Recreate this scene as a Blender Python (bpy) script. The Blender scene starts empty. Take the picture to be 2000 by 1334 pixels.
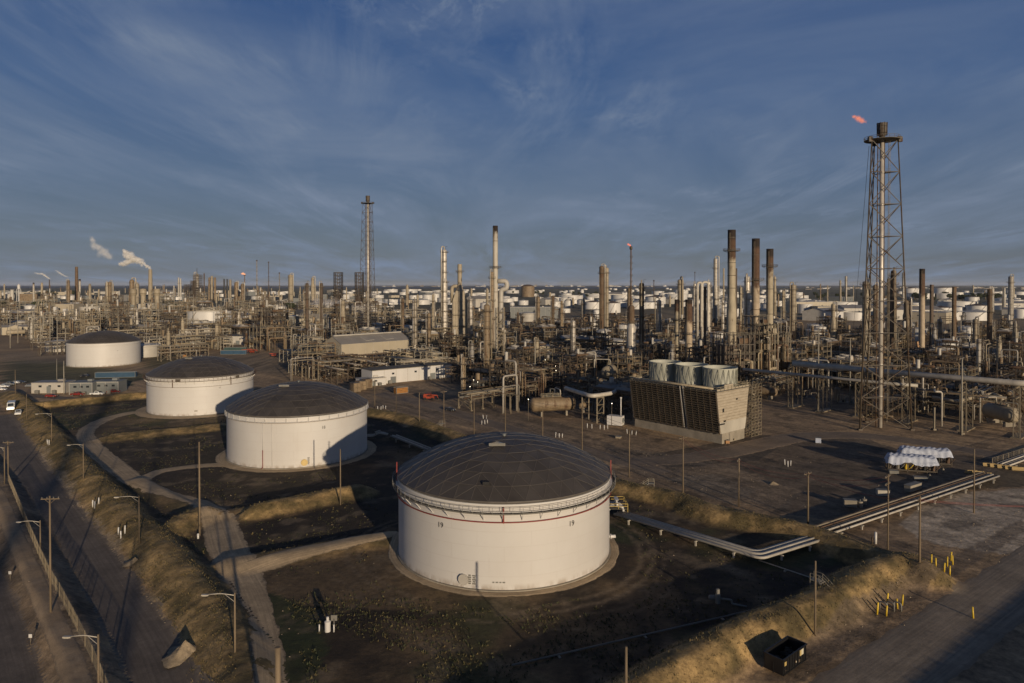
import bpy, math, random
import numpy as np
RND = random.Random(11)
scene = bpy.context.scene
col = scene.collection
PI = math.pi
rad = math.radians
# ------------------------------------------------------------------ camera model
PITCH = rad(0.7); CP, SP = math.cos(PITCH), math.sin(PITCH)
CAMZ = 50.0; FPX = 1333.33; PY0 = 556+FPX*math.tan(PITCH)
def at(px, py, z=0.0):
    xc = (px-1000)/FPX; yc = (PY0-py)/FPX
    dx, dy, dz = xc, CP+yc*SP, -SP+yc*CP
    t = (z-CAMZ)/dz
    return (dx*t, dy*t)
def zat(Y, py):
    yc = (PY0-py)/FPX
    return CAMZ + Y*(yc*CP-SP)/(CP+yc*SP)
def proj(x, y, z):
    d = y*CP+(CAMZ-z)*SP
    if d < 1: return (-9999, -9999)
    u = y*SP+(z-CAMZ)*CP
    return (1000+FPX*x/d, PY0-FPX*u/d)
def xat(px, Y, z=0.0):
    return (px-1000)/FPX*(Y*CP+(CAMZ-z)*SP)
GA = rad(43)
GC, GS = math.cos(GA), math.sin(GA)
def uv2xy(u, v): return (-GS*u+GC*v, GC*u+GS*v)
def xy2uv(x, y): return (-GS*x+GC*y, GC*x+GS*y)
# ------------------------------------------------------------------ mesh builder
class MB:
    def __init__(s): s.v=[]; s.f=[]; s.m=[]; s.s=[]; s.k=0
    def _add(s, vs, fs, sm=False):
        o=len(s.v); s.v.extend(vs)
        for f in fs: s.f.append(tuple(i+o for i in f)); s.m.append(s.k); s.s.append(sm)
    def box(s, cx, cy, cz, sx, sy, sz, rz=0.0):
        c, n = math.cos(rz), math.sin(rz); vs=[]
        for dz in (-.5,.5):
            for dx,dy in ((-.5,-.5),(.5,-.5),(.5,.5),(-.5,.5)):
                x,y=dx*sx,dy*sy
                vs.append((cx+c*x-n*y, cy+n*x+c*y, cz+dz*sz))
        s._add(vs, [(3,2,1,0),(4,5,6,7),(0,1,5,4),(1,2,6,5),(2,3,7,6),(3,0,4,7)])
    def bar(s, p, q, w, h=None):
        h = h or w
        d=[q[i]-p[i] for i in range(3)]; L=math.sqrt(sum(a*a for a in d)) or 1e-6; d=[a/L for a in d]
        if abs(d[2])>.9: a=(1,0,0)
        else: a=(0,0,1)
        sx=(d[1]*a[2]-d[2]*a[1], d[2]*a[0]-d[0]*a[2], d[0]*a[1]-d[1]*a[0]); l=math.sqrt(sum(t*t for t in sx)); sx=[t/l for t in sx]
        up=(sx[1]*d[2]-sx[2]*d[1], sx[2]*d[0]-sx[0]*d[2], sx[0]*d[1]-sx[1]*d[0])
        vs=[]
        for b in (p,q):
            for i,j in ((-1,-1),(1,-1),(1,1),(-1,1)):
                vs.append(tuple(b[t]+sx[t]*i*w/2+up[t]*j*h/2 for t in range(3)))
        s._add(vs, [(3,2,1,0),(4,5,6,7),(0,1,5,4),(1,2,6,5),(2,3,7,6),(3,0,4,7)])
    def path(s, pts, r, n=8, bend=0.0, cap=True, radii=None):
        P=[tuple(map(float,p)) for p in pts]
        if bend>0 and len(P)>2:
            Q=[P[0]]
            for i in range(1,len(P)-1):
                a,b,c=np.array(P[i-1]),np.array(P[i]),np.array(P[i+1])
                u=a-b; w=c-b; lu=np.linalg.norm(u); lw=np.linalg.norm(w)
                t=min(bend,lu*.45,lw*.45); A=b+u/lu*t; B=b+w/lw*t
                for k in range(5):
                    q=k/4; Q.append(tuple((1-q)**2*A+2*q*(1-q)*b+q*q*B))
            Q.append(P[-1]); P=Q; radii=None
        A=np.array(P); m=len(A)
        T=np.zeros_like(A); T[0]=A[1]-A[0]; T[-1]=A[-1]-A[-2]
        if m>2:
            d=A[1:]-A[:-1]; d/=np.linalg.norm(d,axis=1)[:,None]+1e-9
            T[1:-1]=d[:-1]+d[1:]
        T/=np.linalg.norm(T,axis=1)[:,None]+1e-9
        ref=np.array((0,0,1.)) if abs(T[0][2])<.9 else np.array((1.,0,0))
        vs=[]; 
        for i in range(m):
            sx=np.cross(T[i],ref); l=np.linalg.norm(sx)
            if l<.05:
                ref=np.array((1.,0.2,0.1)); sx=np.cross(T[i],ref); l=np.linalg.norm(sx)
            sx/=l; up=np.cross(sx,T[i]); ref=up
            rr=radii[i] if radii else r
            for k in range(n):
                a=2*PI*k/n; vs.append(tuple(A[i]+sx*(rr*math.cos(a))+up*(rr*math.sin(a))))
        fs=[]
        for i in range(m-1):
            for k in range(n):
                k2=(k+1)%n; fs.append((i*n+k,i*n+k2,(i+1)*n+k2,(i+1)*n+k))
        s._add(vs, fs, n>5)
        if cap:
            o=len(s.v)-m*n
            s.f.append(tuple(o+k for k in reversed(range(n)))); s.m.append(s.k); s.s.append(False)
            s.f.append(tuple(o+(m-1)*n+k for k in range(n))); s.m.append(s.k); s.s.append(False)
    def tube(s,p,q,r,n=8,r2=None): s.path([p,q],r,n,radii=[r,r if r2 is None else r2])
    def lathe(s, prof, cx=0, cy=0, n=20, smooth=False, a0=0.0):
        if smooth:
            vs=[]; 
            for r,z in prof:
                for k in range(n):
                    a=a0+2*PI*k/n; vs.append((cx+r*math.cos(a),cy+r*math.sin(a),z))
            fs=[]
            for i in range(len(prof)-1):
                for k in range(n):
                    k2=(k+1)%n; fs.append((i*n+k,i*n+k2,(i+1)*n+k2,(i+1)*n+k))
            s._add(vs,fs,True)
        else:
            for i in range(len(prof)-1): s.lathe(prof[i:i+2],cx,cy,n,True,a0)
    def drum(s, p, q, r, n=16):   # horizontal vessel with domed ends
        a=np.array(p,float); b=np.array(q,float); d=(b-a); L=np.linalg.norm(d); d/=L
        pts=[];rr=[]
        for k in (0,1,2,3): 
            t=k/3*PI/2; pts.append(a-d*(r*.5*math.cos(t))); rr.append(max(.02,r*math.sin(t)))
        for k in (3,2,1,0):
            t=k/3*PI/2; pts.append(b+d*(r*.5*math.cos(t))+d*(.001*(3-k))); rr.append(max(.02,r*math.sin(t)))
        s.path(pts,r,n,radii=rr)
    def build(s, name, mats, parent=None, loc=None, rz=0.0):
        me=bpy.data.meshes.new(name)
        me.from_pydata(s.v,[],s.f)
        if not isinstance(mats,(list,tuple)): mats=[mats]
        for m in mats: me.materials.append(m)
        me.polygons.foreach_set('material_index',s.m)
        me.polygons.foreach_set('use_smooth',s.s)
        me.update()
        o=bpy.data.objects.new(name,me); col.objects.link(o)
        if parent is not None: o.parent=parent
        if loc is not None: o.location=loc
        if rz: o.rotation_euler=(0,0,rz)
        return o
def empty(name, loc=(0,0,0), rz=0.0):
    o=bpy.data.objects.new(name,None); col.objects.link(o); o.location=loc; o.rotation_euler=(0,0,rz); o.empty_display_size=.5
    return o
KIDS={}
def children(o):
    return KIDS.get(o.name) if o.name in KIDS else KIDS.setdefault(o.name,[c for c in bpy.data.objects if c.parent==o])
def copy_tree(o, parent=None):
    c=o.copy(); col.objects.link(c)
    if parent is not None: c.parent=parent
    for ch in children(o): copy_tree(ch,c)
    return c
def tag(o,label,cat,group=None):
    o['kind']='thing'; o['label']=label; o['category']=cat
    if group: o['group']=group
    return o
def struct(o,kind='structure'): o['kind']=kind; return o
AUTO=[]
def auto(o, phrase, plural, cat, group):
    o['kind']='thing';     o['category']=cat; o['group']=group; AUTO.append((o,phrase,plural)); return o
PROTO={}
def inst(key, maker):
    """first call builds, later calls copy"""
    if key not in PROTO:
        PROTO[key]=maker(); return PROTO[key]
    return copy_tree(PROTO[key])
# ------------------------------------------------------------------ materials
def newmat(name):
    m=bpy.data.materials.new(name); m.use_nodes=True
    nt=m.node_tree; b=nt.nodes['Principled BSDF']
    return m,nt,b
def N(nt,t,**k):
    n=nt.nodes.new(t)
    for a,v in k.items():
        if a in n.inputs: n.inputs[a].default_value=v
        else: setattr(n,a,v)
    return n
def mixc(nt,fac,a,b,mode='MIX'):
    n=nt.nodes.new('ShaderNodeMix'); n.data_type='RGBA'; n.blend_type=mode
    for sock,val in ((0,fac),(6,a),(7,b)):
        if hasattr(val,'node'): nt.links.new(val,n.inputs[sock])
        elif sock==0: n.inputs[0].default_value=val
        else: n.inputs[sock].default_value=(*val,1) if len(val)==3 else val
    return n.outputs[2]
def ramp(nt,src,a,b,va=0.0,vb=1.0):
    n=nt.nodes.new('ShaderNodeMapRange'); n.inputs[1].default_value=a; n.inputs[2].default_value=b
    n.inputs[3].default_value=va; n.inputs[4].default_value=vb; n.clamp=True
    nt.links.new(src,n.inputs[0]); return n.outputs[0]
def coords(nt,scale=(1,1,1),kind='Object',rnd=True):
    tc=nt.nodes.new('ShaderNodeTexCoord'); src=tc.outputs[kind]
    if rnd:
        oi=nt.nodes.new('ShaderNodeObjectInfo'); ml=nt.nodes.new('ShaderNodeMath'); ml.operation='MULTIPLY'; ml.inputs[1].default_value=173.0
        nt.links.new(oi.outputs['Random'],ml.inputs[0])
        ad=nt.nodes.new('ShaderNodeVectorMath'); ad.operation='ADD'
        nt.links.new(src,ad.inputs[0]); nt.links.new(ml.outputs[0],ad.inputs[1]); src=ad.outputs[0]
    mp=nt.nodes.new('ShaderNodeMapping'); mp.inputs['Scale'].default_value=scale
    nt.links.new(src,mp.inputs['Vector']); return mp.outputs[0]
def noise(nt,vec,scale,detail=4,rough=.6):
    n=nt.nodes.new('ShaderNodeTexNoise'); n.inputs['Scale'].default_value=scale; n.inputs['Detail'].default_value=detail; n.inputs['Roughness'].default_value=rough
    nt.links.new(vec,n.inputs['Vector']); return n.outputs[0]
def PM(name, base, var=.25, vs=.5, rust=0.0, rs=.35, rustcol=(.11,.062,.034), rough=.6, metal=0.0, stretch=1.0, rvar=.12, bump=0.0, toprust=0.0):
    m,nt,b=newmat(name)
    vec=coords(nt,(1,1,stretch))
    n1=noise(nt,vec,vs)
    f=ramp(nt,n1,.3,.7)
    dark=tuple(c*(1-var) for c in base); lite=tuple(min(1,c*(1+var*.45)) for c in base)
    c=mixc(nt,f,dark,lite)
    oi=nt.nodes.new('ShaderNodeObjectInfo')
    hv=nt.nodes.new('ShaderNodeHueSaturation'); nt.links.new(c,hv.inputs['Color'])
    nt.links.new(ramp(nt,oi.outputs['Random'],0,1,1-rvar,1+rvar),hv.inputs['Value']); c=hv.outputs[0]
    if rust>0 or toprust>0:
        n2=noise(nt,vec,rs,6,.7)
        lo=.72-.42*rust
        fr=ramp(nt,n2,lo,lo+.09)
        if toprust>0:
            tc=nt.nodes.new('ShaderNodeTexCoord'); sp=nt.nodes.new('ShaderNodeSeparateXYZ'); nt.links.new(tc.outputs['Generated'],sp.inputs[0])
            ad=nt.nodes.new('ShaderNodeMath'); ad.operation='ADD'; nt.links.new(sp.outputs[2],ad.inputs[0])
            s2=nt.nodes.new('ShaderNodeMath'); s2.operation='MULTIPLY'; nt.links.new(n2,s2.inputs[0]); s2.inputs[1].default_value=.35
            nt.links.new(s2.outputs[0],ad.inputs[1])
            ft=ramp(nt,ad.outputs[0],1.12-toprust,1.17-toprust)
            mx=nt.nodes.new('ShaderNodeMath'); mx.operation='MAXIMUM'; nt.links.new(fr,mx.inputs[0]); nt.links.new(ft,mx.inputs[1]); fr=mx.outputs[0]
            ft2=ramp(nt,sp.outputs[2],.925,.95)
            rc=mixc(nt,noise(nt,vec,1.1,5),tuple(k*.45 for k in rustcol),tuple(k*1.6 for k in rustcol))
            rc=mixc(nt,ft2,rc,(.022,.014,.01))
        else:
            rc=mixc(nt,noise(nt,vec,1.3,5),tuple(k*.5 for k in rustcol),tuple(k*1.5 for k in rustcol))
        c=mixc(nt,fr,c,rc)
        if metal>0: nt.links.new(ramp(nt,fr,0,1,metal,0),b.inputs['Metallic'])
        nt.links.new(ramp(nt,fr,0,1,rough,.85),b.inputs['Roughness'])
    else:
        b.inputs['Metallic'].default_value=metal; b.inputs['Roughness'].default_value=rough
    nt.links.new(c,b.inputs['Base Color'])
    if bump>0:
        bp=nt.nodes.new('ShaderNodeBump'); bp.inputs['Strength'].default_value=bump; bp.inputs['Distance'].default_value=.1
        nt.links.new(noise(nt,vec,vs*6,4),bp.inputs['Height']); nt.links.new(bp.outputs[0],b.inputs['Normal'])
    return m
M={}
M['steel']=PM('weathered_steel',(.225,.185,.125),.35,.4,rust=.3,rs=.5)
M['steel_lt']=PM('pale_galvanised_steel',(.31,.28,.22),.25,.4,rust=.12)
M['steel_dk']=PM('dark_rusty_steel',(.085,.066,.046),.4,.5,rust=.45,rustcol=(.07,.038,.02))
M['silver']=PM('aluminium_cladding',(.4,.365,.31),.3,.6,rust=.2,rough=.45,metal=.12,stretch=.35,rs=.6)
M['silver2']=PM('bright_aluminium_cladding',(.52,.475,.41),.28,.7,rust=.14,rough=.38,metal=.2,stretch=.4)
M['beige']=PM('beige_insulation',(.34,.285,.2),.25,.5,rust=.2,rough=.6,stretch=.4)
M['tan']=PM('stained_tan_cladding',(.24,.175,.105),.35,.5,rust=.45,rough=.6,stretch=.35)
M['rust']=PM('rusted_plate',(.16,.11,.068),.4,.5,rust=.6,rough=.85,stretch=.4)
M['darkcol']=PM('dark_brown_shell',(.1,.07,.05),.35,.5,rust=.4,rough=.7,stretch=.4)
M['pipe_w']=PM('pale_pipe_cladding',(.47,.43,.36),.25,.5,rust=.14,rough=.5,metal=0)
M['pipe_b']=PM('tan_pipe_paint',(.4,.33,.22),.25,.5,rust=.3,rough=.6)
M['pipe_r']=PM('rusty_pipe',(.15,.095,.06),.4,.5,rust=.55,rough=.8)
M['pipe_g']=PM('grey_pipe_paint',(.2,.19,.165),.25,.5,rust=.15,rough=.6)
M['grate']=PM('walkway_grating',(.13,.115,.09),.3,1,rust=.25,rough=.8)
M['rail']=PM('handrail_paint',(.3,.26,.18),.2,1,rust=.1)
M['rail_y']=PM('yellow_handrail',(.5,.36,.09),.2,1,rust=.2)
M['concrete']=PM('stained_concrete',(.28,.245,.19),.3,.3,rough=.9,bump=.2)
M['concrete_w']=PM('pale_concrete_wall',(.5,.46,.38),.2,.2,rough=.85,stretch=.5)
M['white']=PM('white_painted_steel',(.62,.6,.565),.08,.2,rust=0.04,rough=.45,stretch=.25,rvar=.05)
M['whitegrey']=PM('offwhite_panel',(.46,.43,.375),.15,.3,rust=.05,rough=.55,rvar=.1)
M['shed']=PM('tan_metal_siding',(.42,.365,.27),.1,.1,rough=.6,rvar=.05)
M['shed_roof']=PM('grey_metal_roof',(.27,.25,.225),.15,.15,rough=.5,rvar=.05)
M['grey']=PM('grey_siding',(.17,.18,.175),.12,.3,rough=.6)
M['brick']=PM('red_brick_cladding',(.2,.075,.04),.2,.6,rough=.85)
M['innerdark']=PM('painted_dark_interior',(.03,.025,.02),.3,1,rough=.9)
M['dark']=PM('near_black_panel',(.015,.014,.013),.2,1,rough=.7)
M['glass']=PM('dark_window_glass',(.03,.035,.04),.1,1,rough=.12)
M['wood']=PM('weathered_pole_wood',(.2,.15,.095),.35,1.2,rough=.9,stretch=.15)
M['redpipe']=PM('red_foam_pipe',(.24,.04,.032),.15,1,rough=.5)
M['redpaint']=PM('red_machine_paint',(.33,.055,.025),.3,.8,rough=.4)
M['yellow']=PM('yellow_post_paint',(.7,.48,.04),.2,1.5,rough=.5)
M['bluepaint']=PM('blue_container_paint',(.03,.075,.13),.2,.5,rough=.5,rust=.05)
M['green']=PM('green_container_paint',(.04,.085,.08),.2,.5,rough=.5,rust=.05)
M['orange']=PM('orange_paint',(.32,.15,.04),.2,.8,rough=.5)
M['black']=PM('black_paint',(.012,.012,.013),.3,1,rough=.4,rust=.06)
M['rubber']=PM('tyre_rubber',(.02,.02,.02),.2,1,rough=.9)
M['carwhite']=PM('white_car_paint',(.75,.75,.73),.04,1,rough=.25)
M['cargrey']=PM('grey_car_paint',(.2,.21,.22),.04,1,rough=.25)
M['carred']=PM('red_car_paint',(.2,.025,.02),.04,1,rough=.25)
M['cardark']=PM('dark_car_paint',(.03,.035,.05),.04,1,rough=.25)
M['ct_wall']=PM('cooling_tower_board',(.42,.36,.27),.22,.5,rust=.06,rough=.8,stretch=3)
M['louver']=PM('brown_louver_slats',(.1,.077,.05),.35,.5,rough=.85,stretch=.5)
M['fanrib']=PM('fan_stack_stiffener',(.27,.27,.22),.1,1,rough=.7)
M['fanstack']=PM('pale_green_fibreglass',(.42,.42,.35),.15,.35,rough=.6,stretch=.4,rvar=.04)
M['tarp']=PM('pale_blue_tarpaulin',(.42,.46,.56),.2,1.3,rough=.5,bump=.5)
M['sand']=PM('pale_sand',(.32,.25,.165),.35,1.6,rough=.95,bump=.9)
M['sticker']=PM('cream_sticker',(.65,.6,.45),.1,2,rough=.5)
M['stickery']=PM('orange_yellow_sticker',(.52,.38,.14),.1,2,rough=.5)
M['textblk']=PM('black_lettering',(.02,.02,.02),.1,1,rough=.6)
M['stack_rust']=PM('chimney_steel_rusted_head',(.38,.325,.23),.25,.45,rust=.2,rs=.28,rough=.7,stretch=.5,toprust=.18,rustcol=(.085,.048,.028))
M['stack_rust2']=PM('chimney_steel_heavy_rust',(.42,.335,.235),.3,.45,rust=.3,rs=.22,rough=.7,stretch=.6,toprust=.3,rustcol=(.09,.05,.03))
M['stack_white']=PM('chimney_pale_paint',(.47,.43,.36),.2,.35,rust=.05,rough=.6,stretch=.3,toprust=.06)
M['stack_conc']=PM('chimney_concrete',(.36,.3,.21),.22,.35,rough=.8,stretch=.3,rvar=.05)
def lampmat():
    m,nt,b=newmat('lit_lamp'); b.inputs['Emission Color'].default_value=(1,.9,.65,1); b.inputs['Emission Strength'].default_value=6; return m
M['lamp']=lampmat()
# roof panels of the geodesic domes: every facet has a slightly different weathered tone
def domemat():
    m,nt,b=newmat('dark_dome_panels')
    at_=N(nt,'ShaderNodeAttribute'); at_.attribute_name='tone'
    vec=coords(nt,(1,1,1))
    n=noise(nt,vec,.18,5)
    c=mixc(nt,ramp(nt,n,.3,.7),(.062,.054,.048),(.095,.084,.075))
    hv=nt.nodes.new('ShaderNodeHueSaturation'); nt.links.new(c,hv.inputs['Color']); nt.links.new(ramp(nt,at_.outputs['Fac'],0,1,.88,1.12),hv.inputs['Value'])
    nt.links.new(hv.outputs[0],b.inputs['Base Color']); b.inputs['Roughness'].default_value=.5; b.inputs['Metallic'].default_value=.2
    return m
M['dome']=domemat()
M['seam']=PM('dome_seam_strip',(.125,.11,.095),.2,.7,rough=.5)
def wallmat():
    m,nt,b=newmat('tank_shell_white')
    tc=nt.nodes.new('ShaderNodeTexCoord'); mp=nt.nodes.new('ShaderNodeMapping'); nt.links.new(tc.outputs['UV'],mp.inputs[0])
    br=nt.nodes.new('ShaderNodeTexBrick'); nt.links.new(mp.outputs[0],br.inputs['Vector'])
    br.inputs['Scale'].default_value=1; br.inputs['Brick Width'].default_value=9; br.inputs['Row Height'].default_value=2.44; br.inputs['Mortar Size'].default_value=.035
    br.inputs['Color1'].default_value=(.6,.58,.545,1); br.inputs['Color2'].default_value=(.59,.565,.53,1); br.inputs['Mortar'].default_value=(.54,.51,.47,1)
    v2=coords(nt,(.6,.6,.06)); n=noise(nt,v2,1.0,6,.7)
    c=mixc(nt,ramp(nt,n,.6,.95,0,.5),br.outputs[0],(.42,.37,.31))
    n3=noise(nt,coords(nt,(1,1,.7)),.08,4); c=mixc(nt,ramp(nt,n3,.4,.75,0,.5),c,(.5,.465,.42))
    sp=nt.nodes.new('ShaderNodeSeparateXYZ'); tc2=nt.nodes.new('ShaderNodeTexCoord'); nt.links.new(tc2.outputs['Object'],sp.inputs[0])
    n4=noise(nt,coords(nt,(.8,.8,.3)),1.0,5)
    md=nt.nodes.new('ShaderNodeMath'); md.operation='MULTIPLY'; nt.links.new(ramp(nt,sp.outputs[2],0,1.3,1,0),md.inputs[0]); nt.links.new(ramp(nt,n4,.4,.6),md.inputs[1])
    c=mixc(nt,md.outputs[0],c,(.27,.21,.15))
    nt.links.new(c,b.inputs['Base Color']); b.inputs['Roughness'].default_value=.5
    bp=nt.nodes.new('ShaderNodeBump'); bp.inputs['Strength'].default_value=.3; bp.inputs['Distance'].default_value=.04
    nt.links.new(br.outputs['Fac'],bp.inputs['Height']); nt.links.new(bp.outputs[0],b.inputs['Normal'])
    return m
M['shell']=wallmat()
# ------------------------------------------------------------------ world, sun, camera
SUN_EL=rad(8.5); SUN_DX,SUN_DY=math.sin(rad(25.5)),-math.cos(rad(25.5))   # horizontal direction towards the sun
w=bpy.data.worlds.new('World'); scene.world=w; w.use_nodes=True
nt=w.node_tree; bg=nt.nodes['Background']
sky=nt.nodes.new('ShaderNodeTexSky'); sky.sky_type='NISHITA'; sky.sun_disc=False
sky.sun_elevation=SUN_EL; sky.sun_rotation=math.atan2(SUN_DX,SUN_DY); sky.air_density=1.0; sky.dust_density=.6; sky.ozone_density=2.0; sky.altitude=50
tc=nt.nodes.new('ShaderNodeTexCoord'); sp=nt.nodes.new('ShaderNodeSeparateXYZ'); nt.links.new(tc.outputs['Generated'],sp.inputs[0])
mz=nt.nodes.new('ShaderNodeMath'); mz.operation='MAXIMUM'; nt.links.new(sp.outputs[2],mz.inputs[0]); mz.inputs[1].default_value=.0
ad=nt.nodes.new('ShaderNodeMath'); ad.operation='ADD'; nt.links.new(mz.outputs[0],ad.inputs[0]); ad.inputs[1].default_value=.09
dv=nt.nodes.new('ShaderNodeVectorMath'); dv.operation='DIVIDE'; nt.links.new(tc.outputs['Generated'],dv.inputs[0]); nt.links.new(ad.outputs[0],dv.inputs[1])
def cl(scale,sc,rot,loc,det=8,rough=.6,dist=.8):
    mp=nt.nodes.new('ShaderNodeMapping'); mp.inputs['Scale'].default_value=sc; mp.inputs['Rotation'].default_value=(0,0,rot); mp.inputs['Location'].default_value=loc
    nt.links.new(dv.outputs[0],mp.inputs[0])
    n=nt.nodes.new('ShaderNodeTexNoise'); n.inputs['Scale'].default_value=scale; n.inputs['Detail'].default_value=det; n.inputs['Roughness'].default_value=rough; n.inputs['Distortion'].default_value=dist
    nt.links.new(mp.outputs[0],n.inputs['Vector']); return n.outputs[0]
def mul(a,b):
    n=nt.nodes.new('ShaderNodeMath'); n.operation='MULTIPLY'
    for i,s in enumerate((a,b)):
        if hasattr(s,'node'): nt.links.new(s,n.inputs[i])
        else: n.inputs[i].default_value=s
    return n.outputs[0]
def addm(a,b):
    n=nt.nodes.new('ShaderNodeMath'); n.operation='ADD'; n.use_clamp=True; nt.links.new(a,n.inputs[0]); nt.links.new(b,n.inputs[1]); return n.outputs[0]
veil=ramp(nt,cl(.55,(1,.5,1),rad(-35),(2,1,0),7,.6,1.5),.38,.7,0,.6)
wisp=mul(ramp(nt,cl(1.7,(1.0,.24,1),rad(-12),(5.6,3.3,0),9,.66,1.1),.45,.72,0,1.0), ramp(nt,cl(.45,(1,1,1),0,(9,2,0),3),.36,.6))
rip=mul(ramp(nt,cl(6,(1,.45,1),rad(20),(0,0,0),7,.7,.5),.5,.74,0,.9), ramp(nt,cl(.6,(1,1,1),0,(3.4,7,0),2),.56,.68))
cloud=mul(addm(addm(veil,wisp),rip),ramp(nt,mz.outputs[0],.44,.7,1,.1))
hv=nt.nodes.new('ShaderNodeHueSaturation'); nt.links.new(sky.outputs[0],hv.inputs['Color']); hv.inputs['Saturation'].default_value=1.0; hv.inputs['Value'].default_value=1.0
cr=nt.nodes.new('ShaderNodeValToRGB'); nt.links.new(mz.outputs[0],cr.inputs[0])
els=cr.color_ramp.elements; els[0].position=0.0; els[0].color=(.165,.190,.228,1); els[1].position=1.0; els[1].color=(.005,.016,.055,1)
for p_,c_ in ((.05,(.145,.185,.250,1)),(.14,(.112,.172,.290,1)),(.25,(.070,.137,.300,1)),(.37,(.036,.095,.265,1)),(.47,(.020,.070,.225,1)),(.6,(.010,.034,.11,1)),(.75,(.006,.022,.075,1))):  # sky above the view darkened to cut fill light; clouds faded there too
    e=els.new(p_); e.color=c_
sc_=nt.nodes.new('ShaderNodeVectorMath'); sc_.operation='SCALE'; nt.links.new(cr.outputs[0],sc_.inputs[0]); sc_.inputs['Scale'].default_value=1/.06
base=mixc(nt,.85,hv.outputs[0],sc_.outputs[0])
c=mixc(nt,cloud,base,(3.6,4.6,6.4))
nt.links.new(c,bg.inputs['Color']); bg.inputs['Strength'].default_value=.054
sl=bpy.data.lights.new('sun','SUN'); sl.energy=3.8; sl.angle=rad(.55); sl.color=(1,.81,.58)
so=bpy.data.objects.new('sun',sl); col.objects.link(so); so.location=(200,-400,200)
from mathutils import Vector
sd=Vector((SUN_DX*math.cos(SUN_EL),SUN_DY*math.cos(SUN_EL),math.sin(SUN_EL)))
so.rotation_euler=sd.to_track_quat('Z','Y').to_euler()
cam=bpy.data.cameras.new('camera'); co=bpy.data.objects.new('camera',cam); col.objects.link(co)
cam.sensor_width=36; cam.lens=24; cam.clip_end=90000; cam.clip_start=1; cam.shift_y=(PY0-667)/2000; co.location=(0,0,CAMZ); co.rotation_euler=(PI/2-PITCH,0,0)
scene.camera=co
scene.view_settings.view_transform='Standard'; scene.view_settings.look='None'; scene.view_settings.exposure=-0.1; scene.view_settings.gamma=1; scene.view_settings.use_curve_mapping=False
scene.render.engine='CYCLES'; scene.cycles.max_bounces=5; scene.cycles.diffuse_bounces=3; scene.cycles.glossy_bounces=2; scene.cycles.transparent_max_bounces=64; scene.cycles.volume_bounces=1
scene.cycles.use_denoising=True; scene.cycles.use_adaptive_sampling=True; scene.cycles.adaptive_threshold=.01
# ------------------------------------------------------------------ terrain
_rs=np.random.RandomState(5)
_tab=_rs.rand(512,512)
def vn(x,y,s,o=0):
    x=np.asarray(x)/s+o*17.3; y=np.asarray(y)/s+o*9.1
    xi=np.floor(x).astype(int); yi=np.floor(y).astype(int); fx=x-xi; fy=y-yi
    fx=fx*fx*(3-2*fx); fy=fy*fy*(3-2*fy)
    g=lambda a,b:_tab[(a)%512,(b)%512]
    return (g(xi,yi)*(1-fx)+g(xi+1,yi)*fx)*(1-fy)+(g(xi,yi+1)*(1-fx)+g(xi+1,yi+1)*fx)*fy
def fbm(x,y,s,o=0,n=4):
    t=0; a=.5; tot=0
    for i in range(n):
        t=t+a*vn(x,y,s/(2**i),o+i*3); tot+=a; a*=.55
    return t/tot
def seg_dist(x,y,pl):
    """distance to polyline, signed side (+ = left of travel direction), nearest"""
    best=np.full(x.shape,1e9); side=np.zeros(x.shape)
    for (x0,y0),(x1,y1) in zip(pl[:-1],pl[1:]):
        dx,dy=x1-x0,y1-y0; L=dx*dx+dy*dy
        t=np.clip(((x-x0)*dx+(y-y0)*dy)/L,0,1); qx=x-(x0+t*dx); qy=y-(y0+t*dy)
        d=np.hypot(qx,qy); s=np.sign(dx*qy-dy*qx)
        m=d<best; best=np.where(m,d,best); side=np.where(m,s,side)
    return best,side
def smooth(pl,k=3):
    for _ in range(k):
        q=[pl[0]]
        for a,b in zip(pl[:-1],pl[1:]):
            q.append((a[0]*.75+b[0]*.25,a[1]*.75+b[1]*.25)); q.append((a[0]*.25+b[0]*.75,a[1]*.25+b[1]*.75))
        q.append(pl[-1]); pl=q
    return pl
# crest polylines in photo pixels, height, slope width to the left / right of travel
BERMS=[]
def berm(px,h,wl,wr,top=.9,gold=1.0): BERMS.append((smooth([at(a,b,h) for a,b in px],2),h,wl,wr,top,gold))
berm([(20,760),(60,790),(82,820),(129,868),(181,919),(224,962),(254,1001),(293,1024),(318,1050),(344,1087),(374,1117),(413,1160),(447,1216),(473,1268),(486,1334),(490,1440)],2.6,4.2,6.2)
berm([(55,788),(115,781),(192,774),(288,765),(420,760),(560,770),(720,798),(776,806),(824,820),(950,870),(1236,946),(1327,962),(1381,988),(1508,1010),(1606,1034),(1654,1053),(1734,1082),(1776,1083)],2.4,5.0,4.6)
berm([(1243,1329),(1320,1285),(1418,1226),(1527,1184),(1563,1169),(1606,1158),(1660,1126),(1700,1102),(1745,1086),(1772,1082),(1800,1096)],2.9,5.0,4.6)
berm([(1000,1480),(1100,1410),(1243,1329)],2.9,5,4.6)
berm([(222,848),(300,840),(370,834),(442,826)],1.2,2.6,7)
berm([(318,1036),(345,1012),(372,998),(395,990)],2.0,3,4.5)
berm([(505,984),(560,974),(640,957),(697,948)],2.1,3.5,5)
berm([(272,935),(360,985),(430,1000),(480,992)],.7,2.2,3.2,.8,.4)
berm([(450,1092),(560,1076),(690,1052),(765,1042)],.9,2.0,4.5,1.2,.5)
FW=smooth([at(a,b,1.6) for a,b in ((-60,850),(8,960),(54,1060),(107,1168),(140,1235),(168,1300),(190,1360),(220,1440))],2)
BERMS.append((FW,1.6,2.6,2.6,1.7,.25))
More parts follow.
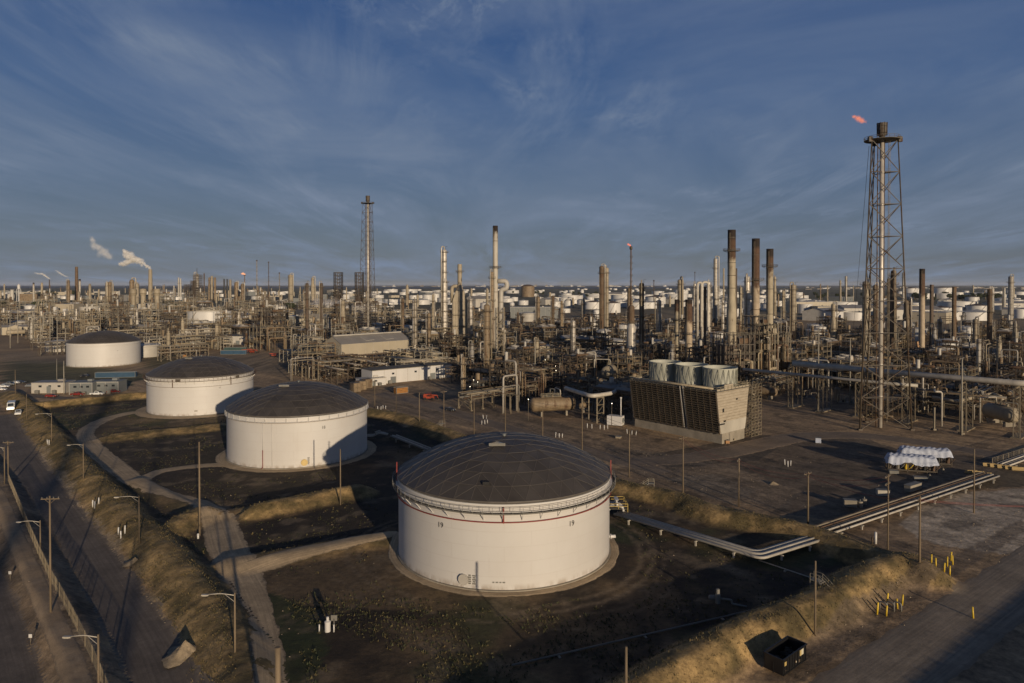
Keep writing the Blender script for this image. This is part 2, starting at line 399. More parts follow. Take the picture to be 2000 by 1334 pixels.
def hfun(x,y):
    x=np.asarray(x,float); y=np.asarray(y,float); h=np.zeros(x.shape); g=np.zeros(x.shape)
    wob=(fbm(x,y,6,3,3)-.5)
    for pl,hh,wl,wr,top,gold in BERMS:
        d,s=seg_dist(x,y,pl); wd=np.where(s>0,wl,wr); dd=d+wob*1.6*min(1,hh/2)
        t=np.clip(1-(dd-top)/wd,0,1); t=t*t*(3-2*t)*.5+t*.5
        hgt=hh*t*(1+wob*.22); h=np.maximum(h,hgt); g=np.maximum(g,np.clip(t*2.6,0,1)*gold)
    return h,g
def gz(x,y): return float(hfun(np.array([x]),np.array([y]))[0][0])
def axis(lo,hi,st,far_lo,far_hi):
    a=list(np.arange(lo,hi,st)); s=st; x=lo
    pre=[]
    while x>far_lo: s*=1.16; x-=s; pre.append(x)
    s=st; x=a[-1]; post=[]
    while x<far_hi: s*=1.16; x+=s; post.append(x)
    return np.array(pre[::-1]+a+post)
xs=axis(-255,175,.7,-42000,42000); ys=axis(62,345,.7,-1500,42000)
X,Y=np.meshgrid(xs,ys); nx,ny=len(xs),len(ys)
near=(X>-330)&(X<260)&(Y>20)&(Y<450)
H=np.zeros(X.shape); G=np.zeros(X.shape)
hn,gn=hfun(X[near],Y[near]); H[near]=hn; G[near]=gn
H[near]+= (fbm(X[near],Y[near],3.0,8,4)-.5)*.3*(G[near]*.9+.1)
FIELD=[at(a,b) for a,b in ((60,800),(200,940),(310,1060),(400,1160),(470,1290),(480,1500),(1000,1500),(1250,1345),(1480,1225),(1700,1120),(1740,1085),(1600,1045),(1300,980),(870,865),(720,805),(290,775),(120,790))]
def inside(x,y,poly):
    r=np.zeros(x.shape,bool); n=len(poly)
    for i in range(n):
        x0,y0=poly[i]; x1,y1=poly[(i+1)%n]
        if y0==y1: continue
        c=((y0>y)!=(y1>y))&(x<(x1-x0)*(y-y0)/(y1-y0)+x0); r^=c
    return r
def lerp(a,b,t): return a+(b-a)*t[...,None]
dirt=np.array((.48,.325,.18)); dirt2=np.array((.26,.18,.11)); gold=np.array((.4,.27,.12)); gold2=np.array((.13,.098,.042)); burnt=np.array((.03,.02,.012)); brown=np.array((.16,.108,.056)); green=np.array((.035,.047,.013)); marsh=np.array((.07,.066,.035)); grav=np.array((.25,.21,.16)); asph=np.array((.052,.046,.042))
n1=fbm(X,Y,22,1); n2=fbm(X,Y,7,2,5); n3=fbm(X,Y,60,5); n4=fbm(X,Y,2.2,6,3)
C=lerp(dirt2[None,None],dirt[None,None],np.clip((n1-.35)*3,0,1)*.7+.3*n4)
infield=inside(X+(n2-.5)*3,Y+(n2-.5)*3,FIELD)
FC=lerp(burnt[None,None],brown[None,None],np.clip((n1*.55+n2*.45-.47)*5.5,0,1))
FC=lerp(FC,green[None,None],np.clip((fbm(X,Y,14,11)-.54)*7,0,1)*.7)
# browner, drier field towards the left road side of the big tank; dead black patches as in the photo
def patch(px,z=0): return [at(a,b,z) for a,b in px]
for poly,cc,k in ((patch([(450,1092),(500,1050),(560,1010),(700,985),(760,1040),(640,1075),(470,1100)]),burnt,.9),
                  (patch([(210,868),(300,850),(440,835),(440,890),(380,915),(290,925),(225,905)]),burnt*.95+np.array((.012,.009,.004)),.75),
                  (patch([(275,938),(330,918),(450,908),(560,920),(700,905),(760,960),(620,960),(500,985),(400,975)]),burnt,.8),
                  (patch([(530,1110),(760,1060),(800,1120),(900,1200),(700,1190),(560,1180)]),brown,.75),
                  (patch([(480,1150),(560,1160),(640,1240),(640,1334),(560,1334),(520,1240)]),green*.9,.85)):
    m=inside(X+(n2-.5)*4,Y+(n2-.5)*4,poly); FC[m]=FC[m]*(1-k)+cc*k*(.7+.6*n4[m][:,None])
tr=np.abs(np.hypot(X+1.5,Y-130.5)-27.5-2*(n1-.5)*3); ft=np.clip(1-np.abs(tr-1.1)/.7,0,1)*(n2>.35)*.75
tr2=np.abs(np.hypot(X+1.5,Y-130.5)-33-5*(n1-.5)*3); ft=np.maximum(ft,np.clip(1-np.abs(tr2-1.1)/.6,0,1)*(n2>.5)*.5)
FC=lerp(FC,(np.array((.2,.15,.1)))[None,None]*np.ones_like(FC),ft)
FC=lerp(FC,(np.array((.22,.165,.105)))[None,None]*np.ones_like(FC),np.clip((fbm(X,Y,4.5,31,4)-.6)*9,0,1)*.55)
C[infield]=FC[infield]
GC_=lerp(gold2[None,None],gold[None,None],np.clip((n2*.55+n4*.45-.4)*4.2,0,1))
gg=np.clip(G*1.25-(n2-.5)*1.2,0,1); gg=gg*gg*(3-2*gg)
C=lerp(C,GC_,gg)
fwd,_=seg_dist(X[near],Y[near],FW); cm=np.zeros(X.shape); cm[near]=np.clip(1.9-fwd,0,1); C=lerp(C,(np.array((.32,.24,.155)))[None,None]*np.ones_like(C),cm)
# right-hand yard: darker tarmac, pale crushed pad, ditch
def paint(px,cc,k,wob=4,z=0):
    m=inside(X+(n2-.5)*wob,Y+(n2-.5)*wob,[at(a,b,z) for a,b in px]); C[m]=C[m]*(1-k)+np.array(cc)*k*(.75+.5*n4[m][:,None])
paint([(1480,872),(1560,848),(1700,858),(1760,880),(1990,900),(1940,925),(1620,1020),(1510,1000),(1560,960),(1480,930),(1420,905)],(.1,.078,.058),.8)
paint([(1260,890),(1480,850),(1560,850),(1480,900),(1300,915)],(.05,.043,.038),.7)
paint([(1180,870),(1420,905),(1560,960),(1540,1000),(1300,940),(1230,920)],(.15,.12,.09),.6)
paint([(1300,935),(1400,925),(1480,960),(1420,985)],(.2,.165,.125),.5)
paint([(1756,1025),(1800,990),(1880,962),(2100,950),(2200,1010),(2020,1090),(1900,1080),(1790,1050)],(.5,.41,.31),.9,6)
paint([(1810,965),(1990,905),(2100,900),(2100,945),(1880,958),(1700,1010)],(.035,.034,.02),.7)
paint([(720,790),(900,830),(1200,905),(1230,885),(1100,830),(900,775),(760,755)],(.15,.115,.08),.5)
paint([(0,705),(130,705),(290,735),(250,755),(0,745)],(.05,.058,.02),.85,12)
paint([(270,690),(370,700),(400,720),(330,735),(290,720)],(.085,.085,.03),.7,8)
paint([(380,690),(560,700),(560,740),(480,720),(400,705)],(.2,.155,.1),.6,8)
paint([(0,690),(160,686),(280,700),(130,712),(0,706)],(.21,.165,.12),.6,8)
paint([(880,690),(1240,700),(1500,720),(2300,740),(2300,640),(880,640)],(.12,.09,.062),.7,10)
paint([(1240,700),(1230,820),(1060,815),(900,770),(880,700)],(.08,.062,.047),.6,6)
paint([(1480,735),(1560,800),(1900,828),(2300,850),(2300,700),(1480,690)],(.1,.076,.052),.6,6)
# left road side
paint([(-200,900),(0,900),(40,1000),(120,1200),(190,1334),(240,1500),(-400,1500)],(.2,.148,.1),.7)
paint([(0,870),(20,863),(45,930),(110,1060),(200,1250),(250,1334),(190,1334),(100,1140),(20,960)],(.2,.155,.11),.7)
paint([(60,860),(100,900),(210,1040),(300,1180),(400,1334),(370,1334),(275,1173),(142,988),(77,902)],(.36,.28,.19),.85)
paint([(1560,1334),(1690,1240),(1800,1160),(1900,1105),(2000,1040),(2000,1010),(1850,1095),(1650,1200),(1480,1334)],(.16,.12,.085),.7)
dist=np.hypot(X,Y); fm=np.clip((dist-700)/900,0,1); C=lerp(C,lerp(marsh[None,None],(marsh*1.5)[None,None],np.clip(n3*2-.5,0,1)),fm)
U_=-GS*X+GC*Y; V_=GC*X+GS*Y
st=fbm(V_,U_*.05,1.5,41,4); st2=fbm(V_*.06,U_,1.7,47,4); yard=(~infield)&(G<.3)
C=np.where(yard[...,None],C*(np.clip(.62+.76*(st*.6+st2*.4)*1.0+.6*(st-.5),.5,1.6))[...,None],C)
pud=np.clip((fbm(X,Y,6,53,4)-.63)*14,0,1)*yard; C=C*(1-.45*pud[...,None])
C=C*(.8+.4*n4[...,None])
me=bpy.data.meshes.new('ground')
V=np.stack([X,Y,H],-1).reshape(-1,3)
idx=np.arange(nx*ny).reshape(ny,nx); F=np.stack([idx[:-1,:-1],idx[:-1,1:],idx[1:,1:],idx[1:,:-1]],-1).reshape(-1,4)
me.vertices.add(len(V)); me.vertices.foreach_set('co',V.ravel().astype(np.float32))
me.loops.add(F.size); me.loops.foreach_set('vertex_index',F.ravel().astype(np.int32))
me.polygons.add(len(F)); me.polygons.foreach_set('loop_start',np.arange(0,F.size,4,dtype=np.int32)); me.polygons.foreach_set('use_smooth',np.ones(len(F),bool))
me.update(calc_edges=True)
ca=me.color_attributes.new('soil','FLOAT_COLOR','POINT'); ca.data.foreach_set('color',np.concatenate([C.reshape(-1,3),np.ones((len(V),1))],1).ravel().astype(np.float32))
def groundmat(name,attr=True,base=(.1,.08,.06),bump=.6):
    m,nt,b=newmat(name)
    vec=coords(nt,(1,1,1),rnd=False)
    if attr:
        a=N(nt,'ShaderNodeAttribute'); a.attribute_name='soil'; c=a.outputs['Color']
    else:
        r=nt.nodes.new('ShaderNodeRGB'); r.outputs[0].default_value=(*base,1); c=r.outputs[0]
    f1=noise(nt,vec,.9,8,.72); f2=noise(nt,vec,5,5,.7); f3=noise(nt,vec,.12,5,.6)
    c=mixc(nt,.85,c,mixc(nt,ramp(nt,f1,.3,.72),(.38,.37,.35),(1.6,1.58,1.52)),'MULTIPLY')
    c=mixc(nt,.5,c,mixc(nt,ramp(nt,f2,.3,.7),(.6,.6,.6),(1.4,1.4,1.4)),'MULTIPLY')
    c=mixc(nt,.5,c,mixc(nt,ramp(nt,f3,.3,.7),(.6,.6,.62),(1.4,1.4,1.35)),'MULTIPLY')
    nt.links.new(c,b.inputs['Base Color']); b.inputs['Roughness'].default_value=.95
    bp=nt.nodes.new('ShaderNodeBump'); bp.inputs['Strength'].default_value=bump; bp.inputs['Distance'].default_value=.25
    nt.links.new(f1,bp.inputs['Height']); nt.links.new(bp.outputs[0],b.inputs['Normal'])
    return m
me.materials.append(groundmat('soil_and_dry_grass'))
g=bpy.data.objects.new('ground',me); col.objects.link(g); struct(g)
# ------------------------------------------------------------------ ribbons (roads, paths) draped on the ground
def roadmat(name,base,edge,track=.3):
    m,nt,b=newmat(name)
    tc=nt.nodes.new('ShaderNodeTexCoord'); sp=nt.nodes.new('ShaderNodeSeparateXYZ'); nt.links.new(tc.outputs['UV'],sp.inputs[0])
    mp=nt.nodes.new('ShaderNodeMapping'); mp.inputs['Scale'].default_value=(.03,1.6,1); nt.links.new(tc.outputs['UV'],mp.inputs[0])
    tr=noise(nt,mp.outputs[0],1.6,5,.6)
    vec=coords(nt,(1,1,1),rnd=False); f1=noise(nt,vec,.8,8,.7); f2=noise(nt,vec,.15,4); f3=noise(nt,vec,7,3)
    c=mixc(nt,ramp(nt,f2,.35,.65),tuple(k*.82 for k in base),tuple(k*1.15 for k in base))
    c=mixc(nt,track,c,mixc(nt,ramp(nt,tr,.35,.65),(.35,.34,.33),(1.6,1.58,1.5)),'MULTIPLY')
    c=mixc(nt,.5,c,mixc(nt,ramp(nt,f1,.3,.7),(.6,.6,.6),(1.35,1.35,1.35)),'MULTIPLY')
    c=mixc(nt,.4,c,mixc(nt,ramp(nt,f3,.3,.7),(.6,.6,.6),(1.4,1.4,1.4)),'MULTIPLY')
    # ragged verge: soil creeps over the edge (third UV-like value stored as attribute)
    a=N(nt,'ShaderNodeAttribute'); a.attribute_name='verge'
    s=nt.nodes.new('ShaderNodeMath'); s.operation='ADD'; nt.links.new(a.outputs['Fac'],s.inputs[0]); nt.links.new(ramp(nt,f1,.2,.8,-.45,.45),s.inputs[1])
    c=mixc(nt,ramp(nt,s.outputs[0],.55,.8),c,edge)
    nt.links.new(c,b.inputs['Base Color']); b.inputs['Roughness'].default_value=.9
    bp=nt.nodes.new('ShaderNodeBump'); bp.inputs['Strength'].default_value=.35; bp.inputs['Distance'].default_value=.12
    nt.links.new(f1,bp.inputs['Height']); nt.links.new(bp.outputs[0],b.inputs['Normal'])
    return m
def ribbon(name,pts,widths,mat,lift=.05,rag=.35,step=1.0,smo=2,zc=None):
    pl=list(zip(pts,widths))
    q=[(p[0],p[1],w_) for p,w_ in pl]
    for _ in range(smo):
        r=[q[0]]
        for a,b in zip(q[:-1],q[1:]):
            r.append(tuple(a[i]*.75+b[i]*.25 for i in range(3))); r.append(tuple(a[i]*.25+b[i]*.75 for i in range(3)))
        r.append(q[-1]); q=r
    Q=np.array(q); d=np.hypot(*(Q[1:,:2]-Q[:-1,:2]).T); s=np.concatenate([[0],np.cumsum(d)]); n=max(2,int(s[-1]/step)); t=np.linspace(0,s[-1],n)
    px=np.interp(t,s,Q[:,0]); py=np.interp(t,s,Q[:,1]); pw=np.interp(t,s,Q[:,2])
    tx=np.gradient(px); ty=np.gradient(py); L=np.hypot(tx,ty); tx/=L; ty/=L
    K=11; vs=[]; uvs=[]; vg=[]
    for j in range(K):
        f=j/(K-1)*2-1
        rg=rag*(fbm(px,py,2.5,20 if f<0 else 30,3)-.5)*2.2*abs(f)**3
        off=f*pw/2*(1+0)+np.sign(f)*rg if abs(f)>0 else f*pw
        x=px-ty*off; y=py+tx*off
        z=hfun(x,y)[0]+lift*(1-abs(f)**4)-.035*abs(f)**8
        vs.append(np.stack([x,y,z],-1)); uvs.append(np.stack([t,off],-1)); vg.append(np.full(n,abs(f)**2.2))
    Vv=np.stack(vs,1).reshape(-1,3); UV=np.stack(uvs,1).reshape(-1,2); VG=np.stack(vg,1).ravel()
    idx=np.arange(n*K).reshape(n,K); F=np.stack([idx[:-1,:-1],idx[1:,:-1],idx[1:,1:],idx[:-1,1:]],-1).reshape(-1,4)[:,::-1]
    me=bpy.data.meshes.new(name); me.from_pydata(Vv.tolist(),[],F.tolist())
    uvl=me.uv_layers.new(name='UVMap'); li=np.zeros(len(me.loops),np.int32); me.loops.foreach_get('vertex_index',li); uvl.data.foreach_set('uv',UV[li].ravel().astype(np.float32))
    va=me.attributes.new('verge','FLOAT','POINT'); va.data.foreach_set('value',VG.astype(np.float32))
    me.polygons.foreach_set('use_smooth',[True]*len(me.polygons)); me.materials.append(mat); me.update()
    o=bpy.data.objects.new(name,me); col.objects.link(o); return struct(o)
RM={'grav':roadmat('pale_gravel_track',(.43,.325,.205),(.14,.108,.07),.3),'asph':roadmat('worn_brown_asphalt',(.16,.128,.1),(.24,.185,.13),.25),'pale':roadmat('pale_worn_road',(.27,.215,.155),(.22,.165,.11),.3),
    'dark':roadmat('dark_yard_asphalt',(.22,.165,.115),(.36,.255,.155),.25)}
def pp(l,z=0): return [at(a,b,z) for a,b in l]
ribbon('road',pp([(0,812),(18,850),(48,900),(85,950),(115,990),(150,1040),(190,1100),(240,1180),(290,1260),(322,1334),(360,1460)]),[11,11,8.5,8,8,8,8.2,8.4,8.6,8.8,9],RM['asph'],.05,.6)
ribbon('road',pp([(-30,1120),(0,1190),(25,1270),(40,1334),(60,1440)]),[6]*5,RM['asph'],.05,.5)
ribbon('road',pp([(1560,1440),(1700,1345),(1800,1272),(1900,1200),(2000,1128),(2150,1020)]),[12,12,12,12,12,12],RM['pale'],.05,.6)
ribbon('road',pp([(-60,768),(60,772),(200,784)]),[9,9,6],RM['asph'],.045,.6)
ribbon('path',pp([(530,1450),(532,1334),(522,1262),(508,1205),(492,1160),(470,1120),(448,1080),(434,1040),(425,1010),(395,985),(330,968),(272,948),(228,915),(186,880),(165,855),(168,838),(205,818),(262,804),(310,806)]),[4.6,4.6,4.4,4.6,5.5,8,8,8.5,7.5,5.5,5,6,7.5,7,6.5,6,6,7,7],RM['grav'],.05,.7)
ribbon('path',pp([(470,1120),(540,1098),(620,1080),(700,1062),(775,1046),(800,1052)]),[6,5.5,5,5,5,4],RM['grav'],.075,.7)
ribbon('path',pp([(268,946),(300,922),(350,914),(410,908),(455,908)]),[5,4.5,4.2,4.5,5],RM['grav'],.075,.7)
ribbon('path',pp([(740,768),(840,790),(960,828),(1100,868),(1210,900),(1300,925)]),[11,10,9,9,8,7],RM['dark'],.05,.8)
ribbon('path',pp([(1230,905),(1350,895),(1450,878),(1560,850),(1700,850),(1850,872),(2040,905)]),[10,11,12,12,11,10,10],RM['dark'],.07,.9)
TK={19:((-1.5,130.5),20.0,14.3),18:((-63.9,204.1),20.0,13.9),17:((-126.5,277.6),19.8,14.3),16:((-257.8,431.2),20.3,14.2)}
for k,(c_,r_,h_) in TK.items():
    if k==16: continue
    n=48; w_={19:2.0,18:3.2,17:4.6}[k]
    ribbon('path',[(c_[0]+(r_+w_/2)*math.cos(2*PI*i/n),c_[1]+(r_+w_/2)*math.sin(2*PI*i/n)) for i in range(n+1)],[w_]*(n+1),RM['grav'],.09,.5,smo=0)
RM['conc']=roadmat('brown_concrete_capping',(.33,.24,.15),(.2,.15,.1),.1)
fo=[]
for i in range(len(FW)):
    a_,b_=FW[max(0,i-1)],FW[min(len(FW)-1,i+1)]; dx,dy=b_[0]-a_[0],b_[1]-a_[1]; L_=math.hypot(dx,dy); fo.append((FW[i][0]+dy/L_*1.3,FW[i][1]-dx/L_*1.3))
ribbon('path',fo,[3.2]*len(fo),RM['conc'],.07,.15,smo=0)
# water and far shore
wm,wnt,wb=newmat('bay_water'); wb.inputs['Base Color'].default_value=(.03,.055,.1,1); wb.inputs['Roughness'].default_value=.6; wb.inputs['Specular IOR Level'].default_value=.12
bp=wnt.nodes.new('ShaderNodeBump'); bp.inputs['Strength'].default_value=.4; bp.inputs['Distance'].default_value=3
wnt.links.new(noise(wnt,coords(wnt,(1,.4,1),rnd=False),.02,5),bp.inputs['Height']); wnt.links.new(bp.outputs[0],wb.inputs['Normal'])
mb=MB(); mb._add([(-40000,9800,1.2),(-12000,8800,1.2),(-6000,9600,1.2),(0,8600,1.2),(2600,8800,1.2),(4200,10500,1.2),(12500,20000,1.2),(12000,41000,1.2),(-40000,41000,1.2)],[tuple(range(9))]); struct(mb.build('water',wm))
# tufts of dry grass and weeds: one mass
def grassmat():
    m,nt,b=newmat('dry_grass_blades'); a=N(nt,'ShaderNodeAttribute'); a.attribute_name='soil'
    nt.links.new(a.outputs['Color'],b.inputs['Base Color']); b.inputs['Roughness'].default_value=.9; return m
rs=np.random.RandomState(3)
nT=420000; gx=rs.uniform(-215,125,nT); gy=rs.uniform(64,330,nT)
gh,ggd=hfun(gx,gy); inf=inside(gx,gy,FIELD); dens=np.where(ggd>.35,.95,np.where(inf,np.where(gy<108,.55,.14)*(fbm(gx,gy,9,4)>.47),0))
PX=[]
keep=rs.rand(nT)<dens
for k,(c_,r_,h_) in TK.items(): keep&=np.hypot(gx-c_[0],gy-c_[1])>r_+5.5
for pl,hw in (((pp([(530,1450),(532,1334),(508,1205),(470,1120),(434,1040),(425,1010),(330,968),(272,948),(186,880),(165,855),(205,818),(262,804),(310,806)])),4.2),(pp([(470,1120),(620,1080),(775,1046),(800,1052)]),3.4),(pp([(268,946),(350,914),(455,908)]),3)):
    keep&=seg_dist(gx,gy,pl)[0]>hw
keep&=seg_dist(gx,gy,FW)[0]>3
gx,gy,gh,ggd=gx[keep],gy[keep],gh[keep],ggd[keep]; n=len(gx)
B=3; a=rs.rand(n,B)*2*PI; hgt=(.07+.17*rs.rand(n,B)**2)*(.8+.6*(ggd[:,None]>.3)); wd=.025+.05*rs.rand(n,B); fldw=(ggd[:,None]<=.3); hgt=hgt*np.where(fldw,2.1,1.0); wd=wd*np.where(fldw,2.6,1.0); r0=rs.rand(n,B)*.28
bx=gx[:,None]+r0*np.cos(a); by=gy[:,None]+r0*np.sin(a); lean=.5*hgt
z0=np.repeat(gh[:,None]-.05,B,1)
ca_,sa_=np.cos(a),np.sin(a)
v0=np.stack([bx-sa_*wd,by+ca_*wd,z0],-1); v1=np.stack([bx+sa_*wd,by-ca_*wd,z0],-1); v2=np.stack([bx+ca_*lean,by+sa_*lean,z0+hgt],-1)
Vg=np.stack([v0,v1,v2],2).reshape(-1,3); nb=n*B
me=bpy.data.meshes.new('grass'); me.vertices.add(nb*3); me.vertices.foreach_set('co',Vg.ravel().astype(np.float32))
me.loops.add(nb*3); me.loops.foreach_set('vertex_index',np.arange(nb*3,dtype=np.int32)); me.polygons.add(nb); me.polygons.foreach_set('loop_start',np.arange(0,nb*3,3,dtype=np.int32)); me.update(calc_edges=True)
t=(.1+.6*rs.rand(n,1))*(ggd[:,None]>.3)+(ggd[:,None]<=.3)*rs.rand(n,1)**2*.4
cg=np.array((.042,.05,.018))*(1-t)+np.array((.34,.235,.1))*t; cg=np.repeat(cg,B*3,0)*(.7+.5*rs.rand(nb*3,1))
ca=me.color_attributes.new('soil','FLOAT_COLOR','POINT'); ca.data.foreach_set('color',np.concatenate([cg,np.ones((nb*3,1))],1).ravel().astype(np.float32))
me.materials.append(grassmat()); o=bpy.data.objects.new('grass',me); col.objects.link(o); struct(o,'stuff')
o['label']='dry golden grass and weeds on the earth banks and between the tanks'

# loose stones on the verges and the crushed-stone pad: one mass
n=26000; sx=rs.uniform(-215,190,n); sy_=rs.uniform(66,260,n)
sh_,sg_=hfun(sx,sy_)
pads=[pp([(1756,1025),(1800,990),(1880,962),(2100,950),(2200,1010),(2020,1090),(1900,1080),(1790,1050)]),pp([(60,860),(100,900),(210,1040),(300,1180),(400,1334),(370,1334),(275,1173),(142,988),(77,902)]),pp([(1180,870),(1420,905),(1560,960),(1540,1000),(1300,940),(1230,920)]),pp([(1560,1334),(1800,1160),(2000,1040),(2000,1000),(1800,1100),(1480,1310)])]
kp=np.zeros(n,bool)
for q in pads: kp|=inside(sx,sy_,q)
kp|=(rs.rand(n)<.10)&(sg_<.3)
for k,(c_,r_,h_) in TK.items(): kp&=np.hypot(sx-c_[0],sy_-c_[1])>r_+.5
sx,sy_,sh_=sx[kp],sy_[kp],sh_[kp]; n=len(sx); r0=.05+.16*rs.rand(n)**3; a0=rs.rand(n)*6.28
vs=[]
for k in range(3): vs.append(np.stack([sx+r0*np.cos(a0+k*2.1),sy_+r0*np.sin(a0+k*2.1),sh_-.02],-1))
vs.append(np.stack([sx+r0*.3*np.cos(a0*3),sy_+r0*.3*np.sin(a0*3),sh_+r0*.9],-1))
Vv=np.stack(vs,1).reshape(-1,3); b_=np.arange(n)[:,None]*4
Fv=np.concatenate([b_+np.array([0,1,3]),b_+np.array([1,2,3]),b_+np.array([2,0,3])],0)
me=bpy.data.meshes.new('gravel'); me.from_pydata(Vv.tolist(),[],Fv.tolist()); me.materials.append(PM('loose_stone',(.3,.24,.17),.4,3,rough=.95)); o=bpy.data.objects.new('gravel',me); col.objects.link(o); struct(o,'stuff'); o['label']='loose stones scattered over the verges and yard'
# ------------------------------------------------------------------ the big domed storage tanks
def arc_ring(mb,R,z,a0,a1,w,h,n=72,cx=0,cy=0):
    st=2*PI/n; k=int(round((a1-a0)/st)); o=len(mb.v); vs=[]; fs=[]
    for i in range(k+1):
        a=a0+(a1-a0)*i/k; c,s=math.cos(a),math.sin(a)
        for rr,zz in ((R-w/2,z-h/2),(R+w/2,z-h/2),(R+w/2,z+h/2),(R-w/2,z+h/2)): vs.append((cx+rr*c,cy+rr*s,zz))
    for i in range(k):
        for j in range(4):
            j2=(j+1)%4; fs.append((i*4+j,i*4+j2,(i+1)*4+j2,(i+1)*4+j))
    fs.append((0,3,2,1)); fs.append((k*4,k*4+1,k*4+2,k*4+3)); mb._add(vs,fs)
def text_part(name,body,size,parent,loc,az,mat):
    cu=bpy.data.curves.new(name,'FONT'); cu.body=body; cu.size=size; cu.extrude=.012; cu.align_x='CENTER'; cu.align_y='CENTER'
    tmp=bpy.data.objects.new(name+'_t',cu); col.objects.link(tmp); bpy.context.view_layer.update()
    me=bpy.data.meshes.new_from_object(tmp.evaluated_get(bpy.context.evaluated_depsgraph_get())); bpy.data.objects.remove(tmp); me.materials.clear(); me.materials.append(mat)
    o=bpy.data.objects.new(name,me); col.objects.link(o); o.parent=parent; o.location=loc; o.rotation_euler=(PI/2,0,az+PI/2)
    return o
def shell_mesh(R,H,n=96):
    me=bpy.data.meshes.new('shell'); vs=[]; uv=[]; fs=[]
    zs=[0,H]
    for i in range(n+1):
        a=2*PI*i/n
        for z in zs: vs.append((R*math.cos(a),R*math.sin(a),z)); uv.append((R*a,z))
    for i in range(n): fs.append((2*i,2*i+2,2*i+3,2*i+1))
    me.from_pydata(vs,[],fs); ul=me.uv_layers.new(name='UVMap')
    for l in me.loops: ul.data[l.index].uv=uv[l.vertex_index]
    me.polygons.foreach_set('use_smooth',[True]*n); me.materials.append(M['shell']); return me
def dome(R,rise,z0,parent,rings=7,seamw=.075,skyl=None,dark=None):
    Rs=(R*R+rise*rise)/(2*rise); P=[[(0,0,z0+rise)]]
    for k in range(1,rings+1):
        r=R*(k/rings)**.96; z=z0+rise-(Rs-math.sqrt(max(0,Rs*Rs-r*r))); row=[]
        nn=6*k; tw=.09*k
        for j in range(nn):
            a=2*PI*j/nn+.26; row.append((r*math.cos(a),r*math.sin(a),z))
        P.append(row)
    vs=[];ix={}
    for k,row in enumerate(P):
        for j,p in enumerate(row): ix[(k,j)]=len(vs); vs.append(p)
    fs=[]; edges=set()
    for k in range(rings):
        for s in range(6):
            for t in range(k+1):
                a=ix[(k,(s*k+t)%(6*k) if k else 0)]; b=ix[(k+1,(s*(k+1)+t)%(6*(k+1)))]; c=ix[(k+1,(s*(k+1)+t+1)%(6*(k+1)))]
                fs.append((a,b,c)); 
                if t<k:
                    d=ix[(k,(s*k+t+1)%(6*k))]; fs.append((a,c,d))
    # split verts so each panel is flat, slightly hipped at its centre
    v2=[];f2=[];tone=[]
    for f in fs:
        o=len(v2); pts=[vs[i] for i in f]; tt=RND.random()
        v2.extend(pts); f2.append((o,o+1,o+2)); tone+= [tt]*3
        for i in range(3): edges.add(tuple(sorted((f[i],f[(i+1)%3]))))
    me=bpy.data.meshes.new('dome_roof'); me.from_pydata(v2,[],f2)
    at_=me.attributes.new('tone','FLOAT','POINT'); at_.data.foreach_set('value',tone); me.materials.append(M['dome'])
    o=bpy.data.objects.new('dome_roof',me); col.objects.link(o); o.parent=parent
    mb=MB()
    for a,b in edges:
        p=vs[a]; q=vs[b]; mb.bar((p[0],p[1],p[2]+.04),(q[0],q[1],q[2]+.04),seamw,.03)
    mb.build('seam',M['seam'],o)
    # skirt ring below the outer panels
    mb=MB(); n=6*rings
    for j in range(n):
        p=P[rings][j]; q=P[rings][(j+1)%n]
        mb._add([p,q,(q[0]*.985,q[1]*.985,q[2]-.45),(p[0]*.985,p[1]*.985,p[2]-.45)],[(0,3,2,1)])
        mb.bar((p[0],p[1],p[2]-.02),(q[0],q[1],q[2]-.02),.1,.22)
    mb.build('roof_edge',M['seam'],o)
    def onroof(px,py):   # unit disc coords
        r=math.hypot(px,py)*R; return (px*R,py*R,z0+rise-(Rs-math.sqrt(Rs*Rs-r*r)))
    if skyl:
        x,y,z=onroof(*skyl); mb=MB(); s=1.5
        mb._add([(x-s,y-s*.6,z+.0),(x+s,y-s*.6,z+.0),(x,y+s*.9,z-.1),(x-s,y-s*.6,z+.5),(x+s,y-s*.6,z+.5),(x,y+s*.9,z+.35)],[(0,1,4,3),(1,2,5,4),(2,0,3,5)]); mb.k=1; mb._add([(x-s,y-s*.6,z+.5),(x+s,y-s*.6,z+.5),(x,y+s*.9,z+.35)],[(0,1,2)])
        mb.build('roof_hatch',[M['pipe_g'],M['glass']],o)
    if dark:
        x,y,z=onroof(*dark); mb=MB(); mb.box(x,y,z+.2,1.1,.8,.5); mb.build('roof_vent',M['dark'],o)
    mb=MB(); x,y,z=0,0,z0+rise; mb.lathe([(.3,z),(.3,z+.3),(.5,z+.35),(.4,z+.5),(.01,z+.55)],n=12); mb.build('centre_vent',M['grey'],o)
    return o
def cam_az(c): return math.atan2(-c[1],-c[0])
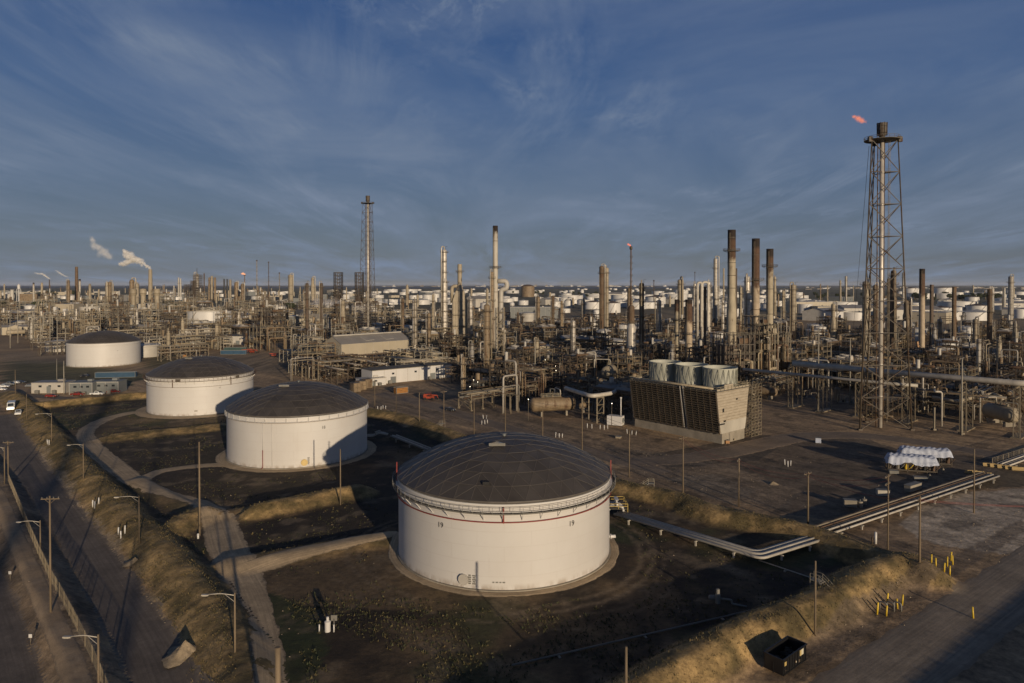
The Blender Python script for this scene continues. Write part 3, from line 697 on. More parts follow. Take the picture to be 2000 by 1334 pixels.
def big_tank(k,label,rise,walk,foam,num,numaz,rings=7):
    c,R,H=TK[k]; t=empty('storage_tank',(c[0],c[1],0)); tag(t,label,'storage tank')
    me=shell_mesh(R,H); o=bpy.data.objects.new('shell',me); col.objects.link(o); o.parent=t
    mb=MB(); mb.lathe([(R+.35,.0),(R+.35,.28),(R-.1,.32)],n=96); mb.build('base_ring',M['concrete'],t)
    mb=MB(); mb.lathe([(R+.02,H-.2),(R+.28,H-.2),(R+.28,H+.05),(R-.3,H+.05)],n=96); mb.lathe([(R+.02,H-1.25),(R+.5,H-1.22),(R+.5,H-1.14),(R,H-1.11)],n=96)
    mb.build('wind_girder',M['white'],t)
    dome(R*1.012,rise,H+.42,t,rings,skyl=(-.12,-.25) if k!=19 else (-.06,-.27),dark=(-.14,-.83) if k==19 else None)
    az=cam_az(c)
    if walk:
        W=1.0; zr=H-walk
        mb=MB(); arc_ring(mb,R+.15+W/2,zr,0,2*PI,W,.09,96); mb.build('walkway',M['grate'],t)
        for i in range(40):
            a=2*PI*i/40; ca,sa=math.cos(a),math.sin(a); mb=MB()
            for zz in (0,): 
                mb.bar((R*ca,R*sa,zr-1.3),((R+1.05)*ca,(R+1.05)*sa,zr-.06),.1); mb.bar((R*ca,R*sa,zr-.12),((R+1.1)*ca,(R+1.1)*sa,zr-.12),.1)
            mb.build('bracket',M['white'],t)
        mb=MB()
        for zz,w_ in ((1.1,.07),(.58,.05),(.1,.09)): arc_ring(mb,R+.12+W,zr+zz,0,2*PI,w_,w_,96)
        for i in range(80):
            a=2*PI*i/80; mb.bar(((R+1.12)*math.cos(a),(R+1.12)*math.sin(a),zr),((R+1.12)*math.cos(a),(R+1.12)*math.sin(a),zr+1.1),.06)
        mb.build('railing',M['pipe_g'] if k==19 else M['pipe_r'],t)
    if foam:
        zf=H-foam; mb=MB(); rr={19:.08,18:.045,17:.05}[k]
        arc_ring(mb,R+.28,zf,0,2*PI,rr*2,rr*2,96)
        for i in range(10): 
            a=2*PI*i/10+az+.2; mb.bar((R*math.cos(a),R*math.sin(a),zf),((R+.3)*math.cos(a),(R+.3)*math.sin(a),zf),.1)
        offs={19:(-.005,),18:(),17:(-.52,.55)}[k]
        for d in offs:
            a=az+d; mb.bar(((R+.3)*math.cos(a),(R+.3)*math.sin(a),zf-.1),((R+.3)*math.cos(a),(R+.3)*math.sin(a),H-.4),.24)
        if k==19:
            for d in (-1.45,1.5):
                a=az+d; mb.bar(((R+.3)*math.cos(a),(R+.3)*math.sin(a),zf),((R+.3)*math.cos(a),(R+.3)*math.sin(a),H+2.4),.2)
        mb.build('foam_pipe',M['redpipe'] if k==19 else M['pipe_r'],t)
    for d,z,s in numaz:
        a=az+d; text_part('tank_number',num,s,t,((R+.04)*math.cos(a),(R+.04)*math.sin(a),z),a,M['textblk'])
    return t,R,H,az
def on_shell(t,R,az,d,z,fn,name,mat,off=0.0):
    a=az+d; o=fn().build(name,mat,t,((R+off)*math.cos(a),(R+off)*math.sin(a),z),a+PI/2); return o
def manhole(r=.75):
    mb=MB()  # local: x tangential, y pointing inwards
    n=20
    mb.path([(0,-.02,0),(0,-.35,0)],r,20); mb.path([(0,-.35,0),(0,-.42,0)],r*1.2,20)
    for i in range(14):
        a=2*PI*i/14; mb.box(r*1.1*math.cos(a),-.46,r*1.1*math.sin(a),.07,.06,.07)
    return mb
def plates(cols,rows,w,h):
    mb=MB()
    for i in range(cols):
        for j in range(rows): mb.box((i-(cols-1)/2)*w*1.35,-.03,(j-(rows-1)/2)*h*1.5,w*(.75+.25*((i*3+j)%2)),.03,h)
    return mb
t,R,H,az=big_tank(19,'large white storage tank marked 19 with dark domed roof, nearest the camera',6.3,1.35,2.9,'19',((-.56,9.9,1.25),(.6,9.9,1.25)))
on_shell(t,R,az,-.335,1.7,manhole,'manhole',M['whitegrey'])
on_shell(t,R,az,-.268,1.75,lambda:plates(2,5,.55,.22),'nameplate',M['pipe_g'])
on_shell(t,R,az,-.045,1.55,lambda:plates(4,1,.42,.2),'nameplate',M['pipe_g'])
mb=MB()   # spiral-less stair landing and drain nozzles on the right flank
a=az+1.62
for zz in (1.2,): 
    mb.path([((R-.1)*math.cos(a),(R-.1)*math.sin(a),zz),((R+1.6)*math.cos(a),(R+1.6)*math.sin(a),zz)],.3,10); mb.path([((R+.6)*math.cos(a),(R+.6)*math.sin(a),zz),((R+.75)*math.cos(a),(R+.75)*math.sin(a),zz)],.5,12)
mb.build('nozzle',M['white'],t)
t,R,H,az=big_tank(18,'white storage tank marked 18 with dark dome, half in the shadow of its neighbour',6.5,0,1.35,'18',((.33,10.6,1.15),))
on_shell(t,R,az,.07,1.6,manhole,'manhole',M['stickery'])
on_shell(t,R,az,.125,1.9,lambda:plates(1,6,.6,.22),'nameplate',M['pipe_g'])
mb=MB(); a=az-.48; mb.path([((R+.25)*math.cos(a),(R+.25)*math.sin(a),5.2),((R+.25)*math.cos(a),(R+.25)*math.sin(a),.5),((R+.9)*math.cos(a),(R+.9)*math.sin(a),.4)],.1,8,bend=.4); mb.build('red_riser_pipe',M['redpipe'],t)
mb=MB(); mb.path([((R+.2)*math.cos(a),(R+.2)*math.sin(a),5.3),((R+.2)*math.cos(a),(R+.2)*math.sin(a),13)],.06,6); a+=.13; mb.path([((R+.2)*math.cos(a),(R+.2)*math.sin(a),1),((R+.2)*math.cos(a),(R+.2)*math.sin(a),13)],.05,6); mb.build('riser_pipe',M['white'],t)
for i in range(44):
    a=2*PI*i/44; mb=MB(); mb.bar(((R+.34)*math.cos(a),(R+.34)*math.sin(a),H-1.15),((R+.34)*math.cos(a),(R+.34)*math.sin(a),H+.1),.3,.06)
    mb.build('stiffener_tab',M['white'],t)
t,R,H,az=big_tank(17,'white storage tank with dark dome and thin brown railing, beside the tank marked 18',6.1,1.0,3.2,'17',((.33,10.2,.8),))
for d in (-.42,.7):
    a=az+d; c_,s_=math.cos(a),math.sin(a); mb=MB(); mb.box((R+.25)*c_,(R+.25)*s_,H-.55,.3,1.7,.9,a)
    mb.build('foam_chamber',M['grate'],t)
on_shell(t,R,az,-.1,2.0,lambda:plates(1,1,1.5,.4),'nameplate',M['concrete'])
t,R,H,az=big_tank(16,'white storage tank with low grey dome standing alone at the far left',6.3,0,0,'16',((.35,9.5,.7),),rings=9)
# ------------------------------------------------------------------ refinery kit
def platform_bm(R,z,a0,a1,w=1.1,n=None,rail=True):
    mb=MB(); n=n or 24; arc_ring(mb,R+w/2,z,a0,a1,w,.2,n); mb.k=1
    if rail:
        for zz in (.55,1.1): arc_ring(mb,R+w,z+zz,a0,a1,.09,.09,n)
        k=max(3,int((a1-a0)*(R+w)/1.8))
        for i in range(k+1):
            a=a0+(a1-a0)*i/k; mb.bar(((R+w)*math.cos(a),(R+w)*math.sin(a),z),((R+w)*math.cos(a),(R+w)*math.sin(a),z+1.1),.09)
    mb.k=0
    for i in range(4):
        a=a0+(a1-a0)*(i+.5)/4; mb.bar((R*math.cos(a),R*math.sin(a),z-.9),((R+w)*math.cos(a),(R+w)*math.sin(a),z-.05),.12)
    return mb
def ladder_bm(R,z0,z1,a,cage=True):
    mb=MB(); c,s=math.cos(a),math.sin(a); tx,ty=-s,c
    for o in (-.25,.25): mb.bar(((R+.35)*c+tx*o,(R+.35)*s+ty*o,z0),((R+.35)*c+tx*o,(R+.35)*s+ty*o,z1),.07)
    z=z0
    if cage:
        while z<z1: mb.bar(((R+.8)*c+tx*-.35,(R+.8)*s+ty*-.35,z),((R+.8)*c+tx*.35,(R+.8)*s+ty*.35,z),.07); z+=1.2
        for o in (-.35,.35): mb.bar(((R+.8)*c+tx*o,(R+.8)*s+ty*o,z0+2),((R+.8)*c+tx*o,(R+.8)*s+ty*o,z1),.05)
    return mb
def make_column(R,H,mat='silver',plats=5,seed=0,vapour=True,bands=True,skirt=True,top=None,framew=None):
    r=random.Random(seed); t=empty('process_tower')
    n=22; mb=MB(); hd=R*.55
    # slight diameter change on some
    neck=r.random()<.35 and R>1.2
    zc=H*(.55+.2*r.random()); R2=R*(.78 if neck else 1)
    if neck: mb.lathe([(R,H*.06),(R,zc),(R2,zc+R*.8),(R2,H-hd)],n=n)
    else: mb.lathe([(R,H*.06),(R,H-hd)],n=n)
    mb.lathe([(R2,H-hd),(R2*.93,H-hd*.6),(R2*.72,H-hd*.27),(R2*.4,H-hd*.06),(.01,H)],n=n,smooth=True)
    mb.k=1; mb.lathe([(R*1.05,0),(R*1.03,H*.06+.1),(R,H*.06+.15)],n=n)
    if bands:
        z=H*.1
        while z<H-hd-.5:
            RR=R if z<zc else R2*1.0
            if not(neck and zc-.3<z<zc+R): mb.lathe([(RR,z-.09),(RR+.05,z-.08),(RR+.05,z+.08),(RR,z+.09)],n=n)
            z+=2.6+1.2*r.random()
    mb.k=0
    for i in range(r.randint(3,6)): # manways, nozzles
        z=H*(.12+.8*r.random()); a=-PI/2+(r.random()-.5)*2.4; RR=(R2 if z>zc else R); mb.tube((RR*.9*math.cos(a),RR*.9*math.sin(a),z),((RR+.5)*math.cos(a),(RR+.5)*math.sin(a),z),.28,8)
    mb.build('shell',[M[mat],M['steel_dk']],t)
    for i in range(plats):
        z=H*(i+1)/(plats+.35)+r.uniform(-.8,.8); z=min(z,H-.6)
        a0=r.uniform(-2.6,-.8) if i<plats-1 else -2.9; sp=r.uniform(1.6,3.4) if i<plats-1 else 5.8
        platform_bm(R if z<zc else R2,z,a0-.3,a0-.3+sp,r.uniform(1.2,1.8)).build('platform',[M['steel_dk'],M['steel']],t)
    la=r.choice((-.6,-2.5,-1.9)); ladder_bm(R,H*.05,H-.5,la).build('ladder',M['steel'],t)
    if vapour:
        pr=max(.14,R*r.uniform(.14,.24)); a=r.choice((-.15,PI+.15,-1.15,-2.1)); ca,sa=math.cos(a),math.sin(a); q=R+pr+.35
        mb=MB(); mb.path([(0,0,H-.1),(0,0,H+1+pr*2),(q*ca,q*sa,H+1+pr*2),(q*ca,q*sa,H*r.uniform(.03,.3))],pr,8,bend=pr*3)
        mb.build('vapour_pipe',M[r.choice(('silver2','pipe_w','beige','silver'))],t)
    for k in range(r.randint(1,3)):
        a=r.uniform(-2.8,-.3); ca,sa=math.cos(a),math.sin(a); q=R+.3; zz=H*r.uniform(.4,.92); mb=MB(); p_=r.uniform(.08,.17)
        mb.path([((R-.2)*ca,(R-.2)*sa,zz),(q*ca,q*sa,zz),(q*ca,q*sa,.5)],p_,6,bend=.3); mb.build('side_pipe',M[r.choice(('pipe_b','pipe_r','steel','pipe_w'))],t)
    if top=='davit' or r.random()<.6:
        mb=MB(); mb.path([(R2*.7,-R2*.5,H-.5),(R2*.7,-R2*.5,H+2.2),(R2*1.5,-R2*.9,H+2.2)],.1,6,bend=.3); mb.build('davit',M['steel_dk'],t)
    return t
def make_chimney(R,H,mat,z0=0.0,R0=None,collar=None,flare=None,lattice=False,bandn=5):
    t=empty('chimney'); n=24; mb=MB(); R0=R0 or R
    prof=[(R0,z0)]
    if flare: prof+= [(R0,flare[0]),(R,flare[1])]
    prof+=[(R,H)]
    mb.lathe(prof,n=n); mb.lathe([(R,H),(R*.86,H),(R*.86,H-3)],n=n)
    mb.build('shaft',M[mat],t)
    mb=MB()
    for i in range(bandn):
        z=(flare[1] if flare else z0)+ (H-(flare[1] if flare else z0))*(i+.7)/(bandn+.3); mb.lathe([(R,z-.16),(R+.09,z-.14),(R+.09,z+.14),(R,z+.16)],n=n)
    mb.build('stiffener_band',M['steel_dk'],t)
    for z in (collar or []): platform_bm(R,z,0,2*PI,2.1,28).build('collar_platform',[M['grate'],M['steel_dk']],t)
    ladder_bm(R,z0+1,H-1.5,-2.2,False).build('ladder',M['steel'],t)
    return t
def make_flare(H,wb,wt,pr,levels,tiph,tipr,rz=0.0,boxes=True,thin=1.0):
    t=empty('flare_tower'); legs=[(math.cos(a),math.sin(a)) for a in (rad(-158),rad(-22),rad(90))]
    def P(i,z):
        f=z/H; r_=(wb*(1-f)+wt*f); 
        return (legs[i][0]*r_,legs[i][1]*r_,z)
    lw=pr*.4*thin
    for i in range(3):
        mb=MB(); mb.tube(P(i,0),P(i,H),lw*1.15,8,lw*.7)
        mb.box(*P(i,0)[:2],.25,lw*5,lw*5,.5)
        mb.build('tower_leg',M['steel_dk'],t)
    zs=[H*k/levels for k in range(levels+1)]
    mb=MB()
    for k in range(levels):
        z0,z1=zs[k],zs[k+1]; zm=(z0+z1)/2
        for i in range(3):
            j=(i+1)%3; w_=lw*.75
            mb.bar(P(i,z0),P(j,z1),w_); mb.bar(P(j,z0),P(i,z1),w_); mb.bar(P(i,z1),P(j,z1),w_*.9)
            c=tuple((P(i,zm)[a]+P(j,zm)[a])/2 for a in range(3)); mb.bar(P(i,z1),(P(i,z1)[0]*0,P(i,z1)[1]*0,z1),w_*.6)
            if k<levels*.6: 
                q0=tuple(P(i,z0)[a]*.75+P(j,z1)[a]*.25 for a in range(3)); mb.bar(P(i,zm),q0,w_*.6); q1=tuple(P(j,z0)[a]*.75+P(i,z1)[a]*.25 for a in range(3)); mb.bar(P(j,zm),q1,w_*.6)
    mb.build('bracing',M['steel_dk'],t)
    mb=MB(); mb.tube((0,0,.2),(0,0,H+.5),pr,14)
    for z in zs[1:]: mb.lathe([(pr,z-.2),(pr+.12,z-.15),(pr+.12,z+.15),(pr,z+.2)],n=14)
    mb.build('riser_pipe',M['silver2'],t)
    mb=MB(); mb.tube((-pr*2.0,pr*.3,.2),(-pr*1.9,pr*.3,H),pr*.26,8); mb.tube((pr*1.7,pr*.5,.2),(pr*1.6,pr*.5,H),pr*.2,8); mb.build('pilot_line',M['pipe_r'],t)
    ladder_bm(pr*2.6,2,H,-.2,True).build('ladder',M['steel'],t)
    for z in zs[1:-1]: 
        m_=MB(); m_.box(pr*2.6,0,z,pr*2.4,pr*2,.14); 
        for zz in (.6,1.1): m_.bar((pr*1.4,-pr,z+zz),(pr*3.8,-pr,z+zz),.08)
        m_.build('rest_platform',M['grate'],t)
    platform_bm(pr,H,0,2*PI,wt*1.0,36).build('top_platform',[M['grate'],M['steel_dk']],t)
    if boxes:
        for i in range(3):
            x,y,_=P(i,H); m_=MB(); m_.box(x*1.12,y*1.12,H-.1,1.3,1.0,1.7); m_.bar((x*1.25,y*1.25,H+.8),(x*.9,y*.9,H+.8),.3); m_.build('winch_box',M['steel_dk'],t)
    mb=MB(); z=H+.5; mb.lathe([(pr,z-.2),(pr*1.1,z+.6),(tipr*.85,z+1.2),(tipr*.85,z+1.8),(tipr,z+2.0),(tipr,z+tiph*.8),(tipr*1.08,z+tiph*.82),(tipr*1.08,z+tiph),(tipr*.85,z+tiph),(tipr*.8,z+tiph*.5)],n=18)
    for i in range(8):
        a=2*PI*i/8; mb.tube((tipr*1.05*math.cos(a),tipr*1.05*math.sin(a),z+1),(tipr*1.1*math.cos(a),tipr*1.1*math.sin(a),z+tiph+.2),.09,6)
    mb.build('flare_tip',M['steel_dk'],t)
    return t
PIPEM=('pipe_w','pipe_b','pipe_g','pipe_b','pipe_r','silver','pipe_w','beige')
def make_rack(L,W,levels,seed,detail=True,h0=5.2,dh=2.2,name='pipe_rack'):
    r=random.Random(seed); t=empty(name); mb=MB(); nb=max(1,round(L/6)); H=h0+dh*(levels-1)
    for i in range(nb+1):
        y=-L/2+L*i/nb
        for x in (-W/2,W/2): mb.box(x,y,(H+.6)/2,.34,.34,H+.6); mb.box(x,y,.2,.9,.9,.4)
        for l in range(levels): mb.box(0,y,h0+dh*l-.2,W,.26,.34)
        if i%2==0 and W>4: mb.bar((-W/2,y,.4),(W/2,y,h0-.4),.18)
    for l in range(levels):
        for x in (-W/2,W/2): mb.box(x,0,h0+dh*l+ .45,.22,L,.26)
    for x in (-W/2,W/2):
        if nb>1:
            k=r.randrange(nb); y0=-L/2+L*k/nb; y1=-L/2+L*(k+1)/nb; mb.bar((x,y0,.4),(x,y1,h0),.16); mb.bar((x,y1,.4),(x,y0,h0),.16)
    mb.build('steel_frame',M[r.choice(('steel','steel','steel_lt','steel_dk'))],t)
    for l in range(levels):
        x=-W/2+.5
        while x<W/2-.4:
            p_=r.choice((.09,.12,.16,.2,.28,.36)); 
            if x+p_*2>W/2-.2: break
            if r.random()<.85:
                m_=MB(); z=h0+dh*l+p_; xx=x+p_; a=-L/2-.6; b=L/2+.6
                q=r.random()
                if q<.22: pts=[(xx,a,z),(xx,r.uniform(-L/3,L/3),z)]; e=pts[-1]; pts+=[(xx,e[1],z+1.2),(xx+ (W/2+.8-xx if r.random()<.5 else -(W/2+.8+xx)),e[1],z+1.2)]; pts.append((pts[-1][0],e[1],.6)); m_.path(pts,p_,7,bend=p_*2.5)
                elif q<.34 and detail: y=r.uniform(-L/4,L/4); m_.path([(xx,a,z),(xx,y-1.5,z),(xx,y-1.5,z+2),(xx,y+1.5,z+2),(xx,y+1.5,z),(xx,b,z)],p_,7,bend=p_*2.5)
                else: m_.path([(xx,a,z),(xx,b,z)],p_,7)
                m_.build('pipe',M[r.choice(PIPEM)],t)
            x+=p_*2+r.choice((.15,.3,.5))
    return t
def rails(mb,x0,x1,y0,y1,z,sides='nsew',pw=.07):
    for zz in (.55,1.1):
        if 's' in sides: mb.bar((x0,y0,z+zz),(x1,y0,z+zz),pw)
        if 'n' in sides: mb.bar((x0,y1,z+zz),(x1,y1,z+zz),pw)
        if 'w' in sides: mb.bar((x0,y0,z+zz),(x0,y1,z+zz),pw)
        if 'e' in sides: mb.bar((x1,y0,z+zz),(x1,y1,z+zz),pw)
    nx_=max(1,int((x1-x0)/2)); ny_=max(1,int((y1-y0)/2))
    for i in range(nx_+1):
        x=x0+(x1-x0)*i/nx_
        for s,y in (('s',y0),('n',y1)):
            if s in sides: mb.bar((x,y,z),(x,y,z+1.1),pw)
    for i in range(ny_+1):
        y=y0+(y1-y0)*i/ny_
        for s,x in (('w',x0),('e',x1)):
            if s in sides: mb.bar((x,y,z),(x,y,z+1.1),pw)
def make_structure(W,D,levels,seed,dh=4.5,name='process_structure'):
    r=random.Random(seed); t=empty(name); H=dh*levels; nx_=max(1,round(W/6)); ny_=max(1,round(D/6)); mb=MB(); rl=MB()
    for i in range(nx_+1):
        for j in range(ny_+1):
            x=-W/2+W*i/nx_; y=-D/2+D*j/ny_; hh=H+(1.1 if r.random()<.7 else 4); mb.box(x,y,hh/2,.36,.36,hh)
    for l in range(1,levels+1):
        z=dh*l
        for i in range(nx_+1): mb.box(-W/2+W*i/nx_,0,z-.25,.25,D,.4)
        for j in range(ny_+1): mb.box(0,-D/2+D*j/ny_,z-.25,W,.25,.38)
        x0=-W/2; x1=W/2
        if r.random()<.85:
            if r.random()<.4: x1=W*r.uniform(0,.5)
            rl=MB(); rl.box((x0+x1)/2,0,z+.02,x1-x0,D*.98,.1); rl.k=1; rails(rl,x0,x1,-D/2,D/2,z); rl.build('deck',[M['grate'],M['rail']],t)
    for i in range(nx_):
        if r.random()<.7:
            for l in range(levels):
                xa=-W/2+W*i/nx_; xb=-W/2+W*(i+1)/nx_; mb.bar((xa,-D/2,dh*l),(xb,-D/2,dh*(l+1)),.16); mb.bar((xb,-D/2,dh*l),(xa,-D/2,dh*(l+1)),.16)
    for l in range(levels):
        if r.random()<.6: mb.bar((-W/2,-D/2,dh*l),(-W/2,D/2,dh*(l+1)),.16)
    mb.build('steel_frame',M[r.choice(('steel','steel_dk','steel','steel_lt'))],t)
    for l in range(levels+1):
        z=dh*l
        for q in range(r.randint(1,3)):
            x=r.uniform(-W/2+1.5,W/2-1.5); y=r.uniform(-D/2+1.5,D/2-1.5); k=r.random(); m_=MB()
            if k<.42:
                R_=r.uniform(.45,1.0); L=r.uniform(3,min(W,7)); 
                if r.random()<.6: m_.drum((x-L/2,y,z+R_+.6),(x+L/2,y,z+R_+.6),R_,12)
                else: m_.drum((x,y-L/2,z+R_+.6),(x,y+L/2,z+R_+.6),R_,12)
                m_.box(x,y,z+.35,.5,R_*1.5,.7); m_.build('exchanger',M[r.choice(('silver','beige','tan','pipe_g','rust'))],t)
            elif k<.75:
                R_=r.uniform(.5,1.1); h=r.uniform(2.5,6); m_.lathe([(R_,z+.5),(R_,z+h),(R_*.6,z+h+R_*.4),(.02,z+h+R_*.55)],x,y,14); m_.lathe([(.02,z+.2),(R_*.6,z+.25),(R_,z+.5)],x,y,14); m_.build('vessel',M[r.choice(('silver','silver2','beige','tan','whitegrey'))],t)
            else: m_.box(x,y,z+.8,r.uniform(1.5,3),r.uniform(1,2),1.6); m_.box(x,y,z+1.7,.8,.8,.5); m_.build('equipment_box',M[r.choice(('grey','beige','steel_dk','whitegrey'))],t)
    for q in range(r.randint(3,6)):
        p_=r.choice((.1,.15,.22,.32)); x=r.uniform(-W/2,W/2); y=-D/2-.5 if r.random()<.5 else r.uniform(-D/2,D/2); z1=dh*r.randint(1,levels)+r.uniform(.5,2.5); x2=r.uniform(-W/2-2,W/2+2)
        m_=MB(); m_.path([(x,y,.5),(x,y,z1),(x2,y,z1),(x2,y+r.uniform(1,D*.6),z1)],p_,7,bend=p_*3); m_.build('pipe',M[r.choice(PIPEM)],t)
    return t
def make_cooler(L,W,h,seed,n=3):
    r=random.Random(seed); t=empty('air_cooler'); mb=MB(); k=max(1,round(L/6))
    for i in range(k+1):
        for x in (-W/2,W/2): mb.box(x,-L/2+L*i/k,h/2,.3,.3,h)
        mb.box(0,-L/2+L*i/k,h-.2,W,.25,.4)
        if i<k: mb.bar((-W/2,-L/2+L*i/k,h*.5),(-W/2,-L/2+L*(i+1)/k,h),.16); mb.bar((-W/2,-L/2+L*(i+1)/k,h*.5),(-W/2,-L/2+L*i/k,h),.16)
    mb.build('steel_frame',M['steel'],t)
    mb=MB(); mb.box(0,0,h+.9,W,L,.9); 
    for i in range(int(L/1.2)): mb.box(W/2+.05,-L/2+i*1.2+.6,h+.5,.12,.12,1.8); mb.box(-W/2-.05,-L/2+i*1.2+.6,h+.5,.12,.12,1.8)
    mb.build('tube_bundle',M['tan'],t)
    for i in range(n):
        y=-L/2+L*(i+.5)/n; m_=MB(); a=min(W,L/n)*.46
        vs=[]
        for (s,z) in ((1.02,h+1.35),(.72,h+2.3)):
            for dx,dy in ((-1,-1),(1,-1),(1,1),(-1,1)): vs.append((dx*a*s,y+dy*a*s,z))
        m_._add(vs,[(0,1,5,4),(1,2,6,5),(2,3,7,6),(3,0,4,7)]); m_.lathe([(a*.72,h+2.3),(a*.72,h+3.0),(a*.66,h+3.0),(a*.66,h+2.4),(.05,h+2.4)],0,y,16)
        m_.build('fan_hood',M['whitegrey'],t)
    mb=MB(); rails(mb,-W/2-1.2,W/2+1.2,-L/2-.6,L/2+.6,h+.4); mb.box(-W/2-.65,0,h+.4,1.1,L,.1); mb.box(W/2+.65,0,h+.4,1.1,L,.1); mb.build('walkway',M['rail'],t)
    mb=MB(); mb.path([(-W/2-.3,-L/2-2,.5),(-W/2-.3,-L/2-2,h+1),(-W/2-.3,L/2,h+1)],.28,8,bend=.8); mb.build('header_pipe',M['pipe_b'],t)
    return t
def make_drum(L,R_,seed):
    r=random.Random(seed); t=empty('horizontal_drum'); mb=MB(); z=R_+1.6; mb.drum((-L/2,0,z),(L/2,0,z),R_,20)
    for x in (-L*.25,0,L*.2): mb.lathe([(.3,z+R_*.9),(.3,z+R_+.6),(.42,z+R_+.6),(.42,z+R_+.75),(.01,z+R_+.75)],x,0,10)
    mb.build('shell',M[r.choice(('tan','silver','beige','whitegrey'))],t)
    for x in (-L*.32,L*.32): m_=MB(); m_.box(x,0,.9,.7,R_*1.7,1.8); m_.build('saddle',M['concrete'],t)
    mb=MB(); mb.box(0,0,z+R_+.15,L*.6,1.2,.1); rails(mb,-L*.3,L*.3,-.6,.6,z+R_+.15); mb.build('platform',M['rail'],t)
    mb=MB(); mb.path([(L*.2,0,z+R_),(L*.2,0,z+R_+2.5),(L*.2,R_*2.5,z+R_+2.5),(L*.2,R_*2.5,.5)],.22,8,bend=.6); mb.build('pipe',M['pipe_w'],t)
    return t
def make_heater(W,D,H,stack,seed,mat='tan'):
    r=random.Random(seed); t=empty('fired_heater'); mb=MB(); b=2.2
    mb.box(0,0,b+(H-b)/2,W,D,H-b)
    mb.k=1
    for i in range(int(W/1.6)+1):
        x=-W/2+W*i/int(W/1.6)
        for y in (-D/2-.12,D/2+.12): mb.box(x,y,H/2,.22,.24,H)
    for i in range(int(D/1.6)+1):
        y=-D/2+D*i/int(D/1.6)
        for x in (-W/2-.12,W/2+.12): mb.box(x,y,H/2,.24,.22,H)
    for z in (b,H*.45,H*.7,H):
        for y in (-D/2-.16,D/2+.16): mb.box(0,y,z,W+.4,.22,.3)
        for x in (-W/2-.16,W/2+.16): mb.box(x,0,z,.22,D+.4,.3)
    mb.build('casing',[M[mat],M['steel_dk']],t)
    hw=W*.32
    mb=MB(); vs=[(-W/2,-D/2,H),(W/2,-D/2,H),(W/2,D/2,H),(-W/2,D/2,H),(-hw,-hw,H+D*.35),(hw,-hw,H+D*.35),(hw,hw,H+D*.35),(-hw,hw,H+D*.35)]
    mb._add(vs,[(0,1,5,4),(1,2,6,5),(2,3,7,6),(3,0,4,7)]); z=H+D*.35; mb.box(0,0,z+2,hw*2,hw*2,4.2); mb.build('convection_box',M[mat],t)
    z+=4.1; mb=MB(); sr=hw*.45; mb.lathe([(hw*1.0,z),(sr,z+1.5),(sr,z+stack),(sr*.85,z+stack),(sr*.85,z+stack-1.5)],n=18); mb.build('flue_stack',M['stack_rust2'],t)
    for zz in (b+.2,H*.7,H+.2):
        mb=MB(); mb.box(0,-D/2-.9,zz,W+2.6,1.2,.12); mb.box(W/2+.8,0,zz,1.2,D,.12); mb.k=1; rails(mb,-W/2-1.3,W/2+1.4,-D/2-1.5,D/2,zz,'se'); mb.build('platform',[M['grate'],M['rail']],t)
    for k in range(3):
        x=-W/2+W*(k+.5)/3; mb=MB(); mb.path([(x,-D/2-.4,1),(x,-D/2-.4,H*.85),(x+.8,-D/2-.4,H*.85)],.16,7,bend=.5); mb.build('pipe',M[r.choice(PIPEM)],t)
    return t
def make_skid(seed):
    r=random.Random(seed); t=empty('pump_skid'); mb=MB(); mb.box(0,0,.15,9,4,.3); mb.build('plinth',M['concrete'],t)
    for k in range(3):
        x=-3+3*k; m_=MB(); m_.drum((x,-1,1),(x,.6,1),.45,10); m_.tube((x,.6,1),(x,1.3,1),.2,8); m_.box(x,0,.5,1,2,.5); m_.build('pump',M[r.choice(('grey','steel_dk','orange','pipe_g'))],t)
        m_=MB(); m_.path([(x,1,1),(x,1,2.6+k*.4),(x+1.5,1,2.6+k*.4),(x+1.5,3,2.6+k*.4),(x+1.5,3,.4)],.16,7,bend=.4); m_.build('pipe',M[r.choice(PIPEM)],t)
    R_=r.uniform(.7,1.2); h=r.uniform(4,7); m_=MB(); m_.lathe([(R_,.8),(R_,h),(R_*.6,h+R_*.4),(.02,h+R_*.55)],5.5,1,14); m_.build('vessel',M[r.choice(('silver','beige','whitegrey'))],t)
    return t
def make_pipeloop(seed):
    r=random.Random(seed); t=empty('pipe_riser'); 
    for k in range(r.randint(2,4)):
        p_=r.choice((.16,.25,.4)); m_=MB(); x=k*1.3; h=r.uniform(7,15); L=r.uniform(5,14)
        m_.path([(x,0,.3),(x,0,h),(x,L,h),(x,L,.3)],p_,8,bend=p_*3); m_.build('pipe',M[r.choice(('pipe_w','silver2','pipe_b','beige'))],t)
    m_=MB()
    for y in (1.2,5): 
        for x in (-.6,4): m_.box(x,y,3.5,.25,.25,7)
        m_.box(1.7,y,6.9,4.8,.25,.3)
    m_.build('support_frame',M['steel'],t); return t
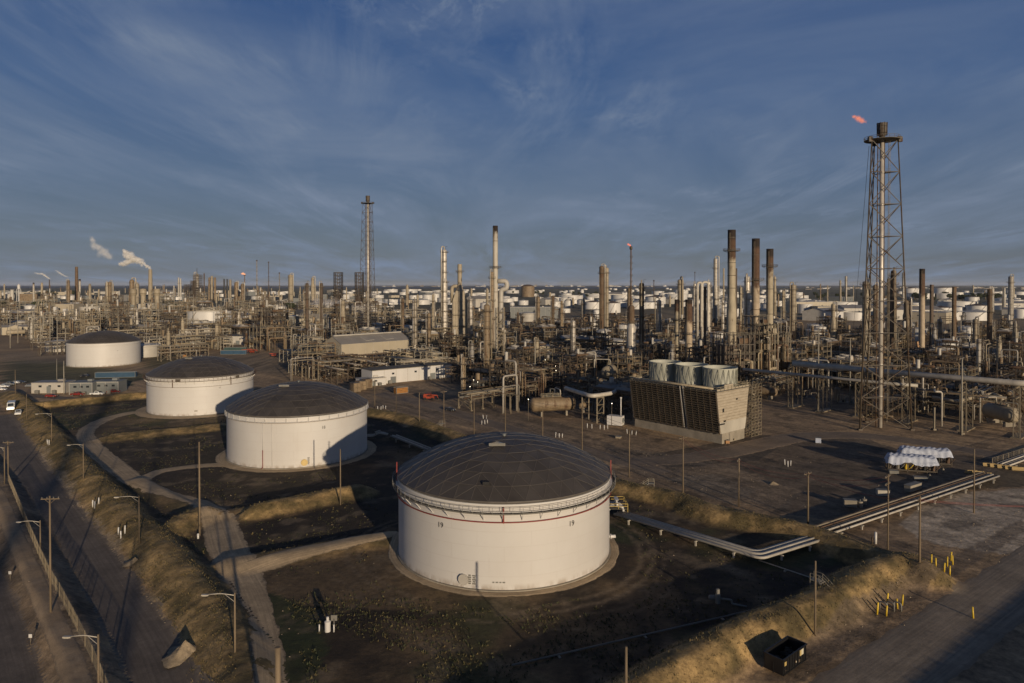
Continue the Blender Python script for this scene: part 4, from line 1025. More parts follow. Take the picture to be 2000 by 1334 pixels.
def make_building(W,D,H,wall='shed',roof='gable',rh=1.6,doors=2,wins=4,trim='whitegrey',roofm='shed_roof',name='plant_building',ridge_cap=False):
    t=empty(name); mb=MB()
    if roof=='gable':
        vs=[(-W/2,-D/2,0),(W/2,-D/2,0),(W/2,D/2,0),(-W/2,D/2,0),(-W/2,-D/2,H),(W/2,-D/2,H),(W/2,D/2,H),(-W/2,D/2,H),(-W/2,0,H+rh),(W/2,0,H+rh)]
        mb._add(vs,[(0,1,5,4),(2,3,7,6),(1,2,6,9,5),(3,0,4,8,7)]); mb.k=0
        mb.build('wall',M[wall],t)
        mb=MB(); o=.35
        for s in (-1,1):
            y0=s*(D/2+o); z0=H-o*rh/(D/2)+.03; vs=[(-W/2-o,y0,z0),(W/2+o,y0,z0),(W/2+o,0,H+rh+.03),(-W/2-o,0,H+rh+.03)]; vs+=[(a,b,c+.12) for a,b,c in vs]
            mb._add(vs,[(0,1,2,3),(7,6,5,4),(0,4,5,1),(1,5,6,2),(3,2,6,7),(0,3,7,4)])
        n=int(W/3)
        for i in range(n+1):
            x=-W/2+W*i/n
            for s in (-1,1): mb.bar((x,s*(D/2+o),H-o*rh/(D/2)+.17),(x,0,H+rh+.17),.12,.06)
        mb.build('roof',M[roofm],t)
        if ridge_cap: mb=MB(); mb.box(0,0,H+rh+.45,W*.98,D*.1,.7); mb.build('ridge_vent',M['whitegrey'],t)
    else:
        mb.box(0,0,H/2,W,D,H); mb.build('wall',M[wall],t)
        mb=MB(); mb.box(0,0,H+.12,W+.4,D+.4,.24); mb.box(W*.2,D*.1,H+.7,min(2.5,W*.2),min(2,D*.3),.95); mb.build('roof',M[roofm],t)
    for k in range(int(W/6)+1):
        pass
    mb=MB()
    for k in range(max(2,int(W/6))+1):
        x=-W/2+W*k/max(2,int(W/6)); mb.box(x,-D/2-.05,H/2,.14,.1,H)
    mb.box(0,-D/2-.06,H-.1,W,.12,.2); mb.build('trim',M[trim],t)
    for k in range(doors):
        x=-W/2+W*(k+.5)/doors; m_=MB(); m_.box(x,-D/2-.06,min(1.6,H*.35),min(3,W*.12),.12,min(3.2,H*.7)); m_.build('door',M['grey'],t)
    for k in range(wins):
        x=-W/2+W*(k+.9)/(wins+.6); m_=MB(); m_.box(x,-D/2-.05,H*.68,1.3,.1,.9); m_.build('window',M['glass'],t)
    for k in range(2):
        m_=MB(); m_.box(-W*.3+W*.5*k,-D/2-1.1,.8,1.6,1.2,1.5); m_.lathe([(.4,1.56),(.4,1.66),(.01,1.66)],-W*.3+W*.5*k,-D/2-1.1,10); m_.build('air_conditioner',M['pipe_g'],t)
    return t
def make_tank(R_,H,roof,mat='white',stair=True,name='storage_tank',n=40,roofm=None,far=False):
    t=empty(name); mb=MB(); mb.lathe([(R_,0),(R_,H)],n=n); 
    if not far:
        for z in (H*.33,H*.66): mb.lathe([(R_,z-.04),(R_+.03,z),(R_,z+.04)],n=n)
    mb.build('shell',M[mat],t)
    mb=MB()
    if roof=='cone': mb.lathe([(R_+.1,H-.15),(R_+.1,H),(R_*.5,H+R_*.075),(.05,H+R_*.15)],n=n,smooth=False)
    elif roof=='dome': 
        mb.lathe([(R_+.1,H),(R_*.85,H+R_*.09),(R_*.6,H+R_*.19),(R_*.3,H+R_*.25),(.05,H+R_*.27)],n=n,smooth=True)
    else: mb.lathe([(R_,H),(R_-.35,H),(R_-.35,H-1.6),(.05,H-1.5)],n=n)
    mb.build('roof',M[roofm or ('whitegrey' if mat=='white' else mat)],t)
    mb=MB(); mb.lathe([(R_+.02,H-.9),(R_+.5,H-.85),(R_+.5,H-.8),(R_+.02,H-.7)],n=n)
    for k in range(12):
        a=2*PI*k/12; mb.bar(((R_+.4)*math.cos(a),(R_+.4)*math.sin(a),H-.8),((R_+.4)*math.cos(a),(R_+.4)*math.sin(a),H+.8),.1)
    mb.build('wind_girder',M[mat],t)
    if stair:
        mb=MB(); k=22; a0=-2.3; P_=[]
        for i in range(k+1):
            a=a0+1.1*i/k*(12/R_ if R_>12 else 1); P_.append(((R_+.6)*math.cos(a),(R_+.6)*math.sin(a),H*i/k))
        for i in range(k): mb.bar(P_[i],P_[i+1],.7,.14); mb.bar((P_[i][0],P_[i][1],P_[i][2]+1),(P_[i+1][0],P_[i+1][1],P_[i+1][2]+1),.1)
        mb.build('spiral_stair',M['steel'],t)
    return t
def make_sphere(R_):
    t=empty('sphere_tank'); mb=MB(); n=20; mb.lathe([(max(.02,R_*math.sin(PI*i/12)),R_*1.5-R_*math.cos(PI*i/12)) for i in range(13)],n=28,smooth=True); mb.build('shell',M['white'],t)
    for i in range(8):
        a=2*PI*i/8; m_=MB(); m_.tube((R_*.98*math.cos(a),R_*.98*math.sin(a),0),(R_*.98*math.cos(a),R_*.98*math.sin(a),R_*1.5),.35,8); m_.build('leg',M['steel'],t)
    mb=MB(); mb.lathe([(1.5,R_*2.5),(1.5,R_*2.5+.1)],n=12); rails(mb,-1.5,1.5,-1.5,1.5,R_*2.5); mb.build('top_platform',M['rail'],t); return t
def make_pole(H,arms=1,lamp=0,r_=.17,name='utility_pole',mat='wood'):
    t=empty(name); mb=MB(); mb.tube((0,0,-.3),(0,0,H),r_,8,r_*.72); mb.build('pole',M[mat],t)
    for k in range(arms):
        z=H-.5-1.4*k; m_=MB(); m_.box(0,.12,z,2.6,.12,.14); m_.bar((-.8,.1,z),(0,.1,z-.7),.05); m_.bar((.8,.1,z),(0,.1,z-.7),.05); m_.build('crossarm',M[mat],t)
        m_=MB()
        for x in (-1.15,-.45,.45,1.15): m_.lathe([(.06,z+.07),(.09,z+.13),(.05,z+.2),(.08,z+.27),(.01,z+.32)],x,.12,8)
        m_.build('insulator',M['pipe_g'],t)
    if lamp:
        m_=MB(); m_.path([(0,0,H-.35),(-lamp*.5,0,H-.1),(-lamp,0,H-.25)],.06,6,bend=.5); m_.bar((0,0,H-1.2),(-lamp*.35,0,H-.25),.04); m_.build('lamp_arm',M['pipe_w'],t)
        m_=MB(); m_.box(-lamp-.3,0,H-.3,.9,.32,.16); m_.box(-lamp-.35,0,H-.4,.55,.26,.08); m_.build('lamp_head',M['pipe_w'],t)
    return t
def make_post(h,r_,mat,band=None):
    mb=MB(); mb.tube((0,0,0),(0,0,h),r_,10); mb.lathe([(r_,h),(r_*.7,h+r_*.5),(.01,h+r_*.7)],n=10,smooth=True)
    return mb
# ------------------------------------------------------------------ measured towers and chimneys
EXCL=[]   # (x,y,r) kept clear of the random plant
def excl(x,y,r): EXCL.append((x,y,r))
for k,(c_,r_,h_) in TK.items(): excl(c_[0],c_[1],r_+6)
def ground_of(px,base): return at(px,base)
def put_col(px,top,base,hw,mat,plats,label,seed,cat='column',group='tall process columns',**kw):
    x,y=at(px,base); H=zat(y,top); R_=hw/FPX*(y*CP+(CAMZ-H*.5)*SP)*.93
    t=make_column(R_,H-1.2,mat,plats,seed,**kw); t.location=(x,y,0); t.rotation_euler=(0,0,RND.uniform(-.3,.3)); tag(t,label,cat,group); excl(x,y,R_+3); return t
COLS=[ # px, top, base, hw, material, platforms, label
(868,484,668,6.6,'silver2',9,'tall bright silver column ringed with many platforms, left of the tall white chimney'),
(961,527,706,4.6,'tan',4,'rust-stained tan column standing against the foot of the tall white chimney'),
(810,582,690,5.2,'silver2',7,'bright silver column with ring seams just right of the long tan shed roof'),
(787,580,668,2.8,'rust',3,'thin rusty column left of the bright silver column behind the shed'),
(838,608,692,4.4,'tan',3,'short tan column right of the silver column behind the shed'),
(846,572,668,3.4,'beige',2,'slim beige column behind the short tan column near the shed'),
(919,580,668,4.4,'silver2',5,'silver column right of the shouldered beige furnace with the duct'),
(894,606,668,3.8,'tan',2,'short tan column in front of the shouldered beige furnace'),
(951,590,738,6.6,'tan',4,'rusty tan column framed by tall pipes left of centre'),
(904,692,770,4.4,'tan',2,'low tan column by the yard behind the white building'),
(985,640,700,3.2,'silver2',2,'small pale column right of the rusty framed column'),
(670,584,664,5.2,'beige',3,'beige column with dark narrow neck above the shed, right of two dark columns'),
(600,550,672,3.2,'darkcol',5,'dark thin column, left one of the two behind the long shed'),
(628,550,664,3.4,'darkcol',5,'dark thin column, right one of the two behind the long shed'),
(568,535,592,5.0,'beige',3,'distant beige column with round head left of centre'),
(611,541,590,4.0,'beige',3,'distant pale column between the beige column and square derrick'),
(1051,577,655,3.8,'tan',2,'brown column standing below the far grey domed tank'),
(1080,575,650,3.2,'rust',7,'dark rusty column with many platforms right of the brown column'),
(1097,585,650,2.9,'tan',3,'thin tan column close right of the dark rusty one'),
(1139,583,650,4.4,'silver',2,'short silver column in front of the dark coned tanks'),
(1175,517,654,5.2,'rust',3,'rust-brown half of the twin column under the far white tanks'),
(1184,520,652,5.0,'beige',4,'pale beige half of the twin column under the far white tanks'),
(1119,622,708,5.0,'silver2',2,'silver column with bright highlight standing alone at centre right'),
(1229,560,640,4.4,'tan',3,'tan column directly behind the thin flare stack'),
(1253,549,704,5.2,'rust',5,'tall grey-brown column right of the thin flare stack'),
(1287,583,660,6.2,'silver',2,'stout silver column with pipe hoop near the far coned tanks'),
(1329,543,655,6.2,'beige',3,'tall beige column behind the cooling tower, left of the looped pipes'),
(1357,551,668,3.6,'silver2',6,'slim silver column left of the white looped pipes'),
(1384,547,662,4.6,'silver2',4,'silver column right of the white looped pipes'),
(1397,502,645,5.2,'silver',2,'tall grey column with thin side pipe left of the tallest chimney'),
(1412,583,672,3.2,'silver2',4,'thin bright column close left of the tallest chimney'),
(1446,558,650,3.2,'beige',2,'slim pale column between the two tallest chimneys'),
(1459,537,652,6.0,'silver2',3,'stout bright silver column between the two tallest chimneys'),
(1513,538,640,3.2,'beige',4,'slim column just right of the third rusty chimney'),
(1549,553,660,5.2,'beige',3,'beige column standing alone right of the three rusty chimneys'),
(1530,565,640,3.0,'beige',2,'small beige column left of the lone beige column'),
(1627,590,680,5.4,'beige',2,'pale column left of the big lattice flare tower'),
(1611,660,712,3.2,'tan',1,'small low column below the pale column near the flare tower'),
(1690,545,722,6.6,'beige',7,'tall pale ringed column behind the left leg of the flare tower'),
(1709,553,680,4.2,'tan',4,'tan column seen through the flare tower lattice'),
(1744,524,708,6.6,'rust',8,'rusty yellow column with many platforms behind the flare tower'),
(1735,540,704,3.6,'darkcol',3,'dark column touching the rusty yellow one'),
(1771,583,672,8.0,'tan',3,'stout short tan column right of the flare tower'),
(1835,620,672,4.6,'silver',2,'short silver column at right below the white tanks'),
(1905,620,676,5.2,'beige',2,'short beige column at the right below the shaded tanks'),
(1973,537,648,4.4,'silver',3,'slim silver column with collar at the far right'),
(1982,628,684,5.0,'beige',2,'short beige column near the right picture edge'),
(1932,561,680,4.4,'rust',3,'mottled rusty column near the right edge'),
(258,545,600,6.0,'tan',3,'chunky brown column left of the smoking chimney'),
(268,552,602,4.0,'beige',2,'short pale column left of the smoking chimney'),
(210,550,600,3.6,'beige',2,'distant beige column, left one of a clustered pair'),
(215,549,600,3.6,'tan',2,'distant tan column, right one of a clustered pair'),
(134,546,592,3.2,'tan',3,'distant brown column left of the dark far chimney'),
(349,541,585,1.6,'whitegrey',1,'thin white column, left one of three far columns'),
(353,543,585,1.8,'whitegrey',1,'white column, middle one of three far columns'),
(340,557,588,1.6,'whitegrey',0,'short thin column left of three far white columns'),
(385,533,590,4.4,'silver',6,'distant column under a spire in dark scaffolding'),
(409,541,586,2.4,'tan',2,'pale pinkish column, left one of a far cluster'),
(414,538,587,2.6,'beige',3,'pale column, tallest of the far cluster'),
(420,541,588,2.4,'tan',3,'pinkish column, right one of the far cluster'),
(450,545,588,2.4,'beige',1,'far pale column right of two black chimneys'),
(462,550,590,4.2,'tan',3,'stubby far brown column left of the small flare'),
(474,553,592,3.6,'tan',3,'stubby far column directly beneath the small flare'),
(1616,556,600,1.6,'beige',1,'distant thin column left of the flare tower'),
(1641,546,598,2.2,'beige',2,'distant pair column left of the flare tower'),
(1652,538,600,2.4,'silver',2,'distant tall grey column left of the flare tower'),
(1764,531,600,2.4,'silver',2,'distant silver column right of the flare tower'),
(1938,561,612,3.2,'whitegrey',0,'white slim silo near the mottled rusty column'),
(1961,561,610,3.0,'whitegrey',0,'white slim silo left of the far right silver column'),
]
for i,(px,tp,bs,hw,mt,pl,lb) in enumerate(COLS): put_col(px,tp,bs,hw,mt,pl,lb,i+3,vapour=hw>2.6)
def put_chim(px,top,base,hw,mat,label,name='chimney',collars=(),flarepx=None,hw0=None,group='chimneys'):
    x,y=at(px,base); H=zat(y,top); s=(y*CP+(CAMZ-H*.7)*SP)/FPX
    cz=[zat(y,c) for c in collars]; fl=[zat(y,c) for c in flarepx] if flarepx else None
    t=make_chimney(hw*s*.95,H,mat,0,(hw0 or hw)*s*.95,cz,fl); t.location=(x,y,0); tag(t,label,'chimney',group); excl(x,y,hw*s+3); return x,y,H
put_chim(1428,449,752,8,'stack_rust','tallest grey chimney with rusty top and round collar platform',collars=(490,),flarepx=(610,580),hw0=9.6)
put_chim(1475,466,748,7.8,'stack_rust2','heavily rusted chimney, second of the three tall ones, platform low down',collars=(547,))
put_chim(1502.5,486,745,7,'stack_rust','pale chimney with dark rusted cap, third and shortest of the three',collars=(521,))
put_chim(967.5,441,704,5.3,'stack_white','tall slim white chimney with dark rim left of centre',collars=(523,))
put_chim(1345,585,722,7.2,'stack_rust2','short grey chimney with rusted mouth behind the cooling tower',collars=(652,))
put_chim(1322,585,716,5,'stack_rust','narrow grey chimney with rusted mouth behind the cooling tower',collars=(625,))
put_chim(1376.5,560,724,2.6,'rust','thin rusty chimney rising behind the third cooling tower fan')
put_chim(1800,525,680,5.2,'stack_rust2','brown rusted chimney right of the big flare tower',hw0=5.8)
put_chim(1819,556,674,3.6,'darkcol','short dark chimney right of the brown rusted one')
put_chim(1863,560,682,4,'rust','slim brown chimney in front of the shaded white tank')
put_chim(1413,524,640,1.6,'stack_conc','thin distant chimney left of the tallest rusty chimney')
put_chim(1438,524,640,1.5,'darkcol','thin dark distant chimney right of the tallest rusty chimney')
put_chim(150,521,590,2.6,'rust','dark rust-brown chimney, tall one at the far left',hw0=3.8)
put_chim(156,545,588,1.8,'stack_white','pale slim chimney beside the dark far left chimney')
put_chim(66,552,592,1.6,'stack_white','small pale chimney beyond the tan block at far left')
put_chim(97,546,590,.9,'darkcol','thin distant chimney giving off a white vapour trail')
put_chim(399,534,584,1.2,'darkcol','thin dark far chimney left of the pinkish columns')
put_chim(438,545,588,1.4,'black','black far chimney, left one of two')
put_chim(444,545,588,1.4,'black','black far chimney, right one of two')
sx,sy,sh=put_chim(294,526,585,3.3,'stack_conc','concrete chimney pouring a white steam plume at left',hw0=4.6)
# shouldered furnace with duct (898), duct loop next to the white chimney
x,y=at(898,690); H1=zat(y,568); s=y/FPX
t=empty('shouldered_furnace',(x,y,0),.15); tag(t,'large pale furnace with sloping shoulders and stack on its crown','furnace'); W=29*s; excl(x,y,W*.6)
mb=MB(); hb=zat(y,588); D=W*.6
prof=[(-W/2,5),(-W/2,hb),(-W*.28,H1),(W*.28,H1),(W/2,hb),(W/2,5)]
vs=[(a,-D/2,b) for a,b in prof]+[(a,D/2,b) for a,b in prof]; n=len(prof)
mb._add(vs,[tuple(range(n))[::-1],tuple(range(n,2*n))]+[(i,(i+1)%n,(i+1)%n+n,i+n) for i in range(n)])
for i in range(7): mb.box(-W/2+W*(i+.5)/7,-D/2-.12,hb*.5+2,.3,.25,hb-5)
for z in (8,16,24,hb): mb.box(0,-D/2-.15,z,W,.3,.4)
mb.build('casing',M['beige'],t)
mb=MB(); 
for x_ in (-W*.45,-W*.15,W*.15,W*.45): 
    for y_ in (-D*.45,D*.45): mb.box(x_,y_,2.5,.6,.6,5)
mb.build('leg_frame',M['steel'],t)
mb=MB(); r_=4.3*s; zt=zat(y,516); mb.lathe([(r_*1.9,H1),(r_,H1+4),(r_,zt),(r_*.85,zt),(r_*.85,zt-2)],n=20); 
for z in (H1+7,H1+13): mb.lathe([(r_,z-.2),(r_+.2,z-.2),(r_+.2,z+.2),(r_,z+.2)],n=20)
mb.build('flue_stack',M['beige'],t); platform_bm(r_,zat(y,531),0,2*PI,1.4).build('platform',[M['grate'],M['steel']],t)
mb=MB(); zd=zat(y,559); mb.path([(-r_*.5,0,zd),(-W*.52,0,zd),(-W*.52,0,zd-12)],r_*.8,12,bend=3); mb.build('duct',M['beige'],t)
for z in (12,20,28): m_=MB(); m_.box(0,-D/2-1,z,W*.9,1.6,.15); m_.k=1; rails(m_,-W*.45,W*.45,-D/2-1.8,-D/2-.3,z,'sew'); m_.build('platform',[M['grate'],M['rail']],t)
x,y=at(986,704); s=y/FPX; t=empty('duct_loop',(x,y,0)); tag(t,'fat pale duct bent like a swan neck beside the white chimney','duct'); excl(x,y,9)
zz=lambda p:zat(y,p); X_=lambda p:(p-986)*s
mb=MB(); mb.path([(X_(972),0,zz(549)),(X_(990),0,zz(549)),(X_(990),0,zz(564)),(X_(978.5),0,zz(566)),(X_(978.5),0,zz(596)),(X_(978.5),0,zz(640))],4.7*s,16,bend=3.6); mb.build('duct',M['whitegrey'],t)
mb=MB(); 
for z in (zz(590),zz(610),zz(628)): mb.lathe([(4.7*s,z-.2),(5.3*s,z),(4.7*s,z+.2)],X_(978.5),0,16)
mb.build('flange',M['steel'],t)
mb=MB()
for a in (-1,1):
    for b in (-1,1): mb.box(X_(978.5)+a*6.4*s,b*4,zz(600)/2,.5,.5,zz(600))
for k in range(5): mb.box(X_(978.5),-4,zz(600)*(k+.5)/5,12.8*s,.3,.4); mb.box(X_(978.5),4,zz(600)*(k+.5)/5,12.8*s,.3,.4); mb.bar((X_(978.5)-6.4*s,-4,zz(600)*k/5),(X_(978.5)+6.4*s,-4,zz(600)*(k+1)/5),.3)
mb.build('support_frame',M['steel'],t)
# flare towers
x,y=at(1719,836); H=zat(y,274); s=y/FPX
t=make_flare(H,54*s,27.5*s,3.9*s,9,5.4,1.55); t.location=(x,y,0); tag(t,'big three-legged lattice flare tower with bright riser, rising above the right yard','flare tower'); excl(x,y,13); FLA=(x,y,H)
x,y=at(719,652); H=zat(y,397); s=y/FPX
t=make_flare(H,17*s*1.1,9.5*s*1.1,2.2*s,14,7,1.9,thin=.5); t.location=(x,y,0); tag(t,'slim distant lattice flare tower with black tip, left of centre','flare tower'); excl(x,y,14)
# thin flare stack 1232
def thin_flare(px,top,base,hw,label,mat='rust',rings=8):
    x,y=at(px,base); H=zat(y,top); s=y/FPX; t=empty('flare_stack',(x,y,0)); tag(t,label,'flare stack'); r_=hw*s
    mb=MB(); mb.tube((0,0,0),(0,0,H-3),r_,10,r_*.7); mb.build('riser_pipe',M[mat],t)
    mb=MB(); mb.lathe([(r_*.8,H-3),(r_*1.7,H-2.4),(r_*1.7,H-.4),(r_*1.3,H)],n=12); mb.build('flare_tip',M['steel_dk'],t)
    for k in range(rings):
        z=H*(.45+.5*k/rings); platform_bm(r_*.8,z,-2.5,.6,r_*1.3).build('platform',[M['grate'],M['steel_dk']],t)
    return x,y,H,s
F2=thin_flare(1232,481,672,1.7,'thin brown flare stack with a tiny pink flame right of centre')
F3=thin_flare(478,537,588,1.0,'small far flare stack with an orange flame at left','tan',4)
thin_flare(502,508,596,.9,'thin pale distant flare stack, left one of the slender pair','beige',5)
thin_flare(525,511,596,.8,'thin black-tipped distant flare stack, right one of the slender pair','darkcol',5)
thin_flare(546,532,600,.8,'thin greenish distant mast right of the slender flare stacks','steel',3)
thin_flare(1277,547,600,.9,'short dark mast on the skyline right of the thin flare stack','darkcol',2)
thin_flare(1357,531,600,.7,'thin mast rising behind the slim silver column','darkcol',2)
# silver vessel with dark drum at 1232
x,y=at(1233,712); s=y/FPX; t=empty('tall_vessel',(x,y,0)); tag(t,'fat silver vessel with shoulder and dark rusty drum on top','vessel'); excl(x,y,6)
mb=MB(); r_=8.6*s; zc=zat(y,632); mb.lathe([(r_*1.02,0),(r_,1.5),(r_,zc-2.5),(r_*.72,zc)],n=24)
for k in range(6): z=3+(zc-6)*k/6; mb.lathe([(r_,z-.06),(r_+.06,z),(r_,z+.06)],n=24)
mb.build('shell',M['silver2'],t)
mb=MB(); mb.lathe([(r_*.7,zc),(r_*.7,zat(y,600)),(r_*.5,zat(y,597)),(.02,zat(y,596))],n=20); mb.build('upper_drum',M['rust'],t)
platform_bm(r_*.72,zc+.4,-2.9,2.9,1.2).build('platform',[M['grate'],M['steel']],t)
# white looped vapour pipes around 1368
x,y=at(1368,700); s=y/FPX
for a,b,tp,lb in ((1366,1372,552,'white hooped vapour pipe, left loop left of the tallest chimney'),(1377,1386,551,'white hooped vapour pipe, right loop beside the silver column')):
    t=empty('hooped_pipe',(xat(a,y,20),y,0)); tag(t,lb,'pipe'); W=(b-a)*s*1.3; zt=zat(y,tp); r_=2.5*s
    mb=MB(); mb.path([(-W/2,0,1),(-W/2,0,zt),(W/2,0,zt),(W/2,0,zat(y,640)),(W*.5,-3,zat(y,642))],r_,12,bend=r_*2.2); mb.build('pipe',M['pipe_w'],t)
    m_=MB(); 
    for z in range(6,int(zt)-3,6): m_.box(0,1.4*r_,z,W+r_*3,.3,.4)
    for x_ in (-W/2-r_*1.2,W/2+r_*1.2): m_.box(x_,1.4*r_,zt/2-1,.4,.4,zt-2)
    m_.build('support_frame',M['steel'],t)
excl(x,y,7)
# square derricks
for px,lb in ((661,'square dark lattice derrick, left one of the pair left of the slim flare tower'),(702,'square dark lattice derrick, right one touching the slim flare tower')):
    x,y=at(px,606); H=zat(y,532); s=y/FPX; t=empty('coker_derrick',(x,y,0)); tag(t,lb,'derrick'); w_=14*s*.5; mb=MB(); zb=H*.3
    for a in (-1,0,1):
        for b in (-1,1): mb.box(a*w_,b*w_,H/2,1.0,1.0,H); mb.box(b*w_,a*w_,H/2,1.0,1.0,H)
    k=8
    for i in range(k):
        z0=zb+(H-zb)*i/k; z1=zb+(H-zb)*(i+1)/k
        for b in (-1,1):
            mb.bar((-w_,b*w_,z0),(0,b*w_,z1),.5); mb.bar((w_,b*w_,z0),(0,b*w_,z1),.5); mb.box(0,b*w_,z1,2*w_,.7,.8); mb.box(b*w_,0,z1,.7,2*w_,.8)
    mb.build('lattice_frame',M['steel_dk'],t)
    for a in (-.5,.5): m_=MB(); m_.lathe([(w_*.42,2),(w_*.42,zb*1.15),(w_*.2,zb*1.4)],a*w_,0,16); m_.build('coke_drum',M['darkcol'],t)
    m_=MB(); m_.box(0,0,H*.42,w_*2.4,w_*2.4,1.2); m_.build('deck',M['steel_dk'],t)
# spire scaffold block at 385
x,y=at(384,594); s=y/FPX; t=empty('scaffold_block',(x,y,0)); tag(t,'dark stepped steel scaffold block with antenna spire at far left','process structure'); excl(x,y,25)
mb=MB()
for (a,b,tp) in ((-22,-10,555),(-10,-2,548),(-4,9,536)):
    H=zat(y,tp); 
    for q in range(4):
        xx=(a+(b-a)*q/3)*s
        for yy in (-6,0,6): mb.box(xx,yy,H/2,.9,.9,H)
    for z in range(6,int(H),6): mb.box((a+b)/2*s,-6,z,(b-a)*s,.7,.9); mb.box((a+b)/2*s,6,z,(b-a)*s,.7,.9); mb.box((a+b)/2*s,0,z,(b-a)*s,12,.3)
mb.build('steel_frame',M['steel_dk'],t); mb=MB(); mb.tube((1*s,0,zat(y,540)),(1*s,0,zat(y,523)),.9,6,.4); mb.build('spire',M['steel_dk'],t)
# boiler blocks under the three chimneys
BLK=[((1428,760),(64,5,44,26),'dark','left boiler house with cluttered steel deck under the tallest chimney'),]
def boiler(px,base,Wpx,Dm,toppx,label,mat,seed):
    x,y=at(px,base); s=y/FPX; W=Wpx*s; H=zat(y,toppx); t=empty('boiler_block',(x,y,0),rad(12)); tag(t,label,'boiler'); excl(x,y,W*.6); r=random.Random(seed)
    mb=MB(); mb.box(-W*.12,Dm*.1,H*.4+1.5,W*.42,Dm*.6,H*.8-3); mb.box(W*.25,0,H*.3,W*.3,Dm*.7,H*.6); 
    mb.build('casing',M[mat],t)
    mb=MB(); nv=max(3,int(W/2.2))
    for i in range(nv+1):
        for y_ in (-Dm/2,Dm/2): mb.box(-W/2+W*i/nv,y_,H/2,.36,.36,H+1)
    nd=max(2,int(Dm/3))
    for i in range(1,nd):
        for x_ in (-W/2,W/2): mb.box(x_,-Dm/2+Dm*i/nd,H/2,.36,.36,H+1)
    nl=int(H/4)
    for l in range(1,nl+1):
        z=H*l/nl; mb.box(0,-Dm/2,z,W,.3,.4); mb.box(0,Dm/2,z,W,.3,.4); mb.box(-W/2,0,z,.3,Dm,.4); mb.box(W/2,0,z,.3,Dm,.4)
        for i in range(nv):
            if r.random()<.25: mb.bar((-W/2+W*i/nv,-Dm/2-.1,z-H/nl),(-W/2+W*(i+1)/nv,-Dm/2-.1,z),.2)
    mb.build('steel_frame',M['steel_dk' if mat!='tan' else 'steel'],t)
    for l in range(1,nl+1):
        z=H*l/nl; m_=MB(); m_.box(0,-Dm/2-.7,z+.1,W,1.4,.1); m_.k=1; rails(m_,-W/2,W/2,-Dm/2-1.4,-Dm/2,z+.1,'sew'); 
        if r.random()<.75 or l==nl: m_.build('platform',[M['grate'],M['rail']],t)
    for k in range(9):
        z=r.uniform(.1,.9)*H; xx=r.uniform(-.48,.48)*W; m_=MB(); p_=r.choice((.14,.2,.35,.5)); m_.path([(xx,-Dm/2-.5,.5 if r.random()<.5 else z*.4),(xx,-Dm/2-.5,z),(xx+r.uniform(-4,4),-Dm/2-.5,z),(xx+r.uniform(-1,1),-Dm*.2,z)],p_,7,bend=p_*3); m_.build('pipe',M[r.choice(('pipe_b','pipe_r','pipe_w','tan','pipe_b'))],t)
    for k in range(7):
        z=H*r.randint(1,nl-1)/nl; m_=MB(); xx=r.uniform(-.4,.4)*W; m_.box(xx,-Dm*.42,z+1.6,r.uniform(1.5,3),1.6,r.uniform(2,3.2)); m_.build('panel',M[r.choice(('rust','tan','beige','steel_dk','rust'))],t)
    return t
boiler(1428,764,62,14,652,'wide boiler house with cluttered rusty steel below the tallest chimney','darkcol',1)
boiler(1474,752,26,11,618,'tall narrow boiler structure below the heavily rusted chimney','darkcol',2)
boiler(1498,754,22,10,634,'tan upright boiler casing, left one of the two right of the chimneys','tan',3)
boiler(1525,746,16,10,652,'tan upright boiler casing, right one of the two right of the chimneys','tan',4)
# ------------------------------------------------------------------ cooling tower
t=empty('cooling_tower',(65.4,213.1,0),rad(40)); tag(t,'brown louvred cooling tower with three round fan stacks on its deck','cooling tower')
L,D,HB,H=35.0,14.0,3.2,16.6; ov=2.3   # local x = v (0..D), local y = u (0..L)
for a in range(0,36,5): excl(*uv2xy(109+a,198),11)
mb=MB(); mb.box(D/2,L/2,HB/2-.1,D-1.2,L,HB+.2); mb.build('concrete_basin',M['concrete'],t)
mb=MB()
def face_pt(side,y,z):
    f=(z-HB)/(H-HB); return ((-ov*f if side<0 else D+ov*f),y,z)
for side in (-1,1):
    for (y0,y1) in ((.5,12.2),(14.2,L-.3)):
        nl=18
        for i in range(nl):
            z=HB+(H-HB)*(i+.2)/nl; p=face_pt(side,y0,z); q=face_pt(side,y1,z); dx=side*.5
            vs=[(p[0]+dx,p[1],p[2]),(q[0]+dx,q[1],q[2]),(q[0]-dx*.7,q[1],q[2]+.3),(p[0]-dx*.7,p[1],p[2]+.3)]
            vs+= [(a,b,c+.05) for a,b,c in vs]
            mb._add(vs,[(0,1,2,3),(7,6,5,4),(0,4,5,1),(2,6,7,3),(0,3,7,4),(1,5,6,2)])
mb.build('louvre',M['louver'],t)
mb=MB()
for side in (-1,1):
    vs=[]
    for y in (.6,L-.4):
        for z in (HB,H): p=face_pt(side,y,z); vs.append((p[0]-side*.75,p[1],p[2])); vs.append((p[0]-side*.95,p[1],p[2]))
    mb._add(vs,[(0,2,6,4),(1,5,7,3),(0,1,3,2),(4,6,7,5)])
mb.build('dark_inner_panel',M['innerdark'],t)  # dark sheet whose colour stands in for the shade behind the slats
mb=MB()
for side in (-1,1):
    for y in [ .5+11.7*i/5 for i in range(6)]+[14.2+(L-14.5)*i/9 for i in range(10)]:
        p=face_pt(side,y,HB-.2); q=face_pt(side,y,H); mb.bar((p[0],p[1],p[2]),(q[0],q[1],q[2]),.12,.3); mb.bar((D/2+side*3,y,HB),(D/2+side*3,y,H-.2),.3)
mb.build('louvre_post',M['steel_dk'],t)
